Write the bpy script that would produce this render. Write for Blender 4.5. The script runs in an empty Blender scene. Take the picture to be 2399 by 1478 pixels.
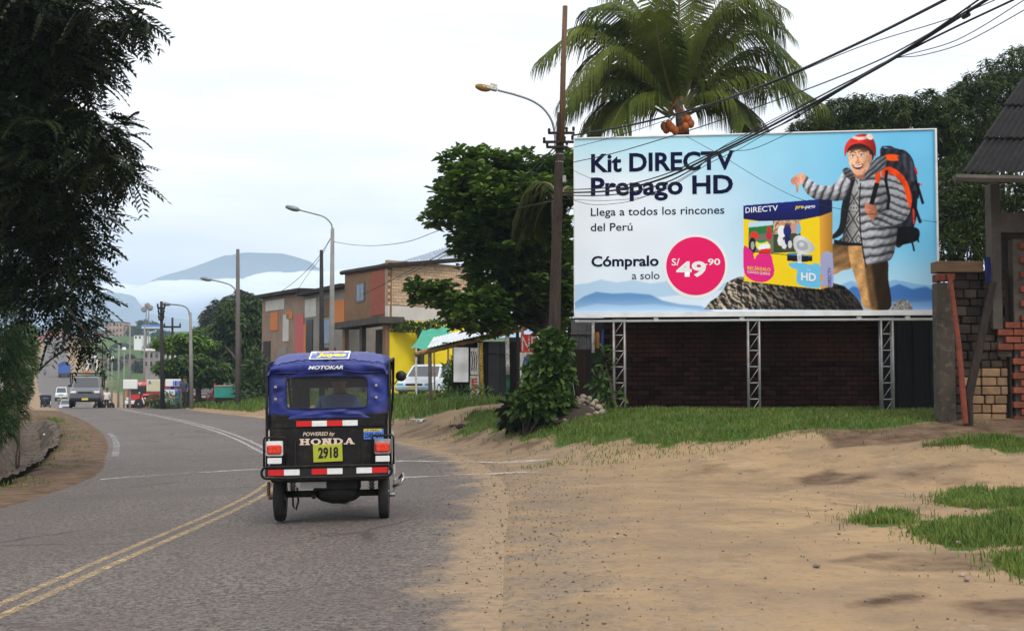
import bpy, math, random
import numpy as np
from mathutils import Vector, Matrix, Euler

random.seed(11)
RNG = np.random.default_rng(11)
SC = bpy.context.scene
COL = SC.collection
R = math.radians

# ------------------------------------------------------------------ camera
FPX, CXP, CYP, CAMZ = 3000.0, 1199.5, 739.0, 1.45      # focal length and centre in photo pixels
PITCH = math.atan(157.0 / 3000.0)
cam_d = bpy.data.cameras.new("camera")
cam_d.sensor_fit = 'HORIZONTAL'
cam_d.sensor_width = 36.0
cam_d.lens = 36.0 * FPX / 2399.0
cam_d.clip_start = 0.1
cam_d.clip_end = 40000.0
cam = bpy.data.objects.new("camera", cam_d)
COL.objects.link(cam)
cam.location = (0, 0, CAMZ)
cam.rotation_euler = (R(90) + PITCH, 0, 0)
SC.camera = cam

# ------------------------------------------------------------------ sky
SUN_EL, SUN_AZ = R(50), R(155)      # azimuth measured clockwise from +Y
world = bpy.data.worlds.new("World")
SC.world = world
world.use_nodes = True
wn, wl = world.node_tree.nodes, world.node_tree.links
wn.clear()
w_out = wn.new('ShaderNodeOutputWorld')
w_bg = wn.new('ShaderNodeBackground')
w_bg.inputs['Strength'].default_value = 0.1
w_sky = wn.new('ShaderNodeTexSky')
w_sky.sky_type = 'NISHITA'
w_sky.sun_disc = False
w_sky.sun_elevation = SUN_EL
w_sky.sun_rotation = SUN_AZ
w_tc = wn.new('ShaderNodeTexCoord')
w_sep = wn.new('ShaderNodeSeparateXYZ')
wl.new(w_tc.outputs['Generated'], w_sep.inputs[0])
w_ramp = wn.new('ShaderNodeValToRGB')           # overcast deck: brighter towards the zenith
cr = w_ramp.color_ramp
cr.elements[0].position = 0.0
cr.elements[0].color = (11.2, 11.0, 11.2, 1)
cr.elements[1].position = 1.0
cr.elements[1].color = (15.8, 15.6, 15.4, 1)
for p_, c_ in ((0.05, (11.4, 11.1, 11.2, 1)), (0.10, (11.6, 11.3, 11.3, 1)), (0.22, (12.2, 11.9, 11.8, 1))):
    e_ = cr.elements.new(p_)
    e_.color = c_
wl.new(w_sep.outputs['Z'], w_ramp.inputs[0])
w_map = wn.new('ShaderNodeMapping')
w_map.inputs['Scale'].default_value = (2.0, 2.0, 11.0)
wl.new(w_tc.outputs['Generated'], w_map.inputs['Vector'])
w_noi = wn.new('ShaderNodeTexNoise')
w_noi.inputs['Scale'].default_value = 1.9
w_noi.inputs['Detail'].default_value = 5.0
w_noi.inputs['Roughness'].default_value = 0.55
wl.new(w_map.outputs[0], w_noi.inputs['Vector'])
w_nr = wn.new('ShaderNodeMapRange')
w_nr.inputs['From Min'].default_value = 0.42
w_nr.inputs['From Max'].default_value = 0.72
w_nr.inputs['To Min'].default_value = 0.0
w_nr.inputs['To Max'].default_value = 1.0
wl.new(w_noi.outputs['Fac'], w_nr.inputs['Value'])
w_thin = wn.new('ShaderNodeMix')                # thinner cloud lets a pale blue through
w_thin.data_type = 'RGBA'
w_thin.blend_type = 'MULTIPLY'
w_thin.inputs[7].default_value = (0.76, 0.80, 0.85, 1)
wl.new(w_nr.outputs[0], w_thin.inputs[0])
wl.new(w_ramp.outputs['Color'], w_thin.inputs[6])
w_mix = wn.new('ShaderNodeMix')
w_mix.data_type = 'RGBA'
w_mix.inputs[0].default_value = 0.97
wl.new(w_sky.outputs['Color'], w_mix.inputs[6])
wl.new(w_thin.outputs[2], w_mix.inputs[7])
wl.new(w_mix.outputs[2], w_bg.inputs['Color'])
wl.new(w_bg.outputs[0], w_out.inputs['Surface'])

# ------------------------------------------------------------------ sun behind thin cloud
sun_d = bpy.data.lights.new("sun", 'SUN')
sun_d.energy = 1.5
sun_d.angle = R(14)
sun_d.color = (1.0, 0.95, 0.86)
sun = bpy.data.objects.new("sun", sun_d)
COL.objects.link(sun)
sun_dir = Vector((math.sin(SUN_AZ) * math.cos(SUN_EL), math.cos(SUN_AZ) * math.cos(SUN_EL), math.sin(SUN_EL)))
sun.rotation_euler = sun_dir.to_track_quat('Z', 'Y').to_euler()
sun.location = (10, -20, 40)

# ------------------------------------------------------------------ exposure and sampling
SC.view_settings.view_transform = 'Standard'
SC.view_settings.look = 'None'
SC.view_settings.exposure = 0.3
SC.view_settings.gamma = 1.0
SC.view_settings.use_curve_mapping = False
SC.render.engine = 'CYCLES'
SC.cycles.max_bounces = 6
SC.cycles.diffuse_bounces = 3
SC.cycles.glossy_bounces = 3
SC.cycles.transmission_bounces = 4
SC.cycles.transparent_max_bounces = 12
SC.cycles.volume_bounces = 4
SC.cycles.use_denoising = True
SC.cycles.caustics_reflective = False
SC.cycles.caustics_refractive = False
SC.cycles.sample_clamp_indirect = 6.0


# ------------------------------------------------------------------ places in the world
def ray(px, py):
    u, v = (px - CXP) / FPX, (CYP - py) / FPX
    c, s = math.cos(PITCH), math.sin(PITCH)
    return u, c - v * s, s + v * c


def W(px, py, D):
    """world point at depth D (metres along +Y) seen in the photo at (px, py)"""
    x, y, z = ray(px, py)
    k = D / y
    return Vector((x * k, D, CAMZ + z * k))


def sstep(a, b, x):
    t = np.clip((np.asarray(x, float) - a) / (b - a), 0, 1)
    return t * t * (3 - 2 * t)


def hermite(xs, ys):
    xs, ys = np.array(xs, float), np.array(ys, float)
    m = np.gradient(ys, xs)

    def f(x):
        x = np.asarray(x, float)
        i = np.clip(np.searchsorted(xs, x) - 1, 0, len(xs) - 2)
        h = xs[i + 1] - xs[i]
        t = np.clip((x - xs[i]) / h, -0.5, 1.5)
        t2, t3 = t * t, t * t * t
        return ((2 * t3 - 3 * t2 + 1) * ys[i] + (t3 - 2 * t2 + t) * h * m[i]
                + (-2 * t3 + 3 * t2) * ys[i + 1] + (t3 - t2) * h * m[i + 1])
    return f


road_x = hermite([-30, -10, 0, 10, 17, 22, 29, 39, 54, 68, 90, 110, 150, 200, 278, 415, 600, 900],
                 [-3.3, -3.3, -3.3, -3.3, -3.35, -3.9, -5.8, -9.0, -14.7, -20.6, -29.2, -37, -51.5, -70, -99.5, -148, -214, -320])
base_z = hermite([-60, -30, 0, 30, 60, 74, 85, 100, 125, 160, 200, 278, 350, 415, 480, 550, 650, 1000, 1800, 2600],
                 [0, 0, 0, 0, 0, 0, -.32, -1.0, -1.65, -1.75, -0.85, 2.5, 7.2, 12.3, 17, 20.5, 22, 20, 3, 0])
HW = 3.35


def road_slope(D):
    return (road_x(D + 0.5) - road_x(D - 0.5))


def lateral(X, D):
    return (X - road_x(D)) / np.sqrt(1 + road_slope(D) ** 2)


def road_z(X, D):
    tilt = 0.038 * (1 - sstep(35, 68, D))
    return base_z(D) + tilt * np.clip(lateral(X, D), -4.6, 4.2)


BANK = np.array([(60, 6), (40, 10), (6, 18.4), (1.6, 21.1), (-0.7, 25.0), (-3, 35), (-7, 48), (-12, 64), (-19, 86)], float)


def bank_dist(X, D):
    X, D = np.asarray(X, float), np.asarray(D, float)
    best = np.full(np.broadcast(X, D).shape, 1e9)
    sign = np.ones_like(best)
    for (x0, y0), (x1, y1) in zip(BANK[:-1], BANK[1:]):
        dx, dy = x1 - x0, y1 - y0
        L2 = dx * dx + dy * dy
        t = np.clip(((X - x0) * dx + (D - y0) * dy) / L2, 0, 1)
        ex, ey = X - (x0 + t * dx), D - (y0 + t * dy)
        dd = np.hypot(ex, ey)
        s = np.where(ex * dy - ey * dx >= 0, -1.0, 1.0)
        s = np.where((dx * ey - dy * ex) < 0, 1.0, -1.0)
        upd = dd < best
        sign = np.where(upd, s, sign)
        best = np.where(upd, dd, best)
    return best * sign


def wob(X, D, s, k):
    return (np.sin(X * s + k) * np.cos(D * s * 1.17 + k * 2.1) + 0.6 * np.sin(X * s * 2.3 - D * s * 1.9 + k * 0.7)
            + 0.35 * np.sin(X * s * 4.7 + D * s * 4.1 + k * 1.9)) / 1.95


def H(X, D):
    """ground height"""
    X, D = np.asarray(X, float), np.asarray(D, float)
    d = lateral(X, D)
    z = road_z(X, D)
    fl = 1 - sstep(80, 125, D)
    r = 0.73 * sstep(-3.4, 2.6, bank_dist(X, D)) * sstep(HW + 0.1, HW + 2.2, d) * fl
    z = z + r
    z = z + np.where(d > HW + 0.3, 0.035 * wob(X, D, 0.9, 1.3) + 0.018 * wob(X, D, 2.7, 4.0), 0) * sstep(HW + .3, HW + 2, d)
    dl = -d - HW
    fd = sstep(-8, 2, D) * (1 - sstep(50, 60, D))
    z = z - 0.78 * fd * (sstep(1.15, 1.3, dl) - sstep(2.5, 2.75, dl))
    z = z + 1.15 * (1 - sstep(62, 95, D)) * sstep(2.5, 6.5, dl)
    z = z + 0.05 * wob(X, D, 0.7, 2.2) * sstep(0.3, 1.0, dl)
    pw = np.exp(-(((X - 4.72) / 0.75) ** 2 + ((D - 15.4) / 0.9) ** 2) ** 2)
    z = z * (1 - pw) + (0.10 + 0.03 * (((X - 4.72) / .5) ** 2 + ((D - 15.4) / .6) ** 2)) * pw
    z = z - 0.07 * sstep(HW + 0.05, HW - 0.45, np.abs(d))
    far = sstep(140, 420, D) * (1 - sstep(900, 1500, D))
    z = z + far * 3.5 * wob(X, D, 0.013, 0.4) * sstep(6, 60, np.abs(d))
    return z


def gz(x, y):
    return float(H(x, y))


def hit(px, py, d0=3.0, d1=900.0):
    """first point of the ground met by the line of sight"""
    x, y, z = ray(px, py)
    Ds = np.concatenate([np.arange(d0, 120, 0.05), np.arange(120, d1, 1.0)])
    hz = H(Ds * x / y, Ds)
    below = np.nonzero(CAMZ + Ds * z / y <= hz)[0]
    D = Ds[below[0]] if len(below) else d1
    return Vector((D * x / y, D, gz(D * x / y, D)))


# ------------------------------------------------------------------ naming and parenting
def tag(o, label=None, cat=None, group=None, kind=None):
    if label: o['label'] = label
    if cat: o['category'] = cat
    if group: o['group'] = group
    if kind: o['kind'] = kind
    return o


def empty(name, loc, label=None, cat=None, group=None, rz=0.0):
    o = bpy.data.objects.new(name, None)
    COL.objects.link(o)
    o.empty_display_size = 0.2
    o.location = loc
    o.rotation_euler = (0, 0, rz)
    return tag(o, label, cat, group)


def link(name, mesh, parent=None, loc=None, rot=None, scale=None):
    o = bpy.data.objects.new(name, mesh)
    COL.objects.link(o)
    if parent is not None: o.parent = parent
    if loc is not None: o.location = loc
    if rot is not None: o.rotation_euler = rot
    if scale is not None: o.scale = scale
    return o


def copy_tree(o, parent=None):
    c = o.copy()
    COL.objects.link(c)
    if parent is not None:
        c.parent = parent
    for ch in o.children:
        copy_tree(ch, c)
    return c


# ------------------------------------------------------------------ mesh builder
class MB:
    def __init__(self):
        self.v, self.f, self.m, self.cur = [], [], [], 0
        self.xf = None

    def add(self, vs, fs):
        b = len(self.v)
        if self.xf is not None:
            vs = [self.xf @ Vector(p) for p in vs]
        self.v += [tuple(p) for p in vs]
        self.f += [tuple(b + i for i in f) for f in fs]
        self.m += [self.cur] * len(fs)
        return self

    def box(self, c, s, rot=None, taper=None):
        x, y, z = s[0] / 2, s[1] / 2, s[2] / 2
        t = taper or (1, 1)
        vs = [(-x, -y, -z), (x, -y, -z), (x, y, -z), (-x, y, -z),
              (-x * t[0], -y * t[1], z), (x * t[0], -y * t[1], z), (x * t[0], y * t[1], z), (-x * t[0], y * t[1], z)]
        M_ = Matrix.Translation(c) @ (rot.to_4x4() if rot is not None else Matrix.Identity(4))
        return self.add([M_ @ Vector(p) for p in vs],
                        [(3, 2, 1, 0), (4, 5, 6, 7), (0, 1, 5, 4), (1, 2, 6, 5), (2, 3, 7, 6), (3, 0, 4, 7)])

    def bevbox(self, c, s, b=0.02, rot=None):
        """box with chamfered edges (24 verts)"""
        hx, hy, hz = s[0] / 2, s[1] / 2, s[2] / 2
        b = min(b, hx * .95, hy * .95, hz * .95)
        vs, idx = [], {}
        for sx in (-1, 1):
            for sy in (-1, 1):
                for sz in (-1, 1):
                    for k in range(3):
                        p = [sx * (hx - b), sy * (hy - b), sz * (hz - b)]
                        p[k] += (sx, sy, sz)[k] * b
                        idx[(sx, sy, sz, k)] = len(vs)
                        vs.append(tuple(p))
        fs = []
        for k in range(3):
            a, c2 = [(1, 2), (2, 0), (0, 1)][k]
            for s_ in (-1, 1):
                q = []
                for (u, w) in ((-1, -1), (1, -1), (1, 1), (-1, 1)):
                    t = [0, 0, 0]
                    t[k], t[a], t[c2] = s_, u, w
                    q.append(idx[(t[0], t[1], t[2], k)])
                fs.append(tuple(q if s_ > 0 else q[::-1]))
        for k in range(3):       # edges parallel to axis k
            a, c2 = [(1, 2), (2, 0), (0, 1)][k]
            for u in (-1, 1):
                for w in (-1, 1):
                    t0, t1 = [0, 0, 0], [0, 0, 0]
                    t0[a], t0[c2], t0[k] = u, w, -1
                    t1[a], t1[c2], t1[k] = u, w, 1
                    q = [idx[(*t0, a)], idx[(*t1, a)], idx[(*t1, c2)], idx[(*t0, c2)]]
                    fs.append(tuple(q if u * w < 0 else q[::-1]))
        for sx in (-1, 1):
            for sy in (-1, 1):
                for sz in (-1, 1):
                    q = [idx[(sx, sy, sz, k)] for k in range(3)]
                    fs.append(tuple(q if sx * sy * sz > 0 else q[::-1]))
        M_ = Matrix.Translation(c) @ (rot.to_4x4() if rot is not None else Matrix.Identity(4))
        return self.add([M_ @ Vector(p) for p in vs], fs)

    def tube(self, pts, r, n=8, caps=True, flat=1.0):
        pts = [Vector(p) for p in pts]
        rs = r if isinstance(r, (list, tuple)) else [r] * len(pts)
        rings, prev = [], None
        for i, p in enumerate(pts):
            t = (pts[min(i + 1, len(pts) - 1)] - pts[max(i - 1, 0)])
            t = t.normalized() if t.length > 1e-9 else Vector((0, 0, 1))
            if prev is None:
                a = Vector((0, 0, 1)) if abs(t.z) < 0.9 else Vector((1, 0, 0))
                nrm = t.cross(a).normalized()
            else:
                nrm = (prev - t * prev.dot(t))
                nrm = nrm.normalized() if nrm.length > 1e-6 else t.orthogonal().normalized()
            prev = nrm
            bn = t.cross(nrm)
            rings.append([p + (nrm * math.cos(2 * math.pi * k / n) + bn * math.sin(2 * math.pi * k / n) * flat) * rs[i] for k in range(n)])
        vs = [q for rg in rings for q in rg]
        fs = []
        for i in range(len(rings) - 1):
            for k in range(n):
                a, b = i * n + k, i * n + (k + 1) % n
                fs.append((a, b, b + n, a + n))
        if caps:
            fs.append(tuple(range(n))[::-1])
            fs.append(tuple((len(rings) - 1) * n + k for k in range(n)))
        return self.add(vs, fs)

    def cyl(self, a, b, r, n=12, r2=None):
        return self.tube([a, b], [r, r if r2 is None else r2], n)

    def lathe(self, prof, c=(0, 0, 0), axis='z', n=16):
        vs, fs = [], []
        for (r_, h) in prof:
            for k in range(n):
                a = 2 * math.pi * k / n
                p = (r_ * math.cos(a), r_ * math.sin(a), h)
                if axis == 'x': p = (p[2], p[0], p[1])
                if axis == 'y': p = (p[1], p[2], p[0])
                vs.append((p[0] + c[0], p[1] + c[1], p[2] + c[2]))
        for i in range(len(prof) - 1):
            for k in range(n):
                a, b = i * n + k, i * n + (k + 1) % n
                fs.append((a, b, b + n, a + n))
        fs.append(tuple(range(n))[::-1])
        fs.append(tuple((len(prof) - 1) * n + k for k in range(n)))
        return self.add(vs, fs)

    def prism(self, poly, y0, y1):
        """poly in (x, z), extruded along y"""
        n = len(poly)
        vs = [(x, y0, z) for x, z in poly] + [(x, y1, z) for x, z in poly]
        fs = [tuple(range(n)), tuple(range(n, 2 * n))[::-1]]
        fs += [(i + n, (i + 1) % n + n, (i + 1) % n, i) for i in range(n)]
        return self.add(vs, fs)

    def prismx(self, poly, x0, x1):
        """poly in (y, z), extruded along x"""
        n = len(poly)
        vs = [(x0, y, z) for y, z in poly] + [(x1, y, z) for y, z in poly]
        fs = [tuple(range(n))[::-1], tuple(range(n, 2 * n))]
        fs += [(i, (i + 1) % n, (i + 1) % n + n, i + n) for i in range(n)]
        return self.add(vs, fs)

    def grid(self, fn, nu, nv):
        vs = [fn(i / nu, j / nv) for j in range(nv + 1) for i in range(nu + 1)]
        fs = [(j * (nu + 1) + i, j * (nu + 1) + i + 1, (j + 1) * (nu + 1) + i + 1, (j + 1) * (nu + 1) + i) for j in range(nv) for i in range(nu)]
        return self.add(vs, fs)

    def loft(self, rings, caps=True):
        n = len(rings[0])
        vs = [p for r_ in rings for p in r_]
        fs = []
        for i in range(len(rings) - 1):
            for k in range(n):
                a, b = i * n + k, i * n + (k + 1) % n
                fs.append((a, b, b + n, a + n))
        if caps:
            fs.append(tuple(range(n))[::-1])
            fs.append(tuple((len(rings) - 1) * n + k for k in range(n)))
        return self.add(vs, fs)

    def mesh(self, name, mats, smooth=False):
        me = bpy.data.meshes.new(name)
        me.from_pydata(self.v, [], self.f)
        for m_ in (mats if isinstance(mats, (list, tuple)) else [mats]):
            me.materials.append(m_)
        if any(self.m):
            me.polygons.foreach_set('material_index', self.m)
        if smooth:
            me.polygons.foreach_set('use_smooth', [True] * len(me.polygons))
        me.update()
        return me

    def build(self, name, mats, parent=None, smooth=False, loc=None, rot=None):
        return link(name, self.mesh(name, mats, smooth), parent, loc, rot)


def np_mesh(name, verts, faces, mat, smooth=False):
    """faces: (N,k) array, all of one size"""
    verts, faces = np.asarray(verts, np.float32), np.asarray(faces, np.int32)
    me = bpy.data.meshes.new(name)
    k = faces.shape[1]
    me.vertices.add(len(verts))
    me.vertices.foreach_set('co', verts.ravel())
    me.loops.add(faces.size)
    me.loops.foreach_set('vertex_index', faces.ravel())
    me.polygons.add(len(faces))
    me.polygons.foreach_set('loop_start', np.arange(0, faces.size, k, dtype=np.int32))
    if smooth:
        me.polygons.foreach_set('use_smooth', np.ones(len(faces), bool))
    if mat is not None:
        me.materials.append(mat)
    me.update(calc_edges=True)
    me.validate()
    return me


def set_attr(me, name, rgb):
    a = me.color_attributes.new(name, 'FLOAT_COLOR', 'POINT')
    rgba = np.ones((len(rgb), 4), np.float32)
    rgba[:, :3] = rgb
    a.data.foreach_set('color', rgba.ravel())


# ------------------------------------------------------------------ materials
def lin(r_, g_, b_):
    f = lambda c: (c / 255 / 12.92) if c <= 10 else ((c / 255 + 0.055) / 1.055) ** 2.4
    return (f(r_), f(g_), f(b_))


def mat(name, c1, c2=None, scale=4.0, rough=0.8, metal=0.0, bump=0.0, bscale=None, rand=0.0, spec=0.3, coord='Object',
        c3=None, detail=4.0, stretch=None, dirt=None, lo=0.35, hi=0.68, emit=None, alpha=None, coat=0.0):
    m = bpy.data.materials.new(name)
    m.use_nodes = True
    nt = m.node_tree
    N, L = nt.nodes, nt.links
    b = N['Principled BSDF']
    b.inputs['Roughness'].default_value = rough
    b.inputs['Metallic'].default_value = metal
    b.inputs['Specular IOR Level'].default_value = spec
    if coat: b.inputs['Coat Weight'].default_value = coat
    tc = N.new('ShaderNodeTexCoord')
    vec = tc.outputs[coord]
    if stretch:
        mp = N.new('ShaderNodeMapping')
        mp.inputs['Scale'].default_value = stretch
        L.new(vec, mp.inputs[0])
        vec = mp.outputs[0]
    out = None
    rgb = N.new('ShaderNodeRGB')
    rgb.outputs[0].default_value = (*c1, 1)
    out = rgb.outputs[0]
    if c2 is not None:
        nz = N.new('ShaderNodeTexNoise')
        nz.inputs['Scale'].default_value = scale
        nz.inputs['Detail'].default_value = detail
        nz.inputs['Roughness'].default_value = 0.6
        L.new(vec, nz.inputs['Vector'])
        mr = N.new('ShaderNodeMapRange')
        mr.inputs['From Min'].default_value = lo
        mr.inputs['From Max'].default_value = hi
        L.new(nz.outputs['Fac'], mr.inputs['Value'])
        mx = N.new('ShaderNodeMix')
        mx.data_type = 'RGBA'
        mx.inputs[7].default_value = (*c2, 1)
        L.new(mr.outputs[0], mx.inputs[0])
        L.new(out, mx.inputs[6])
        out = mx.outputs[2]
    if c3 is not None:
        nz = N.new('ShaderNodeTexNoise')
        nz.inputs['Scale'].default_value = scale * 4.3
        nz.inputs['Detail'].default_value = 3
        L.new(vec, nz.inputs['Vector'])
        mr = N.new('ShaderNodeMapRange')
        mr.inputs['From Min'].default_value = 0.52
        mr.inputs['From Max'].default_value = 0.66
        L.new(nz.outputs['Fac'], mr.inputs['Value'])
        mx = N.new('ShaderNodeMix')
        mx.data_type = 'RGBA'
        mx.inputs[7].default_value = (*c3, 1)
        L.new(mr.outputs[0], mx.inputs[0])
        L.new(out, mx.inputs[6])
        out = mx.outputs[2]
    if rand:
        oi = N.new('ShaderNodeObjectInfo')
        hs = N.new('ShaderNodeHueSaturation')
        mr = N.new('ShaderNodeMapRange')
        mr.inputs['To Min'].default_value = 1 - rand
        mr.inputs['To Max'].default_value = 1 + rand
        L.new(oi.outputs['Random'], mr.inputs['Value'])
        L.new(mr.outputs[0], hs.inputs['Value'])
        L.new(out, hs.inputs['Color'])
        out = hs.outputs[0]
    L.new(out, b.inputs['Base Color'])
    if bump:
        nz = N.new('ShaderNodeTexNoise')
        nz.inputs['Scale'].default_value = bscale or scale * 5
        nz.inputs['Detail'].default_value = 5
        L.new(vec, nz.inputs['Vector'])
        bp = N.new('ShaderNodeBump')
        bp.inputs['Strength'].default_value = bump
        bp.inputs['Distance'].default_value = 0.02
        L.new(nz.outputs['Fac'], bp.inputs['Height'])
        L.new(bp.outputs[0], b.inputs['Normal'])
    if emit:
        b.inputs['Emission Color'].default_value = (*emit[0], 1)
        b.inputs['Emission Strength'].default_value = emit[1]
    if alpha is not None:
        b.inputs['Alpha'].default_value = alpha
    return m


def leaf_mat(name, c1, c2, scale=1.2, trans=0.25, rough=0.5, rand=0.0, spec=0.25):
    m = bpy.data.materials.new(name)
    m.use_nodes = True
    N, L = m.node_tree.nodes, m.node_tree.links
    b = N['Principled BSDF']
    o = N['Material Output']
    tc = N.new('ShaderNodeNewGeometry')
    nz = N.new('ShaderNodeTexNoise')
    nz.inputs['Scale'].default_value = scale
    nz.inputs['Detail'].default_value = 6
    nz.inputs['Roughness'].default_value = 0.75
    L.new(tc.outputs['Position'], nz.inputs['Vector'])
    mr = N.new('ShaderNodeMapRange')
    mr.inputs['From Min'].default_value = 0.34
    mr.inputs['From Max'].default_value = 0.66
    L.new(nz.outputs['Fac'], mr.inputs['Value'])
    mx = N.new('ShaderNodeMix')
    mx.data_type = 'RGBA'
    mx.inputs[6].default_value = (*c1, 1)
    mx.inputs[7].default_value = (*c2, 1)
    L.new(mr.outputs[0], mx.inputs[0])
    out = mx.outputs[2]
    if rand:
        oi = N.new('ShaderNodeObjectInfo')
        hs = N.new('ShaderNodeHueSaturation')
        mr2 = N.new('ShaderNodeMapRange')
        mr2.inputs['To Min'].default_value = 1 - rand
        mr2.inputs['To Max'].default_value = 1 + rand
        L.new(oi.outputs['Random'], mr2.inputs['Value'])
        L.new(mr2.outputs[0], hs.inputs['Value'])
        L.new(out, hs.inputs['Color'])
        out = hs.outputs[0]
    L.new(out, b.inputs['Base Color'])
    b.inputs['Roughness'].default_value = rough
    b.inputs['Specular IOR Level'].default_value = spec
    if trans:
        tr = N.new('ShaderNodeBsdfTranslucent')
        L.new(out, tr.inputs['Color'])
        ms = N.new('ShaderNodeMixShader')
        ms.inputs[0].default_value = trans
        L.new(b.outputs[0], ms.inputs[1])
        L.new(tr.outputs[0], ms.inputs[2])
        L.new(ms.outputs[0], o.inputs['Surface'])
    return m


# ------------------------------------------------------------------ lettering
def text_mesh(body, mat_, bold=0.0, shear=0.0, res=3):
    cu = bpy.data.curves.new("lettering", 'FONT')
    cu.body = body
    cu.size = 1.0
    cu.offset = bold
    cu.shear = shear
    cu.resolution_u = res
    tmp = bpy.data.objects.new("lettering_tmp", cu)
    COL.objects.link(tmp)
    dg = bpy.context.evaluated_depsgraph_get()
    me = bpy.data.meshes.new_from_object(tmp.evaluated_get(dg))
    bpy.data.objects.remove(tmp)
    bpy.data.curves.remove(cu)
    me.materials.clear()
    me.materials.append(mat_)
    return me


def text_fit(name, body, mat_, parent, origin, ux, uz, w, h, bold=0.0, shear=0.0, descent=False, full=False):
    """lettering whose ink spans w along ux and whose capitals are h high along uz; origin = left end of the baseline"""
    me = text_mesh(body, mat_, bold, shear)
    n = len(me.vertices)
    co = np.empty(n * 3, np.float32)
    me.vertices.foreach_get('co', co)
    co = co.reshape(-1, 3)
    x0, x1 = co[:, 0].min(), co[:, 0].max()
    cap = text_mesh('H', mat_, bold, 0)
    hc = np.empty(len(cap.vertices) * 3, np.float32)
    cap.vertices.foreach_get('co', hc)
    hc = hc.reshape(-1, 3)
    y0, y1 = hc[:, 1].min(), hc[:, 1].max()
    bpy.data.meshes.remove(cap)
    if full: y0, y1 = co[:, 1].min(), co[:, 1].max()
    u = (co[:, 0] - x0) / (x1 - x0) * w
    v = (co[:, 1] - y0) / (y1 - y0) * h
    ux, uz, og = np.array(ux), np.array(uz), np.array(origin)
    out = og[None] + u[:, None] * ux[None] + v[:, None] * uz[None]
    me.vertices.foreach_set('co', out.astype(np.float32).ravel())
    me.update()
    return link(name, me, parent)


def skin_mesh(name, verts, edges, radii, mat_, parent=None, sub=2, root=0):
    me = bpy.data.meshes.new(name)
    me.from_pydata(verts, edges, [])
    tmp = bpy.data.objects.new(name + "_tmp", me)
    COL.objects.link(tmp)
    sk = tmp.modifiers.new("skin", 'SKIN')
    sk.use_smooth_shade = True
    lay = me.skin_vertices[0] if me.skin_vertices else None
    if lay is None:
        bpy.context.view_layer.update()
        lay = me.skin_vertices[0]
    for i, r_ in enumerate(radii):
        lay.data[i].radius = (r_, r_) if not isinstance(r_, tuple) else r_
        lay.data[i].use_root = (i == root)
    sb = tmp.modifiers.new("sub", 'SUBSURF')
    sb.levels = sub
    dg = bpy.context.evaluated_depsgraph_get()
    out = bpy.data.meshes.new_from_object(tmp.evaluated_get(dg))
    bpy.data.objects.remove(tmp)
    out.materials.clear()
    for q in (mat_ if isinstance(mat_, (list, tuple)) else [mat_]):
        out.materials.append(q)
    out.polygons.foreach_set('use_smooth', [True] * len(out.polygons))
    return link(name, out, parent) if name else out

# ================================================================== GROUND, ROAD, FAR LAND
def poly_mask(X, Y, poly):
    inside = np.zeros(X.shape, bool)
    n = len(poly)
    for i in range(n):
        x0, y0 = poly[i]
        x1, y1 = poly[(i + 1) % n]
        c = ((y0 > Y) != (y1 > Y)) & (X < (x1 - x0) * (Y - y0) / (y1 - y0 + 1e-12) + x0)
        inside ^= c
    return inside


def axis_lines(dense, grow_lo, grow_hi):
    return np.unique(np.round(np.concatenate([grow_lo, dense, grow_hi]), 4))


def geom(a, b, step, g):
    out, x, s = [], a, step
    while abs(x - a) < abs(b - a):
        s *= g
        x = x + s if b > a else x - s
        out.append(x)
    return np.array(out)


gx = axis_lines(np.arange(-30, 16.01, 0.3), geom(-30, -1600, 0.3, 1.09), geom(16, 1800, 0.3, 1.1))
gy = axis_lines(np.arange(1, 62.01, 0.3), geom(1, -60, 0.3, 1.2), geom(62, 2500, 0.3, 1.045))
GX, GY = np.meshgrid(gx, gy)
GZ = H(GX, GY)
gd = lateral(GX, GY)

# where grass grows (footprints on the ground)
def ground_poly(pts):
    return [tuple(hit(px, py)[:2]) for px, py in pts]


verge_poly = ground_poly([(1150, 1006), (1200, 1015), (1250, 1026), (1330, 1034), (1400, 1041), (1500, 1037), (1600, 1040), (1700, 1036), (1780, 1026), (1880, 1012), (2000, 1004), (2200, 990)]) + [(8.9, 22.8), (8.9, 27.5), (1.0, 29.5), (-1.0, 31.0), (-1.2, 28.0)]
shed_poly = [(-0.8, 33.0), (-2.0, 33.5), (-3.5, 36.8), (-5.3, 43), (-8.6, 54), (-12.8, 67), (-15, 78), (-10, 82), (-6, 66), (-2, 60), (0.5, 46), (1.5, 38)]
corner_polys = [ground_poly([(2195, 1180), (2240, 1150), (2330, 1148), (2350, 1185), (2280, 1195)]),
                ground_poly([(2340, 1185), (2370, 1150), (2500, 1140), (2500, 1195)]),
                ground_poly([(2130, 1250), (2200, 1212), (2320, 1215), (2500, 1195), (2500, 1275), (2330, 1290), (2190, 1280)]),
                ground_poly([(2015, 1225), (2060, 1203), (2120, 1205), (2110, 1228)]),
                ground_poly([(2360, 1345), (2380, 1300), (2520, 1290), (2520, 1370)]),
                ground_poly([(2170, 1052), (2250, 1030), (2500, 1020), (2500, 1060)])]
left_polys = [ground_poly([(97, 1000), (120, 985), (133, 992), (112, 1003)]), ground_poly([(60, 1050), (95, 1030), (112, 1040), (72, 1062)]),
              ground_poly([(-60, 1108), (0, 1100), (58, 1090), (50, 1105), (0, 1118)])]
mask_g = np.zeros_like(GX)
for P_ in [verge_poly, shed_poly] + corner_polys + left_polys:
    mask_g = np.maximum(mask_g, poly_mask(GX + 0.22 * wob(GX, GY, 2.1, 3), GY + 0.35 * wob(GX, GY, 1.7, 1), P_))
dl = -gd - HW
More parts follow.
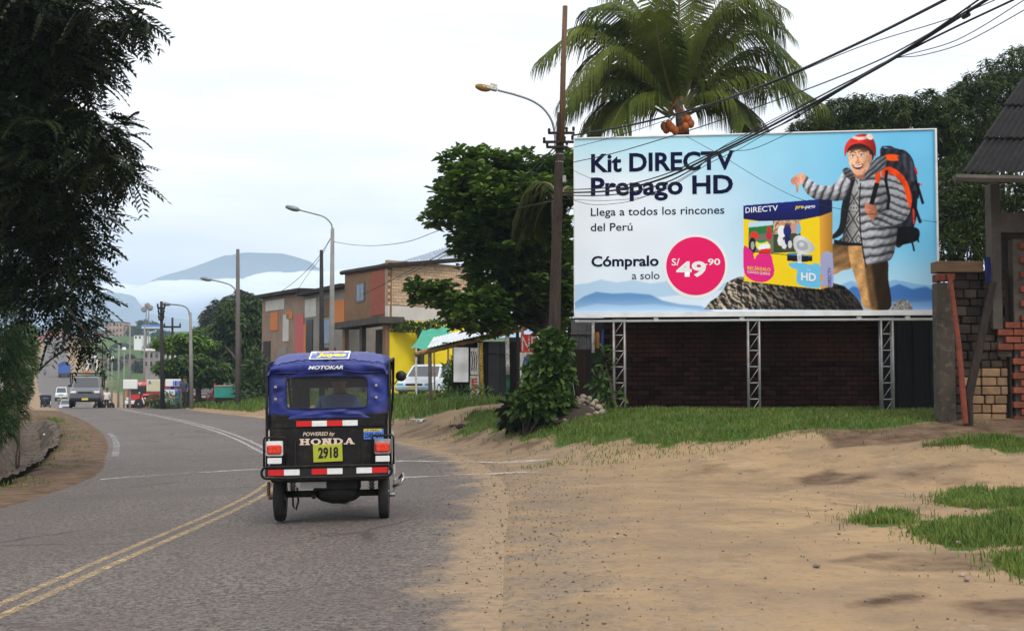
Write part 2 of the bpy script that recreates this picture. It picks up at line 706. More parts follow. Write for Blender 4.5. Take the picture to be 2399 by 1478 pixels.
mask_g = np.maximum(mask_g, sstep(2.6, 3.2, dl) * (GY < 75) * (GY > -20))
# the far slope: green beyond the roadside
far_g = sstep(80, 110, GY) * np.where(gd > 0, sstep(6, 12, gd + 3 * wob(GX, GY, 0.05, 1)), sstep(14, 30, -gd + 5 * wob(GX, GY, 0.05, 1))) * (0.75 + 0.5 * (wob(GX, GY, 0.021, 5) > -0.35))
mask_g = np.clip(np.maximum(mask_g, np.clip(far_g, 0, 1)), 0, 1)
mask_g = np.maximum(mask_g, sstep(12, 22, gd) * sstep(50, 70, GY))
mask_g = np.maximum(mask_g, 0.95 * sstep(0.9, 1.8, gd - HW) * sstep(57, 62, GY) * (GY < 130))
# damp, darker soil: the shoulder of the bend and the ground in front of the half-built house
mask_d = sstep(-1.2, -0.5, dl) * (GY < 66) * (1.05 + 0.2 * wob(GX, GY, 1.6, 2))
soil_poly = ground_poly([(1850, 1015), (1960, 1000), (2230, 985), (2500, 985), (2500, 1022), (2260, 1030), (2100, 1045), (1980, 1040)])
mask_d = np.maximum(mask_d, 0.95 * poly_mask(GX + 0.25 * wob(GX, GY, 2.3, 3), GY + .3 * wob(GX, GY, 2.1, 1), soil_poly))
for pts, wgt in (([(1580, 1092), (1700, 1086), (1800, 1096), (1760, 1108), (1640, 1106)], .5), ([(1870, 1124), (1960, 1104), (2060, 1112), (2040, 1132), (1930, 1138)], .75), ([(2040, 1118), (2180, 1108), (2300, 1120), (2190, 1134)], .55),
                 ([(1900, 1300), (2100, 1290), (2300, 1310), (2150, 1345), (1980, 1335)], .6), ([(2000, 1390), (2120, 1380), (2180, 1405), (2080, 1420)], .8), ([(2240, 1420), (2399, 1395), (2480, 1450), (2300, 1470)], .75), ([(1420, 1215), (1520, 1205), (1560, 1222), (1460, 1235)], .42), ([(2120, 1290), (2399, 1290), (2480, 1330), (2200, 1330)], .6)):
    mask_d = np.maximum(mask_d, (wgt + .28 * wob(GX, GY, 2.6, 5)) * poly_mask(GX + .2 * wob(GX, GY, 3.3, 3), GY + .22 * wob(GX, GY, 3.1, 1), ground_poly(pts)))
bank_poly = ground_poly([(930, 982), (1100, 990), (1170, 1006), (1260, 1036), (1420, 1052), (1300, 1062), (1100, 1046), (940, 1024)])
mask_d = np.maximum(mask_d, (0.52 + 0.3 * wob(GX, GY, 1.9, 4)) * poly_mask(GX + 0.25 * wob(GX, GY, 2.3, 3), GY + .3 * wob(GX, GY, 2.1, 1), bank_poly))
mask_d = np.maximum(mask_d, 0.55 * sstep(0.15, 0.75, wob(GX, GY, 1.15, 2.2) * 0.6 + 0.55) * sstep(3.2, 4.6, GX) * (GY < 14) * (GY > 3))
for off in (0.0, 1.25, 3.4, 4.6):
    yr = 15.2 + off * .55 + 0.05 * GX + 0.5 * np.sin(GX * .35 + off)
    mask_d = np.maximum(mask_d, (0.42 + .2 * wob(GX, GY, 1.4, off)) * np.exp(-((GY - yr) / .28) ** 2) * sstep(0.5, 2.5, GX) * sstep(14, 9, GX))
mask_k = sstep(2.6, 0.0, gd - HW) * sstep(-1, 0, gd - HW) * (GY < 40)
nv_, nu_ = GX.shape
vv = np.stack([GX, GY, GZ], -1).reshape(-1, 3)
ii = np.arange(nv_ * nu_).reshape(nv_, nu_)
ff = np.stack([ii[:-1, :-1], ii[:-1, 1:], ii[1:, 1:], ii[1:, :-1]], -1).reshape(-1, 4)

M_ground = bpy.data.materials.new("earth and grass ground")
M_ground.use_nodes = True
nt = M_ground.node_tree
N, L = nt.nodes, nt.links
bs = N['Principled BSDF']
bs.inputs['Roughness'].default_value = 0.95
bs.inputs['Specular IOR Level'].default_value = 0.1


def n_noise(N, L, vec, scale, detail=5, rough=0.6):
    z = N.new('ShaderNodeTexNoise')
    z.inputs['Scale'].default_value = scale
    z.inputs['Detail'].default_value = detail
    z.inputs['Roughness'].default_value = rough
    L.new(vec, z.inputs['Vector'])
    return z.outputs['Fac']


def n_range(N, L, v, a, b, c=0.0, d=1.0):
    z = N.new('ShaderNodeMapRange')
    for k, q in (('From Min', a), ('From Max', b), ('To Min', c), ('To Max', d)):
        z.inputs[k].default_value = q
    L.new(v, z.inputs['Value'])
    return z.outputs[0]


def n_mix(N, L, f, a, b, blend='MIX'):
    z = N.new('ShaderNodeMix')
    z.data_type = 'RGBA'
    z.blend_type = blend
    for k, q in ((0, f), (6, a), (7, b)):
        if isinstance(q, (int, float)): z.inputs[k].default_value = q
        elif isinstance(q, tuple): z.inputs[k].default_value = (*q, 1)
        else: L.new(q, z.inputs[k])
    return z.outputs[2]


def n_math(N, L, op, a, b):
    z = N.new('ShaderNodeMath')
    z.operation = op
    for k, q in ((0, a), (1, b)):
        if isinstance(q, (int, float)): z.inputs[k].default_value = q
        else: L.new(q, z.inputs[k])
    return z.outputs[0]


pos = N.new('ShaderNodeNewGeometry').outputs['Position']
at = N.new('ShaderNodeVertexColor')
at.layer_name = 'cover'
sp = N.new('ShaderNodeSeparateColor')
L.new(at.outputs[0], sp.inputs[0])
dirt = n_mix(N, L, n_range(N, L, n_noise(N, L, pos, 0.55), 0.36, 0.66), (0.305, 0.208, 0.115), (0.215, 0.148, 0.090))
dirt = n_mix(N, L, n_range(N, L, n_noise(N, L, pos, 2.4, 6, 0.7), 0.56, 0.74), dirt, (0.14, 0.094, 0.058))
dirt = n_mix(N, L, n_range(N, L, n_noise(N, L, pos, 14, 4, 0.7), 0.58, 0.70, 0, 0.7), dirt, (0.11, 0.078, 0.052))
dirt = n_mix(N, L, n_range(N, L, n_noise(N, L, pos, 38, 2, 0.6), 0.62, 0.70, 0, 0.6), dirt, (0.33, 0.25, 0.165))
dirt = n_mix(N, L, n_range(N, L, n_noise(N, L, pos, 1.1, 9, 0.78), 0.47, 0.62, 0, 0.7), dirt, (0.185, 0.135, 0.088))
dirt = n_mix(N, L, n_range(N, L, n_noise(N, L, pos, 0.8, 9, 0.8), 0.56, 0.66, 0, 0.6), dirt, (0.36, 0.27, 0.17))
soil = n_mix(N, L, n_range(N, L, n_noise(N, L, pos, 3.1, 6, 0.7), 0.35, 0.65), (0.065, 0.041, 0.026), (0.16, 0.105, 0.066))
grit = n_mix(N, L, n_range(N, L, n_noise(N, L, pos, 22, 3, 0.7), 0.42, 0.6), (0.21, 0.165, 0.125), (0.10, 0.083, 0.07))
gfac = n_math(N, L, 'MULTIPLY', sp.outputs[2], n_range(N, L, n_noise(N, L, pos, 1.6, 6, 0.8), 0.42, 0.60, 0, 0.85))
dirt = n_mix(N, L, gfac, dirt, grit)
dfac = n_range(N, L, n_math(N, L, 'ADD', sp.outputs[1], n_range(N, L, n_noise(N, L, pos, 1.9, 6, 0.75), 0.2, 0.8, -0.35, 0.35)), 0.35, 0.8)
dirt = n_mix(N, L, dfac, dirt, soil)
turf = n_mix(N, L, n_range(N, L, n_noise(N, L, pos, 0.35, 8, 0.75), 0.36, 0.64), (0.062, 0.115, 0.018), (0.035, 0.062, 0.014))
turf = n_mix(N, L, n_range(N, L, n_noise(N, L, pos, 0.09, 6, 0.7), 0.5, 0.7, 0, 0.75), turf, (0.11, 0.16, 0.03))
tf = n_range(N, L, n_math(N, L, 'ADD', sp.outputs[0], n_range(N, L, n_noise(N, L, pos, 3.2, 6, 0.8), 0.25, 0.75, -0.45, 0.45)), 0.4, 0.62)
L.new(n_mix(N, L, tf, dirt, turf), bs.inputs['Base Color'])
bm_ = N.new('ShaderNodeBump')
bm_.inputs['Strength'].default_value = 0.6
bm_.inputs['Distance'].default_value = 0.025
hh = n_math(N, L, 'ADD', n_noise(N, L, pos, 3.0, 8, 0.7), n_math(N, L, 'MULTIPLY', n_noise(N, L, pos, 30, 3, 0.6), 0.25))
L.new(hh, bm_.inputs['Height'])
L.new(bm_.outputs[0], bs.inputs['Normal'])

me = np_mesh("ground", vv, ff, M_ground, True)
set_attr(me, 'cover', np.stack([mask_g.ravel(), np.clip(mask_d, 0, 1).ravel(), np.clip(mask_k, 0, 1).ravel()], -1))
tag(link("ground", me), kind='structure')

# ------------------------------------------------------------------ road
rd = np.concatenate([np.arange(-12, 110, 0.4), geom(110, 640, 0.5, 1.03)])
cols = np.array([-1.0, -.97, -.8, -.6, -.4, -.2, 0, .2, .4, .6, .8, .9, .97, 1.0])
RX, RD = np.meshgrid(cols, rd)
lat = RX * (HW + 0.12) + np.where(np.abs(RX) > .99, 0.09 * wob(RD, RX, 1.9, 1.0) + 0.05 * wob(RD, RX, 6.0, 1.0), 0)
X_ = road_x(RD) + lat * np.sqrt(1 + road_slope(RD) ** 2)
Z_ = road_z(X_, RD) + -0.05 * sstep(.9, 1.0, np.abs(RX)) - np.where(np.abs(RX) > .99, 0.02, 0.0) * (RD > 90) + 0.45 * sstep(230, 420, RD)
rv = np.stack([X_, RD, Z_], -1).reshape(-1, 3)
nv_, nu_ = RX.shape
ii = np.arange(nv_ * nu_).reshape(nv_, nu_)
rf = np.stack([ii[:-1, :-1], ii[:-1, 1:], ii[1:, 1:], ii[1:, :-1]], -1).reshape(-1, 4)
M_road = bpy.data.materials.new("worn asphalt")
M_road.use_nodes = True
N, L = M_road.node_tree.nodes, M_road.node_tree.links
bs = N['Principled BSDF']
bs.inputs['Roughness'].default_value = 0.74
bs.inputs['Specular IOR Level'].default_value = 0.22
pos = N.new('ShaderNodeNewGeometry').outputs['Position']
at = N.new('ShaderNodeVertexColor')
at.layer_name = 'across'
sp = N.new('ShaderNodeSeparateColor')
L.new(at.outputs[0], sp.inputs[0])
a1 = n_mix(N, L, n_range(N, L, n_noise(N, L, pos, 27, 5, 0.85), 0.43, 0.57), (0.028, 0.023, 0.021), (0.178, 0.150, 0.132))
vor = N.new('ShaderNodeTexVoronoi')
vor.inputs['Scale'].default_value = 26
L.new(pos, vor.inputs['Vector'])
a1 = n_mix(N, L, n_range(N, L, vor.outputs['Distance'], 0.08, 0.3, 0.6, 0.0), a1, (0.24, 0.21, 0.19))
a1 = n_mix(N, L, n_range(N, L, n_noise(N, L, pos, 0.5, 6, 0.7), 0.40, 0.66, 0, 0.55), a1, (0.092, 0.070, 0.061))
wv = n_mix(N, L, n_range(N, L, sp.outputs[1], 0.3, 1.0, 0, 0.35), a1, (0.052, 0.046, 0.043))
pz = n_range(N, L, n_noise(N, L, pos, 0.22, 2, 0.4), 0.52, 0.55, 0, 0.30)
wv = n_mix(N, L, pz, wv, (0.075, 0.062, 0.057))
wv = n_mix(N, L, n_range(N, L, n_noise(N, L, pos, 1.3, 7, 0.75), 0.60, 0.74, 0, 0.5), wv, (0.165, 0.138, 0.118))
vc = N.new('ShaderNodeTexVoronoi')
vc.feature = 'DISTANCE_TO_EDGE'
vc.inputs['Scale'].default_value = 0.42
wpm = N.new('ShaderNodeMix')
wpm.data_type = 'RGBA'
wpm.inputs[0].default_value = 0.25
L.new(pos, wpm.inputs[6])
nzc = N.new('ShaderNodeTexNoise')
nzc.inputs['Scale'].default_value = 1.6
nzc.inputs['Detail'].default_value = 5
L.new(pos, nzc.inputs['Vector'])
L.new(nzc.outputs['Color'], wpm.inputs[7])
L.new(wpm.outputs[2], vc.inputs['Vector'])
ck = n_math(N, L, 'MULTIPLY', n_range(N, L, vc.outputs['Distance'], 0.004, 0.016, 0.75, 0.0), n_range(N, L, n_noise(N, L, pos, 0.3, 3, 0.5), 0.46, 0.58))
wv = n_mix(N, L, ck, wv, (0.03, 0.026, 0.024))
# dust blown in from the verge
df = n_math(N, L, 'ADD', sp.outputs[0], n_range(N, L, n_noise(N, L, pos, 1.1, 10, 0.85), 0.25, 0.75, -0.62, 0.62))
dustc = n_mix(N, L, n_range(N, L, n_noise(N, L, pos, 9, 5, 0.7), 0.4, 0.62), (0.285, 0.198, 0.115), (0.195, 0.138, 0.088))
wv = n_mix(N, L, n_range(N, L, df, 0.45, 0.78, 0, 0.97), wv, dustc)
L.new(wv, bs.inputs['Base Color'])
bp = N.new('ShaderNodeBump')
bp.inputs['Strength'].default_value = 0.55
bp.inputs['Distance'].default_value = 0.012
L.new(n_noise(N, L, pos, 60, 3, 0.7), bp.inputs['Height'])
L.new(bp.outputs[0], bs.inputs['Normal'])
me = np_mesh("road", rv, rf, M_road, True)
dust = np.where(RX > 0, 1.35 * sstep(0.60, 1.05, RX) * sstep(42, 22, RD), 0.0)
dust = np.maximum(dust, 0.5 * sstep(0.95, 1.0, RX))
trk = np.exp(-((lat + 2.35) / .34) ** 2) + np.exp(-((lat + 1.0) / .34) ** 2) + np.exp(-((lat - 1.0) / .34) ** 2) + np.exp(-((lat - 2.35) / .34) ** 2)
set_attr(me, 'across', np.stack([dust.ravel(), np.clip(trk, 0, 1).ravel(), 0 * dust.ravel()], -1))
tag(link("road", me), kind='structure')


def paint_mat(name, c, lo, hi, scale=7.0):
    m = bpy.data.materials.new(name)
    m.use_nodes = True
    N, L = m.node_tree.nodes, m.node_tree.links
    b, o = N['Principled BSDF'], N['Material Output']
    b.inputs['Roughness'].default_value = 0.7
    p = N.new('ShaderNodeNewGeometry').outputs['Position']
    b.inputs['Base Color'].default_value = (*c, 1)
    t = N.new('ShaderNodeBsdfTransparent')
    x = N.new('ShaderNodeMixShader')
    f = n_math(N, L, 'MULTIPLY', n_range(N, L, n_noise(N, L, p, scale, 8, 0.8), lo, hi), n_range(N, L, n_noise(N, L, p, 46, 3, 0.7), 0.36, 0.56, 0.25, 1))
    L.new(f, x.inputs[0])
    L.new(t.outputs[0], x.inputs[1])
    L.new(b.outputs[0], x.inputs[2])
    L.new(x.outputs[0], o.inputs['Surface'])
    return m


M_pyel = paint_mat("worn yellow road paint", (0.46, 0.32, 0.15), 0.36, 0.62)
M_pwht = paint_mat("worn white road paint", (0.52, 0.50, 0.46), 0.36, 0.62)
M_pale = paint_mat("faint pale stain", (0.36, 0.35, 0.34), 0.40, 0.66, 3.0)


def strip_line(name, m, off, w, d0, d1, step=0.5):
    ds = np.arange(d0, d1 + 0.01, step)
    v = []
    for d in ds:
        k = math.sqrt(1 + float(road_slope(d)) ** 2)
        for s in (-w / 2, w / 2):
            x = float(road_x(d)) + (off + s) * k
            v.append((x, d, float(road_z(x, d)) + 0.004))
    f = [(2 * i, 2 * i + 1, 2 * i + 3, 2 * i + 2) for i in range(len(ds) - 1)]
    return tag(link(name, np_mesh(name, np.array(v), np.array(f), m)), kind='structure')


def cross_line(name, m, p0, p1, w, bend=0.0):
    a, b = Vector(p0), Vector(p1)
    t = (b - a).normalized()
    nrm = Vector((-t.y, t.x))
    v, f = [], []
    n = 40
    for i in range(n + 1):
        u = i / n
        q = a.lerp(b, u) + nrm * (bend * 4 * u * (1 - u) + 0.03 * math.sin(u * 17))
        ww = w * (0.7 + 0.4 * math.sin(u * 9 + 1))
        for s in (-ww / 2, ww / 2):
            r_ = q + nrm * s
            z = max(float(road_z(r_.x, r_.y)), gz(r_.x, r_.y)) + 0.006
            v.append((r_.x, r_.y, z))
    f = [(2 * i, 2 * i + 1, 2 * i + 3, 2 * i + 2) for i in range(n)]
    return tag(link(name, np_mesh(name, np.array(v), np.array(f), m)), kind='structure')


strip_line("road_marking", M_pyel, -0.06, 0.075, 3, 19)
strip_line("road_marking", M_pyel, 0.13, 0.085, 3, 19)
strip_line("road_marking", M_pwht, -0.07, 0.09, 19.5, 72)
strip_line("road_marking", M_pwht, 0.15, 0.09, 19.5, 72)
strip_line("road_marking", M_pale, -HW + 0.35, 0.16, 27, 40)
cross_line("road_marking", M_pwht, hit(235, 1134)[:2], hit(640, 1108)[:2], 0.22, 0.25)
cross_line("road_marking", M_pwht, hit(925, 1132)[:2], hit(1260, 1106)[:2], 0.26, 0.1)
cross_line("road_marking", M_pwht, hit(925, 1090)[:2], hit(1290, 1076)[:2], 0.26, 0.1)

# ------------------------------------------------------------------ drainage ditch with a concrete lining
M_conc_old = mat("stained old concrete", (0.085, 0.058, 0.036), (0.03, 0.021, 0.014), 1.6, 0.95, bump=0.8, bscale=7, c3=(0.13, 0.105, 0.08))
prof = [(1.10, 0.035), (1.22, 0.04), (1.32, -0.02), (1.62, -0.62), (2.2, -0.66), (2.62, -0.05), (2.66, 0.10), (2.86, 0.10), (2.92, -0.1)]
rdit = random.Random(6)
ds = np.arange(4, 53, 0.35)
mb = MB()
rings = []
for d in ds:
    k = math.sqrt(1 + float(road_slope(d)) ** 2)
    xe = float(road_x(d)) - HW * k
    z0 = float(road_z(xe, d))
    rings.append([(xe - (o_ + 0.05 * math.sin(d * .9) + rdit.uniform(-.05, .05)) * k, d, z0 + h_ * (1 - max(0, (d - 48) / 6)) + rdit.uniform(-.035, .035)) for o_, h_ in prof])
npf = len(prof)
mb.add([p for r_ in rings for p in r_], [(i * npf + k, i * npf + k + 1, (i + 1) * npf + k + 1, (i + 1) * npf + k) for i in range(len(rings) - 1) for k in range(npf - 1)])
o = mb.build("drainage_ditch", M_conc_old)
sol = None
tag(o, kind='structure')

# ------------------------------------------------------------------ puddle on the dirt
M_water = mat("still muddy water", (0.20, 0.17, 0.14), rough=0.04, spec=0.6)
pc = hit(2125, 1158)
mb = MB()
pz = 0.116
ring = [(4.72 + (.34 + .05 * math.sin(k * 2.1)) * math.cos(k * math.pi / 12) * 1.05, 15.4 + (.40 + .08 * math.cos(k * 1.3)) * math.sin(k * math.pi / 12), pz) for k in range(24)]
mb.add(ring, [tuple(range(24))])
tag(mb.build("puddle", M_water), kind='structure')


# ------------------------------------------------------------------ mountains and cloud bank
def ridge(name, D, pts, depth, m, seed):
    """hill range seen end on: crest heights from the photo, real slopes in front and behind"""
    xs = np.array([p[0] for p in pts], float)
    ys = np.array([p[1] for p in pts], float)
    u = np.linspace(xs[0], xs[-1], 160)
    top = np.interp(u, xs, ys)
    r_ = np.random.default_rng(seed)
    nr = sum(np.interp(u, np.linspace(xs[0], xs[-1], k), r_.normal(0, 1, k)) * a for k, a in ((24, 3.0), (60, 1.5), (120, .7)))
    Xw = (u - CXP) / FPX * D
    Zw = (896 - (top + nr)) / FPX * D
    vs_ = np.linspace(-1, 1, 25)
    V = []
    for s in vs_:
        fall = max(0.0, 1 - abs(s)) ** 0.85
        gul = 1 + 0.13 * (1 - fall) * np.sin(u * .11 + s * 5 + np.sin(u * .05) * 3)
        V.append(np.stack([Xw + 60 * np.sin(s * 4 + u * .03), np.full_like(u, D + s * depth), np.maximum(-2 + (Zw + 2) * fall * gul, -2)], -1))
    V = np.concatenate(V)
    ii = np.arange(25 * 160).reshape(25, 160)
    F = np.stack([ii[:-1, :-1], ii[:-1, 1:], ii[1:, 1:], ii[1:, :-1]], -1).reshape(-1, 4)
    return tag(link(name, np_mesh(name, V, F, m, True)), kind='structure')


M_forest = mat("forested mountainside", (0.03, 0.055, 0.045), (0.05, 0.075, 0.05), 0.004, 0.95, coord='Object', spec=0.05)
ridge("mountain", 4600, [(-900, 745), (-300, 700), (-60, 720), (90, 712), (190, 688), (235, 683), (300, 700), (370, 726), (450, 752), (540, 764), (700, 772), (1000, 780), (1600, 800), (2600, 812)], 1500, M_forest, 5)
ridge("mountain", 10500, [(-500, 800), (150, 790), (280, 745), (365, 660), (430, 636), (490, 606), (530, 594), (575, 590), (640, 592), (700, 602), (760, 622), (850, 640), (1000, 690), (1300, 760), (1700, 820)], 3000, M_forest, 9)

M_cloud = mat("white cloud", (0.92, 0.93, 0.94), rough=1.0, spec=0.0)
rc = np.random.default_rng(4)


def cloud(name, D, pts):
    """one bank of low cloud: overlapping soft lobes fused into one mesh"""
    V, F = [], []
    for (px, py, rx, ry) in pts:
        c = W(px, py, D)
        k = D / FPX
        nu, nv = 28, 14
        th = np.linspace(0, 2 * np.pi, nu, endpoint=False)
        ph = np.linspace(-np.pi / 2, np.pi / 2, nv)
        P, T = np.meshgrid(ph, th, indexing='ij')
        q = rc.uniform(0, 6, 3)
        rr = 1 + 0.10 * np.sin(3 * T + q[0]) * np.cos(P) + 0.08 * np.sin(5 * T + 3 * P + q[1]) + .05 * np.sin(9 * T + q[2])
        x = c.x + rx * k * rr * np.cos(P) * np.cos(T)
        y = c.y + rx * k * 0.6 * rr * np.cos(P) * np.sin(T)
        z = c.z + ry * k * rr * np.sin(P)
        b = sum(len(v_) for v_ in V)
        V.append(np.stack([x, y, z], -1).reshape(-1, 3))
        i = np.arange(nu * nv).reshape(nv, nu) + b
        F.append(np.stack([i[:-1], np.roll(i[:-1], -1, 1), np.roll(i[1:], -1, 1), i[1:]], -1).reshape(-1, 4))
    return tag(link(name, np_mesh(name, np.concatenate(V), np.concatenate(F), M_cloud, True)), kind='stuff')


cloud("clouds", 8900, [(250, 702, 150, 34), (420, 697, 130, 38), (560, 698, 120, 42), (660, 690, 120, 48), (760, 690, 130, 52), (880, 690, 150, 60), (1050, 700, 200, 60), (330, 715, 200, 40), (640, 715, 260, 50), (60, 712, 180, 40)])

# ------------------------------------------------------------------ haze: the humid air of the whole valley
M_haze = bpy.data.materials.new("humid air")
M_haze.use_nodes = True
N, L = M_haze.node_tree.nodes, M_haze.node_tree.links
N.remove(N['Principled BSDF'])
pv = N.new('ShaderNodeVolumePrincipled')
pv.inputs['Color'].default_value = (0.58, 0.73, 0.95, 1)
pv.inputs['Density'].default_value = 0.00032
pv.inputs['Anisotropy'].default_value = 0.0
L.new(pv.outputs[0], N['Material Output'].inputs['Volume'])
mb = MB()
mb.box((0, 3600, 175), (12000, 9000, 362))
o = mb.build("haze", M_haze)
tag(o, kind='stuff')

# loose gravel and crumbs of asphalt along the broken road edge and over the bare dirt
rgv = np.random.default_rng(91)
ng = 2900
gxv = np.concatenate([rgv.normal(0.1, .5, 1700), rgv.uniform(0.2, 6.5, 1200)])
gyv = np.concatenate([rgv.uniform(6, 24, 1700), rgv.uniform(5.5, 20, 1200)])
gxv[:1700] += road_x(gyv[:1700]) + HW - 0.1
gsz = np.exp(rgv.normal(-5.05, .42, ng))
oct_ = np.array([(1, 0, 0), (0, 1, 0), (-1, 0, 0), (0, -1, 0), (0, 0, .8), (0, 0, -.8)], float)
tri_ = np.array([(0, 1, 4), (1, 2, 4), (2, 3, 4), (3, 0, 4), (1, 0, 5), (2, 1, 5), (3, 2, 5), (0, 3, 5)])
gv = oct_[None] * gsz[:, None, None] * rgv.uniform(.6, 1.3, (ng, 6, 1))
aa = rgv.uniform(0, 6.28, ng)
ca, sa = np.cos(aa)[:, None], np.sin(aa)[:, None]
gv = np.stack([gv[..., 0] * ca - gv[..., 1] * sa, gv[..., 0] * sa + gv[..., 1] * ca, gv[..., 2]], -1)
gv += np.stack([gxv, gyv, np.maximum(H(gxv, gyv), np.where(np.abs(lateral(gxv, gyv)) < HW, road_z(gxv, gyv), -9)) + gsz * .4], -1)[:, None]
M_gravel = mat("loose gravel", (0.21, 0.155, 0.10), (0.10, 0.078, 0.058), 9, .95, coord='Object', detail=1)
tag(link("gravel", np_mesh("gravel", gv.reshape(-1, 3), (tri_[None] + 6 * np.arange(ng)[:, None, None]).reshape(-1, 3), M_gravel)), kind='stuff')

# ================================================================== BILLBOARD
M_white = mat("white painted steel", (0.80, 0.80, 0.79), (0.66, 0.66, 0.65), 3, 0.5)
M_galv = mat("galvanised steel", (0.36, 0.36, 0.36), (0.24, 0.235, 0.23), 9, 0.5, metal=0.4, c3=(0.30, 0.25, 0.2))
M_dkwood = mat("dark weathered timber", (0.032, 0.022, 0.016), (0.014, 0.010, 0.008), 3, 0.9, bump=0.6, bscale=14, stretch=(6, 6, 1))
M_black = mat("black paint", (0.012, 0.012, 0.013), rough=0.45)
M_navy = mat("navy print", (0.004, 0.006, 0.036), rough=0.7, spec=0.08)
M_wprint = mat("white print", (0.85, 0.85, 0.85), rough=0.5)
M_pink = mat("magenta print", (0.82, 0.012, 0.13), rough=0.6, spec=0.1)
M_yprint = mat("yellow print", (0.85, 0.68, 0.02), rough=0.5)

# ---- the printed picture, painted as colours on a fine grid
PX0, PY0, PSS = 1340, 290, 2
PW, PH = 864, 462
canvas = np.ones((PH * PSS, PW * PSS, 3), np.float32)
yy, xx = np.mgrid[0:PH * PSS, 0:PW * PSS]
SX, SY = (xx + .5) / PSS + PX0, (yy + .5) / PSS + PY0
rp = np.random.default_rng(3)


def vnoise(w, h, cell, seed):
    r_ = np.random.default_rng(seed)
    gw, gh = int(w / cell) + 3, int(h / cell) + 3
    g = r_.random((gh, gw)).astype(np.float32)
    x, y = np.arange(w) / cell, np.arange(h) / cell
    xi, yi = x.astype(int), y.astype(int)
    fx, fy = x - xi, y - yi
    fx, fy = fx * fx * (3 - 2 * fx), fy * fy * (3 - 2 * fy)
    a = g[yi][:, xi] * (1 - fx) + g[yi][:, xi + 1] * fx
    b = g[yi + 1][:, xi] * (1 - fx) + g[yi + 1][:, xi + 1] * fx
    return a * (1 - fy)[:, None] + b * fy[:, None]


def curve(pts, n=6):
    """closed smooth outline through the points"""
    P = np.array(pts, float)
    out = []
    m = len(P)
    for i in range(m):
        p0, p1, p2, p3 = P[i - 1], P[i], P[(i + 1) % m], P[(i + 2) % m]
        for k in range(n):
            t = k / n
            out.append(0.5 * ((2 * p1) + (-p0 + p2) * t + (2 * p0 - 5 * p1 + 4 * p2 - p3) * t * t + (-p0 + 3 * p1 - 3 * p2 + p3) * t ** 3))
    return out


def blur(a, k):
    if k < 1: return a
    for ax in (0, 1):
        for _ in range(2):
            c = np.cumsum(np.pad(a, [(k + 1, k) if q == ax else (0, 0) for q in (0, 1)], mode='edge'), axis=ax)
            n = a.shape[ax]
            hi = np.take(c, np.arange(2 * k + 1, 2 * k + 1 + n), axis=ax)
            lo_ = np.take(c, np.arange(0, n), axis=ax)
            a = (hi - lo_) / (2 * k + 1)
    return a


def C6(x, y):
    """close-up coordinates of the hiker -> photo pixels"""
    return 1720 + x / 3.284, 290 + y / 3.284


def paint(pts, col, smooth=True, soft=0, alpha=1.0, c6=True, shade=None, clip=None):
    if smooth: pts = curve(pts)
    P = np.array([C6(*p) if c6 else p for p in pts])
    x0, y0 = P.min(0) - 3 - soft * 2
    x1, y1 = P.max(0) + 3 + soft * 2
    i0, i1 = max(0, int((x0 - PX0) * PSS)), min(PW * PSS, int((x1 - PX0) * PSS) + 1)
    j0, j1 = max(0, int((y0 - PY0) * PSS)), min(PH * PSS, int((y1 - PY0) * PSS) + 1)
    if i1 <= i0 or j1 <= j0: return None
    X, Y = SX[j0:j1, i0:i1], SY[j0:j1, i0:i1]
    m_ = poly_mask(X, Y, P).astype(np.float32)
    if soft: m_ = blur(m_, int(soft * PSS))
    if clip is not None: m_ = m_ * clip[j0:j1, i0:i1]
    m_ = (m_ * alpha)[..., None]
    c = np.array(col, np.float32)
    c = np.broadcast_to(c, X.shape + (3,))
    if shade is not None:
        c = np.clip(c * shade((X - 1720) * 3.284, (Y - 290) * 3.284)[..., None], 0, 255)
    canvas[j0:j1, i0:i1] = canvas[j0:j1, i0:i1] * (1 - m_) + c * m_
    full = np.zeros(canvas.shape[:2], np.float32)
    full[j0:j1, i0:i1] = m_[..., 0]
    return full


def stroke(pts, w, col, c6=True, alpha=1.0, soft=0, clip=None):
    P = [np.array(p, float) for p in pts]
    L_, R_ = [], []
    for i, p in enumerate(P):
        t = P[min(i + 1, len(P) - 1)] - P[max(i - 1, 0)]
        t = t / (np.hypot(*t) + 1e-9)
        n = np.array([-t[1], t[0]]) * w / 2
        L_.append(p + n)
        R_.append(p - n)
    return paint(L_ + R_[::-1], col, smooth=False, c6=c6, alpha=alpha, soft=soft, clip=clip)


# sky of the print
u_ = np.clip((SX - 1345) / 850, 0, 1)
v_ = np.clip((SY - 300) / 430, 0, 1)
cl = np.array([236, 243, 250.])[None, None]
crr = np.array([112, 196, 236.])[None, None]
wx = sstep(0.15, 0.95, u_ + 0.12 * (0.5 - v_))[..., None]
canvas[:] = cl * (1 - wx) + crr * wx
tl = (np.exp(-((u_ - 0.12) / .35) ** 2) * sstep(0.35, 0.0, v_))[..., None]
canvas[:] = canvas * (1 - .8 * tl) + np.array([170, 224, 240.]) * .8 * tl
tm = (np.exp(-((u_ - 0.5) / .25) ** 2) * sstep(0.4, 0.0, v_))[..., None]
canvas[:] = canvas * (1 - .55 * tm) + np.array([150, 218, 240.]) * .55 * tm
lw = (sstep(0.55, 0.95, v_) * 0.75)[..., None]
canvas[:] = canvas * (1 - lw) + np.array([222, 238, 250.]) * lw
cn = vnoise(PW * PSS, PH * PSS, 90, 8)[..., None]
canvas[:] = canvas + (cn - .5) * 6
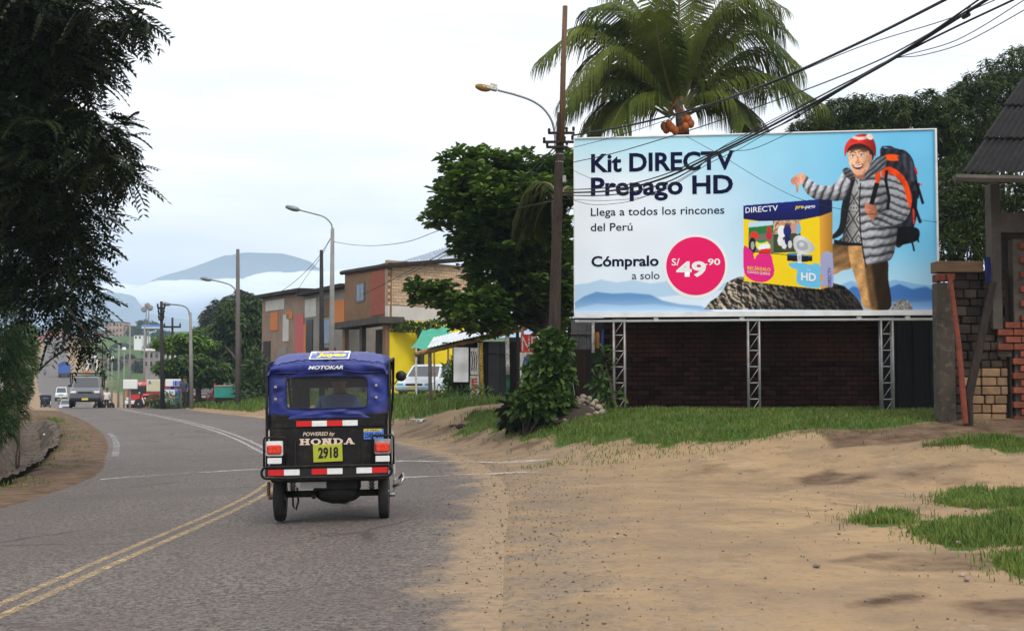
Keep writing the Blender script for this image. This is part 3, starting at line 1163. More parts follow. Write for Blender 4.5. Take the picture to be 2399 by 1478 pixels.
# layered hills at the foot of the print
for (pts, c, a) in (
        ([(1345, 668), (1380, 664), (1410, 655), (1450, 662), (1490, 656), (1530, 664), (1580, 657), (1620, 668), (1700, 660), (1760, 672), (1345, 720)], (170, 205, 235), .75),
        ([(1345, 712), (1370, 695), (1400, 684), (1440, 688), (1480, 686), (1530, 690), (1560, 704), (1600, 712), (1650, 716), (1700, 735), (1345, 735)], (88, 140, 195), .85),
        ([(1345, 725), (1400, 712), (1470, 716), (1540, 712), (1620, 722), (1700, 740), (1345, 740)], (150, 190, 225), .9),
        ([(1960, 672), (2000, 655), (2040, 668), (2075, 660), (2100, 652), (2150, 662), (2200, 668), (2200, 740), (1960, 740)], (120, 175, 225), .7),
        ([(1975, 690), (2005, 668), (2030, 675), (2060, 664), (2085, 672), (2110, 662), (2140, 674), (2170, 668), (2200, 682), (2200, 740), (1975, 740)], (58, 110, 180), .85),
        ([(1990, 712), (2050, 700), (2120, 706), (2200, 700), (2200, 745), (1990, 745)], (100, 150, 205), .8)):
    paint(pts, c, smooth=False, c6=False, alpha=a, soft=1.2)
mist = (sstep(690, 728, SY) * 0.45)[..., None]
canvas[:] = canvas * (1 - mist) + np.array([205, 226, 244.]) * mist
# rock
rock = paint([(1658, 724), (1672, 706), (1690, 694), (1705, 676), (1712, 660), (1738, 648), (1760, 646), (1850, 655), (1940, 655), (1985, 668), (2008, 690), (2022, 708), (2028, 724)], (96, 88, 80), smooth=False, c6=False)
n1, n2, n3 = vnoise(PW * PSS, PH * PSS, 11, 1), vnoise(PW * PSS, PH * PSS, 5, 2), vnoise(PW * PSS, PH * PSS, 24, 6)
hf = n1 * .5 + n2 * .22 + n3 * .8
slp = np.roll(hf, 3, 1) - np.roll(hf, -3, 1) + (np.roll(hf, -3, 0) - np.roll(hf, 3, 0))
rr = np.clip(.36 - slp * 2.6 + (n2 - .5) * .55, 0, 1)[..., None]
side = np.clip(1.15 - np.abs(SX - 1720) / 210, 0.35, 1.1)[..., None]
rk = (np.array([30, 28, 27.]) * (1 - rr) + np.array([198, 182, 160.]) * rr) * side
canvas[:] = canvas * (1 - rock[..., None]) + rk * rock[..., None]
st = paint([(2090, 724), (2098, 706), (2112, 699), (2130, 700), (2138, 712), (2142, 724)], (170, 160, 145), smooth=False, c6=False)
canvas[:] = canvas * (1 - st[..., None]) + (np.array([90, 85, 80.]) + 110 * n2[..., None]) * st[..., None]

skybase = canvas.copy()
# backpack (behind the hiker)
paint([(1150, 205), (1200, 170), (1270, 180), (1330, 182), (1385, 235), (1412, 320), (1430, 450), (1425, 600), (1405, 760), (1330, 900), (1255, 920), (1200, 600)], (46, 46, 54), shade=lambda x, y: 0.8 + .5 * np.sin(x * .05 + y * .02) ** 2)
paint([(1185, 225), (1240, 215), (1300, 228), (1322, 250), (1270, 268), (1205, 262)], (240, 92, 22))
paint([(1280, 240), (1350, 215), (1400, 300), (1425, 420), (1380, 420), (1330, 310)], (62, 62, 74), shade=lambda x, y: 0.8 + .5 * np.sin(x * .06) ** 2)
stroke([(1155, 182), (1168, 157), (1230, 155), (1275, 180)], 9, (40, 40, 50))
stroke([(1200, 160), (1290, 178), (1330, 200)], 8, (30, 30, 36))
paint([(1250, 800), (1330, 778), (1418, 788), (1440, 830), (1420, 885), (1340, 912), (1268, 915)], (24, 24, 27))
for pts, w in (([(1415, 420), (1440, 500), (1468, 602)], 20), ([(1400, 500), (1405, 620), (1447, 750)], 22), ([(1440, 440), (1432, 520), (1430, 560)], 12), ([(1375, 880), (1388, 920), (1397, 968)], 13), ([(1425, 860), (1430, 900)], 12)):
    stroke(pts, w, (26, 26, 30))
stroke([(1412, 320), (1425, 370)], 14, (220, 40, 40))
stroke([(1440, 448), (1465, 452)], 10, (225, 60, 60))
stroke([(1395, 640), (1398, 760)], 12, (225, 60, 40))
# legs
paint([(780, 922), (900, 925), (935, 1000), (922, 1100), (860, 1118), (785, 1142)], (172, 134, 92), shade=lambda x, y: np.clip(0.62 + 0.0028 * (y - 925) - .25 * np.exp(-((y - 1075) / 40.) ** 2) + .06 * np.sin(y * .09 + x * .05), .35, 1.15))
paint([(905, 920), (1010, 930), (1100, 1040), (1195, 1040), (1200, 1180), (1212, 1412), (1026, 1412), (985, 1290), (938, 1130), (915, 1050)], (178, 138, 92),
      shade=lambda x, y: np.clip(1.12 - np.maximum(0, x - 1020 - (y - 1100) * .12) * .011, .3, 1.12) * (1 + .07 * np.sin(x * .06 + y * .021)))
stroke([(1040, 1080), (1050, 1200), (1085, 1410)], 26, (60, 50, 38), alpha=.6, soft=3)
# sweater, lining
sw = paint([(930, 400), (1000, 425), (1002, 920), (800, 915), (860, 860), (885, 700), (915, 540)], (196, 194, 190), smooth=False)
xs_, ys_ = (SX - 1720) * 3.284, (SY - 290) * 3.284
dia = np.abs(((xs_ - 945 + (ys_ - 640) * .05) % 92) - 46) / 46 + np.abs(((ys_ - 640) % 160) - 80) / 80
pat = (np.abs(dia - 1.0) < .13) | (np.abs(dia - .45) < .10) | ((np.sin(ys_ * .16) > .4) & (np.abs(ys_ - 600) < 40) & (np.sin(xs_ * .3) > -.2))
pk = (sw * pat * 0.75)[..., None]
canvas[:] = canvas * (1 - pk) + np.array([62, 62, 66.]) * pk
shd = (sw * np.clip(.5 - (xs_ - 870) / 260, 0, .5))[..., None]
canvas[:] = canvas * (1 - shd)
paint([(795, 880), (900, 902), (1003, 908), (1003, 928), (880, 928), (796, 915)], (34, 34, 38), smooth=False)
# jacket
def jit(x, y):
    return .45 * np.sin(x * .021 + y * .013) + .3 * np.sin(x * .047 - y * .031 + 1) + .16 * np.sin(x * .11 + y * .09)


def quilt(k, ph, sl):
    def f(x, y):
        t = (y + x * sl) / k + (ph + jit(x, y) * .55) / math.pi
        i = np.floor(t)
        g = t - i
        puff = np.clip(np.sin(math.pi * g), 0, 1) ** .55 * (1.12 - .62 * g)
        per = .82 + .34 * np.abs(np.sin(i * 12.9898 + 1.3))
        return np.clip(.20 + .98 * puff * per + .10 * np.sin(x * .13 + y * .07 + i) * puff, .16, 1.25)
    return f
paint([(868, 345), (900, 322), (940, 350), (962, 400), (930, 520), (905, 660), (870, 820), (790, 876), (782, 850), (835, 780), (852, 640), (875, 520), (880, 420)], (40, 41, 46))
jk = paint([(985, 430), (1060, 388), (1140, 300), (1210, 330), (1290, 420), (1330, 560), (1280, 760), (1262, 900), (1240, 1000), (1190, 1048), (1032, 1066), (1012, 960), (992, 800), (988, 600)], (166, 167, 172),
           shade=lambda x, y: np.clip(quilt(66, .4, .16)(x, y) * (1.12 - np.maximum(0, x - 1050) * .0026), .2, 1.1))
stroke([(1000, 440), (989, 620), (996, 820), (1012, 960), (1036, 1095)], 8, (22, 22, 26))
# far arm with pointing hand
paint([(872, 350), (905, 330), (925, 420), (895, 540), (850, 578), (720, 578), (650, 566), (600, 532), (562, 474), (548, 402), (566, 372), (602, 396), (640, 432), (700, 462), (800, 448)], (176, 177, 182),
      shade=lambda x, y: np.clip(quilt(50, .3, 0)(y, x * .85 + y * .35) * (1.2 - np.maximum(0, y - 450) * .0050), .16, 1.15))
paint([(472, 412), (520, 376), (562, 366), (578, 402), (560, 440), (532, 456), (524, 508), (512, 514), (506, 462), (484, 452), (470, 436)], (226, 164, 138), shade=lambda x, y: np.clip(1.1 - np.abs(x - 545) * .003 - (y - 400) * .0015, .6, 1.1))
stroke([(484, 420), (500, 430), (512, 450)], 5, (160, 92, 72), alpha=.6)
stroke([(505, 405), (524, 420), (530, 440)], 5, (160, 92, 72), alpha=.5)
# near arm
paint([(1150, 372), (1220, 372), (1290, 412), (1340, 500), (1372, 590), (1366, 672), (1318, 740), (1240, 768), (1150, 776), (1092, 764), (1078, 742), (1104, 700), (1128, 664), (1190, 650), (1210, 560), (1175, 470)], (158, 160, 166),
      shade=lambda x, y: np.clip(quilt(56, 0.2, -.35)(x, y) * (1.1 - np.abs(x - 1250) * .0016), .2, 1.05))
paint([(1036, 604), (1082, 592), (1116, 632), (1120, 690), (1088, 730), (1062, 704), (1034, 660)], (206, 138, 106), shade=lambda x, y: np.clip(1.15 - (x - 1030) * .005, .6, 1.15))
for q in range(3):
    stroke([(1038 + 4 * q, 632 + q * 24), (1070, 640 + q * 22), (1092, 650 + q * 18)], 5, (140, 80, 58), alpha=.65)
# straps
paint([(1112, 352), (1150, 346), (1140, 440), (1118, 450)], (232, 84, 24))
paint([(1160, 350), (1205, 312), (1262, 330), (1320, 380), (1362, 460), (1384, 560), (1372, 640), (1345, 560), (1322, 470), (1272, 400), (1222, 366), (1180, 400), (1172, 400)], (228, 78, 22), shade=lambda x, y: np.clip(1.1 - np.abs(np.sin(x * .03)) * .2, 0, 1.1))
stroke([(1125, 440), (1110, 500), (1080, 606)], 34, (26, 26, 30))
stroke([(1200, 340), (1190, 420), (1215, 560), (1200, 650)], 22, (28, 28, 33))
# collar and hood
paint([(1000, 390), (1060, 322), (1130, 238), (1196, 240), (1182, 320), (1080, 390), (1010, 428)], (120, 121, 128), shade=quilt(40, .5, .9))
paint([(866, 345), (892, 322), (940, 350), (964, 392), (930, 420), (900, 400), (880, 380)], (96, 97, 104), shade=quilt(34, .5, .5))
# head
paint([(948, 350), (1035, 340), (1020, 402), (985, 412), (960, 398)], (168, 112, 86))
paint([(902, 190), (930, 145), (1000, 128), (1078, 150), (1104, 220), (1092, 268), (1066, 300), (1052, 240), (1000, 180), (920, 210)], (58, 38, 28), shade=lambda x, y: .8 + .4 * np.sin(x * .2 + y * .13) ** 2)
paint([(908, 205), (936, 178), (1000, 166), (1056, 178), (1074, 232), (1072, 292), (1058, 334), (1028, 368), (986, 384), (952, 364), (926, 322), (912, 268)], (228, 176, 142),
      shade=lambda x, y: np.clip(1.08 - np.maximum(0, x - 1005) * .0042 - np.maximum(0, y - 330) * .003, .6, 1.08))
paint([(1068, 225), (1086, 222), (1090, 262), (1072, 285)], (196, 132, 104))
paint([(928, 172), (990, 158), (1058, 172), (1050, 196), (990, 182), (930, 196)], (74, 50, 36), alpha=.85, soft=1)
for ex, ey in ((944, 230), (1008, 224)):
    paint([(ex - 20, ey + 1), (ex - 4, ey - 8), (ex + 18, ey - 3), (ex + 10, ey + 7), (ex - 8, ey + 9)], (240, 235, 228))
    paint([(ex - 7, ey), (ex, ey - 7), (ex + 7, ey), (ex, ey + 7)], (38, 26, 20))
    stroke([(ex - 21, ey - 3), (ex - 2, ey - 12), (ex + 20, ey - 6)], 4, (90, 56, 42), alpha=.8)
    stroke([(ex - 20, ey + 13), (ex, ey + 17), (ex + 18, ey + 12)], 4, (176, 116, 90), alpha=.7)
    stroke([(ex - 24, ey - 22), (ex, ey - 33), (ex + 26, ey - 24)], 8, (84, 56, 40), alpha=.85)
paint([(968, 225), (976, 258), (962, 278), (974, 288), (996, 282), (990, 262), (986, 230)], (204, 142, 112), alpha=.75, soft=1)
stroke([(962, 282), (976, 289), (998, 282)], 4, (130, 74, 58), alpha=.8)
paint([(942, 300), (976, 304), (1022, 290), (1014, 322), (984, 336), (955, 326)], (126, 40, 40))
paint([(948, 303), (978, 307), (1016, 296), (1006, 312), (980, 319), (956, 314)], (246, 242, 236))
stroke([(934, 286), (938, 306), (950, 330)], 5, (164, 104, 80), alpha=.7)
stroke([(1030, 276), (1032, 300), (1020, 330)], 5, (164, 104, 80), alpha=.7)
# knitted cap
cap_ = paint([(884, 236), (882, 170), (905, 118), (955, 76), (1020, 58), (1078, 68), (1106, 110), (1120, 170), (1114, 236), (1092, 190), (1050, 150), (990, 132), (930, 150), (902, 190)], (214, 60, 52))
band = np.sin((ys_ + ((xs_ - 1000) / 115.) ** 2 * 46 - 132) * math.pi / 26)
wb = (cap_ * (band > .1) * (ys_ + ((xs_ - 1000) / 115.) ** 2 * 46 < 118))[..., None] * .85
canvas[:] = canvas * (1 - wb) + np.array([238, 226, 212.]) * wb
canvas[:] = canvas * (1 - (cap_ * np.clip((xs_ - 1000) / 320, 0, .4))[..., None])
paint([(1046, 82), (1062, 58), (1092, 64), (1100, 92), (1076, 104)], (232, 214, 200))

# photographic grain and softness over the figure
fig = blur((np.abs(canvas - np.broadcast_to(skybase, canvas.shape)).sum(-1) > 30).astype(np.float32), 1)[..., None]
tex = (vnoise(PW * PSS, PH * PSS, 3, 31) * .6 + vnoise(PW * PSS, PH * PSS, 7, 32) * .5 + vnoise(PW * PSS, PH * PSS, 22, 33) * .5 - .8)[..., None]
ctr = (canvas - 110) * 1.12 + 106
canvas[:] = np.clip(canvas * (1 - fig) + (ctr * (1 + .30 * tex)) * fig, 0, 255)
for c_ in range(3):
    canvas[..., c_] = blur(canvas[..., c_], 1)
# the carton
paint([(103, 620), (685, 568), (692, 1266), (106, 1206)], (250, 214, 22), smooth=False)
paint([(684, 568), (784, 574), (786, 1242), (691, 1266)], (206, 148, 52), smooth=False, shade=lambda x, y: 1.15 - (x - 684) * .003)
paint([(103, 620), (685, 568), (686, 700), (560, 726), (400, 742), (240, 742), (104, 724)], (22, 30, 104), smooth=False, shade=lambda x, y: 1.25 - (y - 570) * .003)
paint([(684, 568), (784, 574), (784, 664), (686, 702)], (17, 20, 66), smooth=False)
# television picture: a race and a match, as plain blobs of colour
tvm = paint([(143, 745), (540, 728), (541, 976), (300, 990), (140, 978)], (70, 130, 80), smooth=False)
paint([(143, 745), (330, 737), (330, 775), (143, 790)], (190, 225, 240), smooth=False)
paint([(143, 790), (330, 770), (330, 830), (143, 850)], (44, 120, 62), smooth=False)
paint([(143, 850), (330, 830), (330, 990), (143, 980)], (120, 112, 100), smooth=False)
paint([(333, 737), (540, 728), (541, 976), (333, 985)], (64, 74, 46), smooth=False)
paint([(333, 737), (540, 728), (540, 830), (333, 840)], (222, 188, 150), smooth=False)
cz = vnoise(PW * PSS, PH * PSS, 4, 12)
mk = (tvm * (xs_ > 335) * (ys_ < 835) * (cz > .55))[..., None] * .7
canvas[:] = canvas * (1 - mk) + np.array([110, 70, 60.]) * mk
for (x, y, w, h, c) in ((398, 770, 24, 22, (205, 150, 110)), (398, 820, 34, 48, (240, 240, 244)), (385, 890, 22, 40, (236, 236, 240)), (415, 920, 22, 36, (225, 225, 232)), (440, 772, 20, 20, (120, 80, 60)), (440, 815, 32, 46, (36, 44, 110)), (440, 885, 22, 42, (30, 36, 90)), (460, 920, 16, 30, (220, 215, 215)),
                        (520, 800, 26, 40, (120, 190, 225)), (490, 790, 20, 36, (215, 150, 140)), (300, 800, 18, 20, (220, 40, 50)), (300, 850, 24, 34, (200, 40, 60)), (185, 850, 34, 30, (222, 60, 40)), (172, 930, 30, 62, (30, 32, 34)), (172, 930, 15, 32, (170, 172, 176))):
    paint([(x - w, y), (x - w * .6, y - h * .8), (x, y - h), (x + w * .6, y - h * .8), (x + w, y), (x + w * .6, y + h * .8), (x, y + h), (x - w * .6, y + h * .8)], c)
paint([(195, 905), (230, 888), (280, 895), (310, 930), (300, 962), (240, 970), (205, 950)], (238, 226, 90))
paint([(220, 930), (285, 915), (305, 940), (270, 968), (225, 962)], (240, 244, 246))
paint([(232, 962), (310, 955), (300, 985), (225, 1000)], (226, 44, 36))
paint([(205, 895), (250, 885), (278, 897), (235, 910)], (40, 140, 70))
stroke([(140, 976), (300, 990), (480, 1004)], 6, (90, 70, 30))
# blobs
paint([(104, 942), (140, 950), (175, 985), (188, 1036), (210, 1000), (262, 992), (312, 1000), (328, 1060), (338, 1120), (326, 1170), (280, 1206), (220, 1212), (160, 1194), (106, 1130)], (232, 38, 134))
paint([(446, 1068), (500, 1058), (560, 1062), (612, 1076), (660, 1064), (690, 1100), (691, 1240), (640, 1256), (570, 1246), (516, 1222), (505, 1180), (512, 1120), (470, 1100)], (110, 196, 236))
paint([(694, 1010), (730, 974), (770, 980), (785, 1010), (786, 1230), (740, 1240), (700, 1236), (692, 1120)], (166, 168, 206))
paint([(690, 1150), (706, 1160), (704, 1190), (691, 1200)], (240, 150, 30))
# dish and receiver
paint([(486, 880), (520, 850), (572, 862), (618, 900), (648, 940), (640, 968), (590, 990), (530, 990), (492, 950)], (206, 208, 212), shade=lambda x, y: 1.1 - np.abs(x - 545) * .002)
paint([(512, 905), (545, 885), (588, 905), (598, 950), (556, 968), (518, 950)], (172, 176, 182))
paint([(532, 910), (552, 902), (568, 920), (550, 938), (534, 930)], (216, 218, 222))
paint([(436, 990), (500, 985), (560, 1000), (630, 1004), (628, 1048), (560, 1056), (500, 1052), (436, 1046)], (26, 28, 34), smooth=False)
paint([(436, 990), (500, 985), (560, 1000), (630, 1004), (630, 1014), (436, 1002)], (60, 130, 175), smooth=False)
paint([(514, 992), (544, 992), (548, 1062), (518, 1062)], (236, 236, 238), smooth=False)
for q in range(4):
    stroke([(520, 1006 + q * 13), (542, 1006 + q * 13)], 5, (70, 70, 80))

# ---- geometry of the board
bl, br = W(1347, 745, 25.55), W(2197, 735, 24.6)
BW = (Vector((br.x, br.y, 0)) - Vector((bl.x, bl.y, 0))).length
BYAW = math.atan2(br.y - bl.y, br.x - bl.x)
BH = 3.60
BZ = 2.745
bmid = (bl + br) / 2
bgz = gz(bmid.x, bmid.y)
board = empty("billboard", (bmid.x, bmid.y, bgz - 0.05), "large white framed billboard on three lattice legs advertising a prepaid satellite kit", "billboard", rz=BYAW)
B0 = BZ - (bgz - 0.05)                       # height of the sheet's lower edge in the board's own frame
mb = MB()
mb.box((0, 0.09, B0 + BH / 2), (BW, 0.10, BH - .02))
mb.build("back_panel", M_galv, board)


def uv_of(px, py):
    u = (px - 1346) / 850.0
    u = (px - (1345 + 4 * min(1, max(0, (py - 320) / 420)))) / (850.0 - 3 * min(1, max(0, (py - 300) / 440)))
    top, bot = 322 - 25 * u, 745 - 10 * u
    return u, (py - top) / (bot - top)


def on_board(px, py, off=0.0):
    u, v = uv_of(px, py)
    return Vector(((u - .5) * BW, -off, B0 + (1 - v) * BH))


nu, nv = 700, 348
V0, V1 = 0.0, 0.972
uu, vv2 = np.meshgrid(np.linspace(0, 1, nu + 1), np.linspace(V0, V1, nv + 1))
spx = 1345 + 4 * vv2 + uu * (850 - 3 * vv2)
spy = (322 - 25 * uu) + vv2 * (423 + 15 * uu)
cx_, cy_ = np.clip((spx - PX0) * PSS - .5, 0, PW * PSS - 2), np.clip((spy - PY0) * PSS - .5, 0, PH * PSS - 2)
i_, j_ = cx_.astype(int), cy_.astype(int)
fx, fy = (cx_ - i_)[..., None], (cy_ - j_)[..., None]
img = canvas[j_, i_] * (1 - fx) * (1 - fy) + canvas[j_, i_ + 1] * fx * (1 - fy) + canvas[j_ + 1, i_] * (1 - fx) * fy + canvas[j_ + 1, i_ + 1] * fx * fy
img = np.clip(img, 0, 255) / 255
img = np.where(img <= .04045, img / 12.92, ((img + .055) / 1.055) ** 2.4)
pv_ = np.stack([(uu - .5) * BW, 0.012 * np.sin(uu * 9) * np.sin(vv2 * 7) * 0 + 0.028 + 0 * uu, B0 + (1 - vv2) * BH], -1).reshape(-1, 3)
ii = np.arange((nu + 1) * (nv + 1)).reshape(nv + 1, nu + 1)
pf = np.stack([ii[1:, :-1], ii[1:, 1:], ii[:-1, 1:], ii[:-1, :-1]], -1).reshape(-1, 4)
M_print = bpy.data.materials.new("printed vinyl")
M_print.use_nodes = True
N, L = M_print.node_tree.nodes, M_print.node_tree.links
b = N['Principled BSDF']
b.inputs['Roughness'].default_value = 0.5
b.inputs['Specular IOR Level'].default_value = 0.12
va = N.new('ShaderNodeVertexColor')
va.layer_name = 'print'
gm = N.new('ShaderNodeMix')
gm.data_type = 'RGBA'
gm.blend_type = 'MULTIPLY'
gm.inputs[0].default_value = 1.0
gm.inputs[7].default_value = (0.98, 0.98, 0.98, 1)
L.new(va.outputs[0], gm.inputs[6])
L.new(gm.outputs[2], b.inputs['Base Color'])
me = np_mesh("poster", pv_, pf, M_print)
set_attr(me, 'print', img.reshape(-1, 3))
link("poster", me, board)


def board_text(body, m, px0, py_base, px1, cap_px, bold=0.0, shear=0.0, off=-0.022, name="lettering"):
    a, c = on_board(px0, py_base), on_board(px1, py_base - 0)
    a2, c2 = on_board(px0, py_base), on_board(px0, py_base - cap_px)
    return text_fit(name, body, m, board, (a.x, -off, a.z), (1, 0, 0), (0, 0, 1), c.x - a.x, c2.z - a2.z, bold, shear)


board_text("Kit DIRECTV", M_navy, 1386, 402, 1729, 44, 0.028)
board_text("Prepago HD", M_navy, 1386, 458, 1727, 44, 0.028)
board_text("Llega a todos los rincones", M_navy, 1386, 505, 1706, 18.5, 0.006)
board_text("del Perú", M_navy, 1386, 541, 1487, 18.5, 0.006)
board_text("Cómpralo", M_navy, 1388, 625, 1550, 25, 0.026)
board_text("a solo", M_navy, 1486, 654, 1552, 18, 0.0)


def disc(px, py, rpx, m, off, name):
    c = on_board(px, py)
    r_ = rpx * BW / 848
    mb = MB()
    mb.add([(c.x + r_ * math.cos(k * math.pi / 32), -off, c.z + r_ * math.sin(k * math.pi / 32)) for k in range(64)], [tuple(range(64))])
    return mb.build(name, m, board)


disc(1638, 623, 77, M_wprint, -0.024, "price_disc")
disc(1638, 622, 70, M_pink, -0.021, "price_disc")
board_text("S/", M_wprint, 1581, 621, 1600, 16, 0.012, off=-0.018)
board_text("49", M_wprint, 1592, 648, 1663, 36, 0.035, off=-0.018)
board_text(".90", M_wprint, 1661, 620, 1696, 15, 0.02, off=-0.018)
M_cprint = mat("pale print", (0.78, 0.82, 0.9), rough=0.5)
M_ltblue = mat("lilac blue print", (0.08, 0.12, 0.42), rough=0.5)


def skew_text(body, m, px0, py0, px1, py1, cap_px, bold=0.0, shear=0.0, off=-0.022):
    a, c, t = on_board(px0, py0), on_board(px1, py1), on_board(px0, py0 - cap_px)
    ux = Vector((c.x - a.x, 0, c.z - a.z))
    w = ux.length
    ux.normalize()
    return text_fit("lettering", body, m, board, (a.x, -off, a.z), tuple(ux), (0, 0, 1), w, t.z - a.z, bold, shear)


skew_text("IRECTV", M_cprint, 1769, 495.5, 1832, 490.5, 13, 0.012)
skew_text("D", M_cprint, 1756, 496.5, 1767, 495.5, 13, 0.012)
skew_text("pre", M_yprint, 1872, 486, 1892, 485, 9.5, 0.02, 0.25)
skew_text("-pago", M_cprint, 1892, 485.5, 1919, 483.5, 9, 0.02, 0.25)
skew_text("RECÁRGALO", M_yprint, 1760, 630, 1814, 634, 8, 0.012)
skew_text("CUANDO QUIERAS", M_wprint, 1760, 638, 1813, 643, 6, 0.0)
skew_text("HD", M_wprint, 1885, 655, 1920, 657, 19, 0.03)
skew_text("TV", M_wprint, 1898, 633, 1907, 633, 4.5, 0.02)
a_, c_, = on_board(1955, 668), on_board(1955, 624)
text_fit("lettering", "DIRECTV", M_ltblue, board, (a_.x, 0.022, a_.z), (0, 0, 1), (-1, 0, 0), c_.z - a_.z, 0.065, 0.01)
# frame
mb = MB()
mb.box((0, 0.02, B0 + BH * 0.014), (BW, 0.13, BH * 0.028))
mb.build("bottom_rail", M_white, board)
mb = MB()
mb.box((BW / 2 + 0.018, 0.04, B0 + BH / 2), (0.035, 0.16, BH + 0.03))
mb.build("side_rail", M_white, board)
mb = MB()
mb.box((-BW / 2 - 0.010, 0.06, B0 + BH / 2), (0.02, 0.12, BH))
mb.build("side_rail", M_white, board)
mb = MB()
mb.box((0, 0.06, B0 + BH + 0.012), (BW, 0.12, 0.024))
mb.build("top_rail", M_white, board)
mb = MB()
mb.tube([(-BW / 2, 0.03, B0 - 0.075), (0, 0.03, B0 - 0.07), (BW / 2, 0.03, B0 - 0.075)], 0.026, 8)
tb = mb.build("lower_pipe", M_white, board, True)
for q in (-.27, -.03, .29, .42):
    mb = MB()
    mb.bevbox((q * BW, 0.03, B0 - 0.05), (0.10, 0.07, 0.09), 0.015)
    mb.build("clamp", M_white, tb)

# ---- lattice legs
def lattice_leg(px):
    p = on_board(px, 745)
    x = p.x
    w, d = 0.215, 0.22
    root = empty("lattice_leg", (x, 0.14, 0))
    root.parent = board
    top = B0 - 0.02
    for sx in (-1, 1):
        for sy in (-1, 1):
            mb = MB()
            mb.tube([(sx * w / 2, sy * d / 2, -0.15), (sx * w / 2, sy * d / 2, top)], 0.021, 8)
            mb.build("chord", M_galv, root, True)
    n = 6
    st = top / n
    for k in range(n + 1):
        z = max(0.05, top - 0.02 - k * st)
        mb = MB()
        mb.tube([(-w / 2, -d / 2, z), (w / 2, -d / 2, z)], 0.014, 6)
        mb.tube([(w / 2, -d / 2, z), (w / 2, d / 2, z + .004), (-w / 2, d / 2, z + .004), (-w / 2, -d / 2, z + .004)], 0.012, 6)
        mb.build("rung", M_galv, root, True)
        if k < n:
            mb = MB()
            mb.tube([(-w / 2, -d / 2, z - st), (w / 2, -d / 2, z)], 0.009, 6)
            mb.build("brace", M_galv, root, True)


for q in (1455, 1774, 2081):
    lattice_leg(q)

# ================================================================== brick wall and added light-blocking roof behind the board
def board_pt(lx, ly, z):
    c, s = math.cos(BYAW), math.sin(BYAW)
    return Vector((bmid.x + lx * c - ly * s, bmid.y + lx * s + ly * c, z))


M_brickd = mat("shade dark red brick", (0.060, 0.025, 0.015), (0.022, 0.011, 0.008), 1.1, 0.95, bump=0.4, bscale=30, rand=0.45, spec=0.08)  # brick tone lowered to deepen the shade under the board
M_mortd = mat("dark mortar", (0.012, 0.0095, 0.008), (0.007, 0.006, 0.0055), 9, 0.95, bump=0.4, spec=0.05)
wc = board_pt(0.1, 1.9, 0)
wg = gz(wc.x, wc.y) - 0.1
wallo = empty("brick_wall", (wc.x, wc.y, wg), "dark red brick wall in the shade under the billboard", "wall", rz=BYAW)
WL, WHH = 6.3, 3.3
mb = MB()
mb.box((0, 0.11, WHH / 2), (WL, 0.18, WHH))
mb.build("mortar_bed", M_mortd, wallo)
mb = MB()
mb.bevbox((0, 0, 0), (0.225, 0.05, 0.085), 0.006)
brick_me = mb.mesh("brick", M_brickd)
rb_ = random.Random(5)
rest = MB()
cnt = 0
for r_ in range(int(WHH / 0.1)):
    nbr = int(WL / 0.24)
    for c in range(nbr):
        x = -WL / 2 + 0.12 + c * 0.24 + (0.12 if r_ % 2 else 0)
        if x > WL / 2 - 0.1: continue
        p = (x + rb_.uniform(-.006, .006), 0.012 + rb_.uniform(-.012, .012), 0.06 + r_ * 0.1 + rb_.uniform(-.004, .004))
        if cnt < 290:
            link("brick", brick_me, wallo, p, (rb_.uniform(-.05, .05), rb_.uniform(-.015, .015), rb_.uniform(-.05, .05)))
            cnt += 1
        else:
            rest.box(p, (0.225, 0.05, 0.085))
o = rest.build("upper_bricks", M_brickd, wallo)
o['kind'] = 'stuff'
# unseen roof added to block sky light, from the wall to the board's back
M_oldtin = mat("old dark corrugated tin", (0.05, 0.048, 0.046), (0.03, 0.026, 0.024), 3, 0.7, metal=0.3, c3=(0.08, 0.05, 0.035))
lc = board_pt(0, 1.1, 0)
lean = empty("shade_roof", (lc.x, lc.y, wg), "unseen tin roof added to keep the space under the billboard dark", "light blocker", rz=BYAW)


def corrugated(mb, x0, x1, y0, z0, y1, z1, pitch=0.076, amp=0.012, nv=2):
    n = int((x1 - x0) / pitch * 4)
    mb.grid(lambda u, v: (x0 + (x1 - x0) * u, y0 + (y1 - y0) * v, z0 + (z1 - z0) * v + amp * math.sin((x1 - x0) * u / pitch * 2 * math.pi)), n, nv)


for k in range(7):
    mb = MB()
    corrugated(mb, -3.42 + k * 0.97, -2.42 + k * 0.97, -0.85, 3.15, 1.0, 3.42 + 0.004 * (k % 2))
    mb.build("tin_sheet", M_oldtin, lean)
for k in range(4):
    mb = MB()
    mb.tube([(-3.2 + k * 2.1, -0.8, 3.06), (-3.2 + k * 2.1, 1.0, 3.32)], 0.05, 6)
    mb.build("rafter", M_dkwood, lean)
# near-black boards stand in for the shade of the right-hand gap, beside the pillar
pe = board_pt(BW / 2 - 0.32, 1.7, 0)
M_shadeboard = mat("shade black boards", (0.009, 0.008, 0.0075), (0.005, 0.0045, 0.0045), 3, 0.9, bump=0.5, bscale=20, stretch=(8, 1, .6))  # shade of the gap and the dark interiors put into the board colour
gap_dark = empty("gap_shade", (pe.x, pe.y, gz(pe.x, pe.y) - .05), "near black boards added as the shade in the gap right of the brick wall", "dark panel", rz=BYAW)
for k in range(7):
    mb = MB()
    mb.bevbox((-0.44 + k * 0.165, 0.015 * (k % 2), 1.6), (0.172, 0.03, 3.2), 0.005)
    mb.build("plank", M_shadeboard, gap_dark)

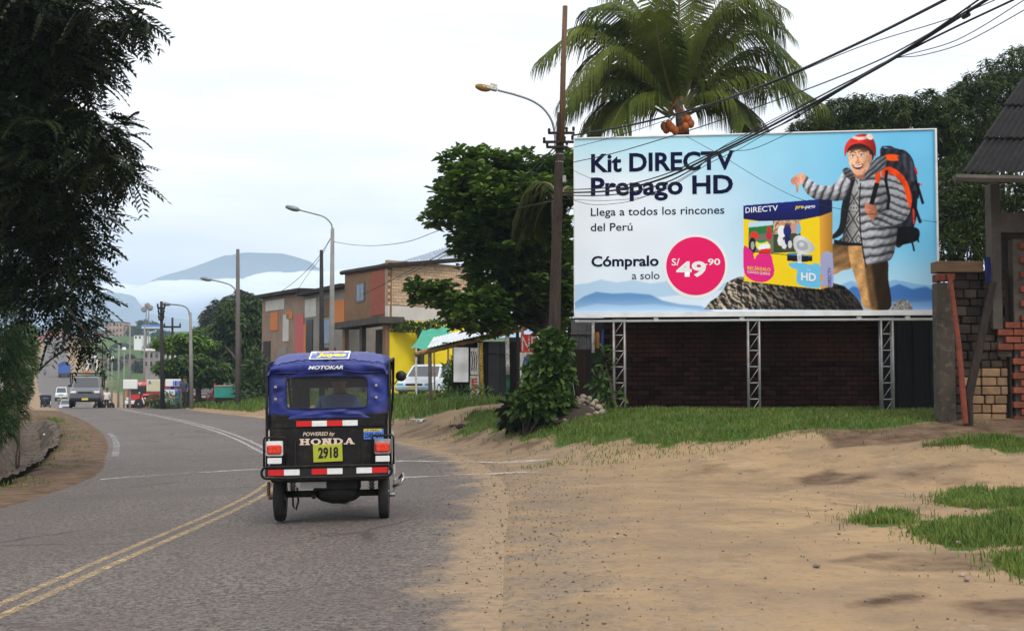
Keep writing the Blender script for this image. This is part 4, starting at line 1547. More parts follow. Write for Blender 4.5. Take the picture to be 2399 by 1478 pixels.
# ================================================================== VEHICLES
M_tyre = mat("tyre rubber", (0.016, 0.016, 0.016), (0.03, 0.028, 0.026), 12, 0.85, spec=0.2)
M_chrome = mat("dull chrome", (0.5, 0.5, 0.5), (0.3, 0.28, 0.26), 14, 0.3, metal=0.9)
M_tarp = mat("blue vinyl tarpaulin", (0.020, 0.036, 0.23), (0.010, 0.016, 0.12), 3, 0.5, bump=0.35, bscale=9, spec=0.4, c3=(0.035, 0.045, 0.17))
M_redref = mat("red reflective tape", (0.62, 0.015, 0.012), (0.5, 0.02, 0.02), 30, 0.35)
M_whtref = mat("white reflective tape", (0.78, 0.78, 0.76), (0.68, 0.68, 0.66), 30, 0.4)
M_blackp = mat("black enamel", (0.007, 0.0065, 0.007), (0.015, 0.0135, 0.011), 3, 0.45, spec=0.18, c3=(0.026, 0.021, 0.016), bump=.15, bscale=14)
M_lens = mat("red tail lamp lens", (0.55, 0.02, 0.01), (0.75, 0.07, 0.03), 40, 0.12, spec=0.6)
M_lime = mat("lime yellow plate", (0.42, 0.44, 0.03), (0.36, 0.39, 0.03), 8, 0.5)
M_ltplate = mat("blue plate", (0.10, 0.22, 0.62), rough=0.5)
M_yplate = mat("pale yellow strip", (0.62, 0.52, 0.10), rough=0.5)
M_cream = mat("cream lettering", (0.72, 0.60, 0.48), (0.6, 0.46, 0.36), 40, 0.5)
M_under = mat("greasy steel", (0.02, 0.018, 0.016), (0.04, 0.035, 0.03), 15, 0.6, metal=0.3)
M_copper = mat("rusty bronze", (0.25, 0.12, 0.05), (0.14, 0.07, 0.04), 20, 0.5, metal=0.5)
M_seatv = mat("dark vinyl seat", (0.03, 0.03, 0.035), rough=0.5)

M_film = bpy.data.materials.new("scratched clear vinyl")
M_film.use_nodes = True
N, L = M_film.node_tree.nodes, M_film.node_tree.links
b, o_ = N['Principled BSDF'], N['Material Output']
b.inputs['Base Color'].default_value = (0.10, 0.10, 0.10, 1)
b.inputs['Roughness'].default_value = 0.25
t_ = N.new('ShaderNodeBsdfTransparent')
t_.inputs[0].default_value = (0.85, 0.85, 0.85, 1)
x_ = N.new('ShaderNodeMixShader')
x_.inputs[0].default_value = 0.14
L.new(t_.outputs[0], x_.inputs[1])
L.new(b.outputs[0], x_.inputs[2])
L.new(x_.outputs[0], o_.inputs['Surface'])

M_glassd = mat("dark window glass", (0.02, 0.024, 0.028), rough=0.06, spec=0.8)


def make_wheel(parent, c, r_, w, m_rim, name="wheel", n=28):
    wh = empty(name, c)
    wh.parent = parent
    mb = MB()
    mb.lathe([(r_ * .66, -w * .42), (r_ * .80, -w * .5), (r_ * .94, -w * .46), (r_, -w * .25), (r_, w * .25), (r_ * .94, w * .46), (r_ * .80, w * .5), (r_ * .66, w * .42)], axis='x', n=n)
    mb.build("tyre", M_tyre, wh, True)
    mb = MB()
    mb.lathe([(r_ * .10, -w * .56), (r_ * .16, -w * .50), (r_ * .2, -w * .3), (r_ * .58, -w * .30), (r_ * .68, -w * .44), (r_ * .68, w * .44), (r_ * .58, w * .30), (r_ * .2, w * .3), (r_ * .16, w * .5), (r_ * .10, w * .56)], axis='x', n=18)
    mb.build("rim", m_rim, wh, True)
    return wh


# ------------------------------------------------------------------ mototaxi (local: +x right, +y forward, rear axle at y = 0)
MZ = float(road_z(-1.88, 13.35))
moto = empty("mototaxi", (-1.83, 13.15, MZ), "blue canopied three wheeled mototaxi seen from behind in the middle of the road", "mototaxi", "mototaxis on the road", R(11))
moto.rotation_euler = (0, R(-1.0), R(3.5))

# roof
prof_r = hermite(np.linspace(0, 1, 9), [-.40, -.418, -.405, -.35, .02, .35, 1.0, 1.58, 1.66])
prof_z = hermite(np.linspace(0, 1, 9), [1.50, 1.545, 1.592, 1.613, 1.695, 1.715, 1.72, 1.69, 1.60])


def roof_pt(u, v):
    s = u * 2 - 1
    y, z = float(prof_r(v)), float(prof_z(v))
    x = s * 0.597
    drop = 0.062 * abs(s) ** 3.4
    if abs(s) > 0.965: drop += 0.05
    wr = 0.006 * math.sin(9 * s + 14 * v) + 0.007 * abs(math.sin(17 * s - 9 * v + 1)) + 0.004 * math.sin(41 * s + 23 * v * s)
    lip = (1 - sstep(0.0, 0.25, v))
    z += -drop * (1 - .55 * float(lip)) + wr * (1 if v > .3 else .4) + float(lip) * 0.012 * math.sin(s * 6.0 + 1.2)
    y += float(lip) * 0.014 * math.sin(s * 11) + 0.05 * float(lip) * abs(s) ** 3
    return (x, y, z)


mb = MB()
mb.grid(roof_pt, 64, 56)
mb.build("roof_canopy", M_tarp, moto, True)
# rear curtain with its window opening
cxw, czw, ah, bh_ = -0.013, 1.303, 0.402, 0.160
na, nr_ = 120, 12
vs, fs = [], []
for k in range(nr_ + 1):
    t = k / nr_
    for i in range(na):
        th = 2 * math.pi * i / na
        c, s = math.cos(th), math.sin(th)
        rs_ = (abs(c / ah) ** 12 + abs(s / bh_) ** 12) ** (-1 / 12)
        ix, iz = cxw + rs_ * c, czw + rs_ * s
        if iz > czw: iz -= 0.02 * abs((ix - cxw) / ah) ** 2 * 0.5
        k1 = min((0.588 - cxw * (1 if c > 0 else -1)) / max(abs(c), 1e-6), (1.575 - czw) / max(s, 1e-6) if s > 0 else 9, (czw - 1.0) / max(-s, 1e-6) if s < 0 else 9)
        ox, oz = cxw + k1 * c, czw + k1 * s
        if s < 0:
            fl_ = max(0.0, min(1.0, (abs(ox) - 0.30) / 0.28))
            fl_ = fl_ * fl_ * (3 - 2 * fl_)
            low = 1.05 - 0.085 * fl_
            if oz < 1.02: oz = low
        x = ix + (ox - ix) * t
        z = iz + (oz - iz) * t
        w_ = math.sin(math.pi * min(1, t * 1.2))
        y = -0.385 + w_ * (0.006 * math.sin(x * 13 + z * 31) + 0.005 * math.sin(x * 29 - z * 22 + 1) + 0.007 * math.sin(z * 44 + x * x * 30) + 0.004 * math.sin(z * 90 - x * 17)) + 0.05 * abs(x / .6) ** 4
        vs.append((x, y, z))
for k in range(nr_):
    for i in range(na):
        a, b2 = k * na + i, k * na + (i + 1) % na
        fs.append((a, b2, b2 + na, a + na))
mb = MB()
mb.add(vs, fs)
cur = mb.build("rear_curtain", M_tarp, moto, True)
M_seam = mat("dark blue seam", (0.010, 0.014, 0.085), rough=.5)
mb = MB()
mb.tube([(p[0], p[1] - .006, p[2]) for p in vs[:na]] + [(vs[0][0], vs[0][1] - .006, vs[0][2])], .006, 6, caps=False)
mb.build("window_seam", M_seam, cur, True)
mb = MB()
mb.tube([(x_ * .02, roof_pt(.5 + x_ * .016, 0.02)[1] - .004, roof_pt(.5 + x_ * .016, 0.02)[2]) for x_ in range(-30, 31)], .009, 6)
mb.build("hem_piping", M_seam, moto, True)
mb = MB()
mb.tube([(x_ * .0206, roof_pt(.5 + x_ * .0165, 0.37)[1], roof_pt(.5 + x_ * .0165, 0.37)[2] + .004) for x_ in range(-28, 29)], .006, 6)
mb.build("roof_seam", M_seam, moto, True)
for ex in (-0.52, 0.475):
    for ez in (1.36, 1.24):
        mb = MB()
        mb.lathe([(0.004, 0), (0.015, 0), (0.015, 0.006), (0.004, 0.006)], (ex, -0.385, ez), 'y', 12)
        mb.build("eyelet", M_galv, cur, True)
mb = MB()
mb.box((cxw, -0.374, czw), (0.80, 0.002, 0.33))
mb.build("rear_window", M_film, moto)
for s in (-1, 1):
    mb = MB()
    mb.grid(lambda u, v: (s * (0.594 + 0.006 * math.sin(v * 12 + u * 5)), -0.35 + 0.62 * u, 0.93 + 0.02 * math.sin(u * 5) + 0.66 * v), 14, 14)
    mb.build("side_curtain", M_tarp, moto, True)
    mb = MB()
    mb.tube([(s * .608, -.37, .52), (s * .608, -.37, 1.0), (s * .606, -.36, 1.52), (s * .60, -.28, 1.60), (s * .60, 1.3, 1.66), (s * .58, 1.5, 1.2), (s * .5, 1.55, .55)], 0.014, 8)
    mb.build("frame_tube", M_blackp, moto, True)
    mb = MB()
    mb.prismx([(-.35, .46), (-.35, .93), (.55, .86), (1.0, .5), (1.0, .40), (.4, .40), (.32, .52), (0.0, .60), (-.26, .52)], s * .585, s * .615)
    mb.build("side_panel", mat("faded pale side panel", (0.55, 0.56, 0.55), (0.42, 0.43, 0.4), 5, 0.4) if s > 0 else M_whtref, moto)
# rear body
mb = MB()
mb.bevbox((0, -0.345, 0.79), (1.17, 0.05, 0.62), 0.02)
mb.bevbox((0, -0.374, 1.0), (1.13, 0.012, 0.09), 0.004)
mb.build("rear_panel", M_blackp, moto)
mb = MB()
mb.bevbox((0, 0.35, 0.44), (1.16, 1.45, 0.05), 0.02)
mb.build("floor_pan", M_blackp, moto)
mb = MB()
mb.bevbox((0, 0.0, 0.72), (1.08, 0.5, 0.12), 0.05)
mb.bevbox((0, -0.24, 0.93), (1.08, 0.10, 0.36), 0.04)
mb.build("passenger_seat", M_seatv, moto)


def strip4(z, h, x0, segs, y, parent):
    for k, (w, red) in enumerate(segs):
        mb = MB()
        mb.bevbox((x0 + w / 2, y, z), (w - .002, 0.006, h), 0.002)
        mb.build("reflector", M_redref if red else M_whtref, parent)
        x0 += w


strip4(0.993, 0.055, -0.318, [(.153, 1), (.150, 0), (.152, 1), (.152, 0)], -0.386, moto)
PY = -0.374
text_fit("lettering", "POWERED by", M_cream, moto, (-.255, PY, .873), (1, 0, 0), (0, 0, 1), .315, .036, 0.014, 0.25)


def slab_word(name, word, m, parent, org, w, h):
    mb = MB()
    n = len(word)
    adv = w / n
    eps = [0.0]

    def q(x0, z0, x1, z1):
        eps[0] += 0.0002
        mb.add([(x0, -eps[0], z0), (x1, -eps[0], z0), (x1, -eps[0], z1), (x0, -eps[0], z1)], [(0, 1, 2, 3)])

    def p4(a, b_, c, d):
        eps[0] += 0.0002
        mb.add([(x, -eps[0], z) for x, z in (a, b_, c, d)], [(0, 1, 2, 3)])
    sf = h * .17
    for i, ch in enumerate(word):
        x, W_ = i * adv, adv * .92
        st = W_ * .26
        if ch in 'HN':
            for xx_ in (x + W_ * .10, x + W_ * .90 - st):
                q(xx_, 0, xx_ + st, h)
                q(xx_ - W_ * .1, 0, xx_ + st + W_ * .1, sf)
                q(xx_ - W_ * .1, h - sf, xx_ + st + W_ * .1, h)
            if ch == 'H': q(x + W_ * .3, h * .42, x + W_ * .7, h * .6)
            else: p4((x + W_ * .62, 0), (x + W_ * .9, 0), (x + W_ * .4, h), (x + W_ * .1, h))
        elif ch == 'A':
            p4((x + W_ * .08, 0), (x + W_ * .26, 0), (x + W_ * .56, h), (x + W_ * .44, h))
            p4((x + W_ * .66, 0), (x + W_ * .95, 0), (x + W_ * .64, h), (x + W_ * .40, h))
            q(x + W_ * .24, h * .26, x + W_ * .72, h * .4)
            q(x - W_ * .02, 0, x + W_ * .36, sf)
            q(x + W_ * .58, 0, x + W_ * 1.04, sf)
        else:
            k = 20
            cx2, rx, rz_ = (x + W_ * .5, W_ * .5, h * .5) if ch == 'O' else (x + W_ * .38, W_ * .60, h * .5)
            a0, a1 = (0, 2 * math.pi) if ch == 'O' else (-math.pi / 2, math.pi / 2)
            for j in range(k):
                t0, t1 = a0 + (a1 - a0) * j / k, a0 + (a1 - a0) * (j + 1) / k
                f = lambda t, s: (cx2 + rx * s * math.cos(t) if s == 1 else cx2 + (rx - st) * math.cos(t), h / 2 + (rz_ if s == 1 else rz_ - sf) * math.sin(t))
                p4(f(t0, 1), f(t1, 1), f(t1, 0), f(t0, 0))
            if ch == 'D':
                q(x + W_ * .12, 0, x + W_ * .12 + st, h)
                q(x, 0, x + W_ * .4, sf)
                q(x, h - sf, x + W_ * .4, h)
    o2 = mb.build(name, m, parent)
    o2.location = org
    return o2


slab_word("lettering", "HONDA", M_cream, moto, (-.288, PY, .783), .55, .062)
plate = MB()
plate.bevbox((-.01, PY - .006, .70), (.288, .008, .172), 0.002, Euler((0, R(-1.5), 0)).to_matrix())
pl = plate.build("number_plate", M_lime, moto)
text_fit("lettering", "2918", M_black, pl, (-.105, PY - .013, .648), (1, 0, 0.02), (0, 0, 1), .20, .108, 0.04)
plate = MB()
plate.bevbox((.445, PY - .004, .878), (.196, .008, .10), 0.002)
pl = plate.build("registration_plate", M_ltplate, moto)
plate = MB()
plate.bevbox((.435, PY - .007, .918), (.176, .006, .026), 0.001)
plate.build("top_strip", M_yplate, pl)
text_fit("lettering", "LP PERU", M_navy, pl, (.36, PY - .0115, .910), (1, 0, 0), (0, 0, 1), .15, .016, 0.01)
text_fit("lettering", "2589-CW", M_navy, pl, (.355, PY - .0095, .842), (1, 0, 0), (0, 0, 1), .18, .05, 0.022)
text_fit("lettering", "MOTOKAR", M_whtref, moto, (-.19, -.441, 1.53), (1, 0, 0), (0, 0, 1), .345, .036, 0.035, 0.3)
# sticker on the slope of the roof
sl = Vector((0, .37, .099)).normalized()
nrm_ = Vector((0, -sl.z, sl.y))
o_ = Vector((-.195, -.335, 1.617)) + nrm_ * 0.016


def slope_pt(x, k, up=0.0):
    return o_ + Vector((x, 0, 0)) + sl * k + nrm_ * up


mb = MB()
mb.add([slope_pt(0, 0), slope_pt(.40, 0), slope_pt(.40, .33), slope_pt(0, .33)], [(0, 1, 2, 3)])
stk = mb.build("sticker", M_whtref, moto)
mb = MB()
mb.add([slope_pt(.015, .025, .002), slope_pt(.385, .025, .002), slope_pt(.385, .305, .002), slope_pt(.015, .305, .002)], [(0, 1, 2, 3)])
mb.build("sticker_field", mat("sticker blue", (0.03, 0.10, 0.45), rough=0.4), stk)
mb = MB()
mb.add([slope_pt(.02, .25, .004), slope_pt(.38, .25, .004), slope_pt(.38, .30, .004), slope_pt(.02, .30, .004)], [(0, 1, 2, 3)])
mb.build("sticker_band", M_whtref, stk)
text_fit("lettering", "Joyas", M_yprint, stk, tuple(slope_pt(.07, .085, .005)), (1, 0, 0), tuple(sl), .295, .15, 0.05, 0.15)
text_fit("lettering", "LAS", M_yprint, stk, tuple(slope_pt(.022, .17, .005)), (1, 0, 0), tuple(sl), .042, .05, 0.03)
text_fit("lettering", "REPUESTOS", M_redref, stk, tuple(slope_pt(.06, .26, .006)), (1, 0, 0), tuple(sl), .28, .032, 0.03)
# tail lamps with their guards
for s, x in ((-1, -.530), (1, .532)):
    lamp = empty("tail_lamp", (x, -.40, .70))
    lamp.parent = moto
    mb = MB()
    mb.bevbox((0, 0.0, .055), (.165, .05, .15), .01)
    mb.build("housing", M_chrome if s > 0 else M_whtref, lamp)
    mb = MB()
    mb.bevbox((0, -.03, .045), (.145, .03, .092), .014)
    mb.build("lens", M_lens, lamp)
    mb = MB()
    mb.bevbox((0, -.018, -.065), (.14, .008, .058), .002)
    mb.build("reflector", M_whtref, lamp)
    mb = MB()
    mb.tube([(-.10, -.035, -.12), (-.10, -.035, .15), (-.09, -.035, .165), (.10, -.035, .165), (.11, -.035, .15), (.11, -.035, -.12)], .011, 8)
    mb.build("guard", M_blackp, lamp, True)
    mb = MB()
    mb.bevbox((-s * .20, .01, 0), (.012, .03, .24), .004)
    mb.build("bracket", M_under, lamp)
# bumper
bm2 = empty("bumper", (-.01, -.52, .525))
bm2.parent = moto
mb = MB()
loop = []
hw_, hh2 = .635, .055
for k in range(13):
    a = -math.pi / 2 + math.pi * k / 12
    loop.append((hw_ - .05 + .05 * math.cos(a), 0, hh2 * math.sin(a)))
for k in range(13):
    a = math.pi / 2 + math.pi * k / 12
    loop.append((-hw_ + .05 + .05 * math.cos(a), 0, hh2 * math.sin(a)))
loop.append(loop[0])
mb.tube(loop, .013, 8, caps=False)
mb.build("bumper_tube", M_blackp, bm2, True)
mb = MB()
mb.box((0, .012, 0), (1.20, .008, .082))
mb.build("bumper_plate", M_black, bm2)
strip4(0.0, .058, -.572, [(.154, 1), (.154, 0)], 0.004, bm2)
strip4(0.003, .058, -.150, [(.152, 1), (.152, 0)], 0.004, bm2)
strip4(0.006, .058, .288, [(.154, 0), (.152, 1)], 0.004, bm2)
for s in (-1, 1):
    mb = MB()
    mb.tube([(s * .40, 0, .05), (s * .40, .17, .05)], .012, 6)
    mb.build("bumper_stay", M_blackp, bm2)
# running gear
make_wheel(moto, (-.525, 0, .25), .25, .105, M_chrome)
make_wheel(moto, (.525, 0, .25), .25, .105, M_chrome)
make_wheel(moto, (0, 1.88, .26), .26, .09, M_chrome)
mb = MB()
mb.tube([(-.5, 0, .27), (.5, 0, .27)], .035, 10)
mb.lathe([(.04, -.22), (.075, -.17), (.105, -.06), (.105, .06), (.075, .17), (.04, .22)], (.06, 0, .27), 'x', 18)
mb.build("rear_axle", M_under, moto, True)
mb = MB()
mb.bevbox((.08, .0, .36), (.42, .2, .14), .03)
mb.bevbox((-.02, .3, .31), (.14, .4, .18), .04)
mb.build("gearbox", M_under, moto)
mb = MB()
mb.bevbox((-.18, -.12, .37), (.26, .012, .07), .003, Euler((.3, 0, .05)).to_matrix())
mb.build("mud_plate", M_whtref, moto)
for s in (-1, 1):
    mb = MB()
    mb.tube([(s * .40, .03, .24), (s * .40, .0, .50)], .022, 8)
    for k in range(6):
        mb.lathe([(.026, -.006), (.036, -.002), (.036, .002), (.026, .006)], (s * .40, .02, .29 + .03 * k), 'z', 10)
    mb.build("shock_absorber", M_chrome, moto, True)
    mb = MB()
    mb.tube([(s * .585, -.02, .25), (s * .64, -.02, .25)], .028, 10)
    mb.bevbox((s * .64, -.02, .33), (.03, .05, .15), .008)
    mb.build("leaf_shackle", M_copper if s < 0 else M_chrome, moto)
mb = MB()
mb.tube([(.62, -.05, .33), (.70, -.08, .36), (.73, -.06, .42), (.72, .05, .45), (.68, .12, .40)], .014, 8)
mb.build("side_step", M_chrome, moto, True)
mb = MB()
mb.tube([(-.36, .05, .33), (-.34, -.04, .20), (-.36, -.08, .12), (-.39, -.06, .15), (-.40, .0, .25)], .010, 6)
mb.build("brake_hose", M_black, moto, True)
mb = MB()
mb.tube([(-.20, .5, .30), (-.18, -.05, .27), (-.17, -.2, .26)], .028, 8)
mb.build("exhaust_pipe", M_under, moto, True)
# front end
mb = MB()
mb.tube([(0, 1.88, .26), (0, 1.62, .95), (0, 1.56, 1.08)], .03, 8)
mb.tube([(-.36, 1.30, 1.06), (-.12, 1.52, 1.10), (.12, 1.52, 1.10), (.36, 1.30, 1.06)], .014, 8)
mb.bevbox((0, 1.2, .58), (.26, .8, .3), .08)
mb.bevbox((0, 1.72, .95), (.22, .12, .2), .05)
mb.build("motorcycle_front", M_under, moto, True)
mb = MB()
mb.bevbox((0, .95, .73), (.30, .5, .09), .04)
mb.build("rider_seat", M_seatv, moto)
for s in (-1, 1):
    mb = MB()
    mb.tube([(s * .36, 1.32, 1.06), (s * .55, 1.34, 1.3), (s * .66, 1.36, 1.44)], .007, 6)
    mb.lathe([(.01, -.03), (.05, -.025), (.062, -.005), (.062, .005)], (s * .68, 1.36, 1.46), 'y', 14)
    mb.build("mirror", M_black, moto, True)
mb = MB()
mb.tube([(-.58, 1.5, 1.1), (-.58, 1.4, 1.62), (.58, 1.4, 1.62), (.58, 1.5, 1.1), (-.58, 1.5, 1.1)], .013, 6)
mb.build("windscreen_frame", M_blackp, moto, True)
mb = MB()
mb.bevbox((0, 1.47, 1.50), (1.14, .012, .32), .004)  # added black panel, darkens the view through the rear window
mb.build("dark_view_panel", M_black, moto)
for s in (-1, 1):
    mb = MB()
    mb.bevbox((s * .46, 1.49, 1.22), (.20, .012, .30), .004)  # added black side panels, for the same dark interior
    mb.build("dark_view_side", M_black, moto)
moto_far = copy_tree(moto)

# ------------------------------------------------------------------ the driver (one continuous body, seated, hands on the bar)
M_skin = mat("brown skin", (0.22, 0.11, 0.065), (0.19, 0.09, 0.055), 6, 0.55)
M_shirt = mat("light blue shirt", (0.14, 0.20, 0.34), (0.10, 0.15, 0.27), 5, 0.85)
M_trous = mat("dark trousers", (0.03, 0.032, 0.04), rough=0.9)
M_hair = mat("black hair", (0.010, 0.008, 0.007), (0.02, 0.015, 0.012), 30, 0.6)


def person_mesh(joints, edges, radii, mats_of):
    o = skin_mesh("person", joints, edges, radii, [M_skin, M_shirt, M_trous], None, 2, 0)
    me = o.data
    for p in me.polygons:
        p.material_index = mats_of(p.center)
    return o


J = [(0, .93, .80), (0, .96, 1.0), (0, 1.0, 1.16), (0, 1.02, 1.24), (0, 1.05, 1.32), (0, 1.07, 1.40), (0, 1.08, 1.48),
     (.17, 1.0, 1.19), (.27, 1.13, 1.02), (.33, 1.29, 1.08), (.34, 1.36, 1.07),
     (-.17, 1.0, 1.19), (-.27, 1.13, 1.02), (-.33, 1.29, 1.08), (-.34, 1.36, 1.07),
     (.10, .97, .78), (.20, 1.33, .74), (.18, 1.25, .42), (.18, 1.36, .36),
     (-.10, .97, .78), (-.20, 1.33, .74), (-.18, 1.25, .42), (-.18, 1.36, .36)]
E = [(0, 1), (1, 2), (2, 3), (3, 4), (4, 5), (5, 6), (2, 7), (7, 8), (8, 9), (9, 10), (2, 11), (11, 12), (12, 13), (13, 14), (0, 15), (15, 16), (16, 17), (17, 18), (0, 19), (19, 20), (20, 21), (21, 22)]
RR = [.15, .16, .17, .085, .065, .09, .085, .085, .05, .037, .035, .075, .05, .037, .035, .10, .075, .055, .04, .10, .075, .055, .04]
drv = person_mesh(J, E, RR, lambda c: 2 if c.z < .86 else (0 if (c.z > 1.275 and abs(c.x) < .12) or c.y > 1.2 else 1))
drv.name = "person"
tag(drv, "driver in a light blue shirt seen from behind through the mototaxi's rear window", "person")
mb = MB()
mb.lathe([(.03, -.07), (.085, -.05), (.108, .0), (.10, .05), (.06, .09), (.01, .105)], (0, 1.055, 1.465), 'z', 16)
mb.build("hair", M_hair, drv, True)
for s in (-1, 1):       # hands: palm, four fingers round the grip and a thumb
    mb = MB()
    mb.bevbox((s * .345, 1.375, 1.07), (.035, .09, .075), .012)
    for k in range(4):
        mb.tube([(s * (.335 + .02 * k), 1.40, 1.085), (s * (.335 + .021 * k), 1.435, 1.085), (s * (.335 + .021 * k), 1.445, 1.055), (s * (.335 + .02 * k), 1.42, 1.045)], .009, 6)
    mb.tube([(s * .33, 1.37, 1.08), (s * .315, 1.40, 1.06), (s * .32, 1.43, 1.045)], .010, 6)
    mb.build("hand", M_skin, drv, True)
drv.location = moto.location
drv.rotation_euler = moto.rotation_euler
rider_proto = drv

# small far mototaxi coming up over the crest
moto_far.location = (float(road_x(160)) - 0.1, 160, float(road_z(road_x(160), 160)) + .02)
px107 = W(107, 950, 160)
moto_far.location.x = px107.x
moto_far.rotation_euler = (0, 0, R(180 + 16))
moto_far['label'] = "tiny far blue mototaxi coming up the left side of the road"


# ------------------------------------------------------------------ cars and trucks
def rring(y, w, z0, z1, c=0.06, tw=1.0):
    h = w / 2
    t = h * tw
    return [(-h + c, y, z0), (h - c, y, z0), (h, y, z0 + c), (h, y, (z0 + z1) / 2), (t, y, z1 - c), (t - c, y, z1), (-t + c, y, z1), (-t, y, z1 - c), (-h, y, (z0 + z1) / 2), (-h, y, z0 + c)]


def paint_m(name, c, rough=0.3):
    return mat(name, c, tuple(q * .85 for q in c), 3, rough, spec=0.5, coat=0.3)


def make_car(name, loc, rz, label, cat, m_body, L_=4.2, w=1.68, hood=0.86, belt=0.92, roof=1.42, group=None, pickup=False, lampm=None, wr=.31, lift=0.0, m_bump=None):
    """front faces local -y"""
    lampm = lampm or M_whtref
    car = empty(name, loc, label, cat, group, rz)
    f, r_ = -L_ / 2, L_ / 2
    z0 = 0.28 + lift
    mb = MB()
    mb.loft([rring(f, w * .86, z0 + .1, hood - .22 + lift, .05), rring(f + .12, w * .95, z0, hood - .08 + lift, .07, .96), rring(f + .5, w, z0, hood + lift, .08, .94), rring(f + L_ * .27, w, z0, belt + lift, .08, .93),
             rring(f + L_ * .5, w, z0, belt + .02 + lift, .08, .93), rring(r_ - .35, w * .99, z0, belt + .02 + lift, .08, .93), rring(r_, w * .92, z0 + .1, belt - .08 + lift, .07, .92)])
    mb.build("body", m_body, car)
    c0, c1 = (f + L_ * .26, f + L_ * .60) if pickup else (f + L_ * .27, r_ - .25)
    zr_, zb_ = roof + lift, belt - .03 + lift
    sl0, sl1 = (.62, .12) if pickup else (.70, .55)
    wt, wb_ = w * .74, w * .90
    cab = [[(-wb_ / 2, c0, zb_), (wb_ / 2, c0, zb_), (wb_ / 2, c1, zb_), (-wb_ / 2, c1, zb_)],
           [(-wt / 2 - .03, c0 + sl0 * .88, zr_ - .05), (wt / 2 + .03, c0 + sl0 * .88, zr_ - .05), (wt / 2 + .03, c1 - sl1 * .88, zr_ - .05), (-wt / 2 - .03, c1 - sl1 * .88, zr_ - .05)],
           [(-wt / 2 + .04, c0 + sl0 + .06, zr_), (wt / 2 - .04, c0 + sl0 + .06, zr_), (wt / 2 - .04, c1 - sl1 - .06, zr_), (-wt / 2 + .04, c1 - sl1 - .06, zr_)]]
    mb = MB()
    mb.loft(cab)
    mb.build("cabin", m_body, car)

    def pane(nm, a, b_, c, d, out):
        mb = MB()
        A, B, C, D_ = (Vector(q) for q in (a, b_, c, d))
        m_ = (A + B + C + D_) / 4
        pts = [m_ + (q - m_) * .88 + Vector(out) * .006 for q in (A, B, C, D_)]
        mb.add(pts, [(0, 1, 2, 3)])
        mb.build(nm, M_glassd, car)
    b0, t0 = cab[0], cab[1]
    pane("windscreen", b0[0], b0[1], t0[1], t0[0], (0, -1, .6))
    pane("rear_glass", b0[2], b0[3], t0[3], t0[2], (0, 1, .5))
    pane("side_glass", b0[1], b0[2], t0[2], t0[1], (1, 0, .2))
    pane("side_glass", b0[3], b0[0], t0[0], t0[3], (-1, 0, .2))
    for s in (-1, 1):
        mb = MB()
        mb.bevbox((s * w * .36, f + .035, hood - .24 + lift), (w * .18, .09, .13), .03)
        mb.build("headlight", lampm, car)
        mb = MB()
        mb.bevbox((s * (w / 2 + .07), c0 + .45, belt + .06 + lift), (.15, .07, .12), .03)
        mb.build("door_mirror", M_black, car)
        make_wheel(car, (s * (w / 2 - .09), f + L_ * .19, wr), wr, .2, M_chrome, n=20)
        make_wheel(car, (s * (w / 2 - .09), r_ - L_ * .21, wr), wr, .2, M_chrome, n=20)
    mb = MB()
    mb.bevbox((0, f + .02, hood - .25 + lift), (w * .44, .07, .11), .02)
    mb.build("grille", M_black, car)
    mb = MB()
    mb.bevbox((0, f - .02, z0 + .14), (w * .97, .16, .2), .05)
    mb.build("front_bumper", m_bump or M_black, car)
    mb = MB()
    mb.bevbox((0, f - .105, z0 + .16), (.34, .02, .12), .004)
    mb.build("number_plate", M_yplate, car)
    return car


M_silver = paint_m("grey green car paint", (0.27, 0.29, 0.28))
M_carwhite = paint_m("white car paint", (0.62, 0.66, 0.70))
pk = W(205, 957, 72)
pkz = float(road_z(pk.x, 72))
pick = make_car("pickup_truck", (pk.x - .78, 74.2, pkz), R(16), "grey pickup truck with a black load rack coming over the crest", "pickup truck", paint_m("pickup grey paint", (0.11, 0.115, 0.13)), 4.7, 1.74, 1.06, 1.12, 1.72, pickup=True, wr=.36, lift=.06)
mb = MB()
for s in (-1, 1):
    mb.tube([(s * .86, -.15, 1.2), (s * .92, -.15, 1.98), (s * .92, 2.2, 1.98), (s * .88, 2.2, 1.0)], .04, 6)
mb.tube([(-.92, -.15, 1.96), (.92, -.15, 1.96)], .04, 6)
mb.tube([(-.92, 1.0, 1.96), (.92, 1.0, 1.96)], .035, 6)
mb.tube([(-.92, -.15, 1.80), (.92, -.15, 1.80)], .03, 6)
mb.tube([(-.92, 2.2, 1.96), (.92, 2.2, 1.96)], .035, 6)
mb.build("load_rack", M_black, pick, True)
mb = MB()
mb.bevbox((.0, -.18, 2.02), (.26, .1, .1), .02)
mb.build("beacon", mat("orange beacon", (0.7, 0.10, 0.02), rough=0.3), pick)
cr_ = W(158, 950, 140)
make_car("car", (cr_.x, 140, float(road_z(cr_.x, 140)) + .02), R(16), "grey green car with a yellow number plate behind the pickup", "car", M_silver, 4.2, 1.62, .84, .9, 1.4)
c2 = W(144, 925, 188)
van = make_car("van", (c2.x, 188, float(road_z(c2.x, 188)) + .02), R(17), "small white van far down the road behind the grey car", "van", M_carwhite, 4.2, 1.7, 1.1, 1.15, 1.95)
c3 = W(1001, 930, 50)
make_car("car", (c3.x, 51.2, gz(c3.x, 50)), R(-14), "white car parked in the grass beside the bamboo shack", "car", M_carwhite, 3.9, 1.56, .80, .88, 1.36, lampm=mat("teal lamp glass", (0.10, 0.42, 0.5), rough=0.2), m_bump=paint_m("blue grey bumper", (0.35, 0.40, 0.46)))

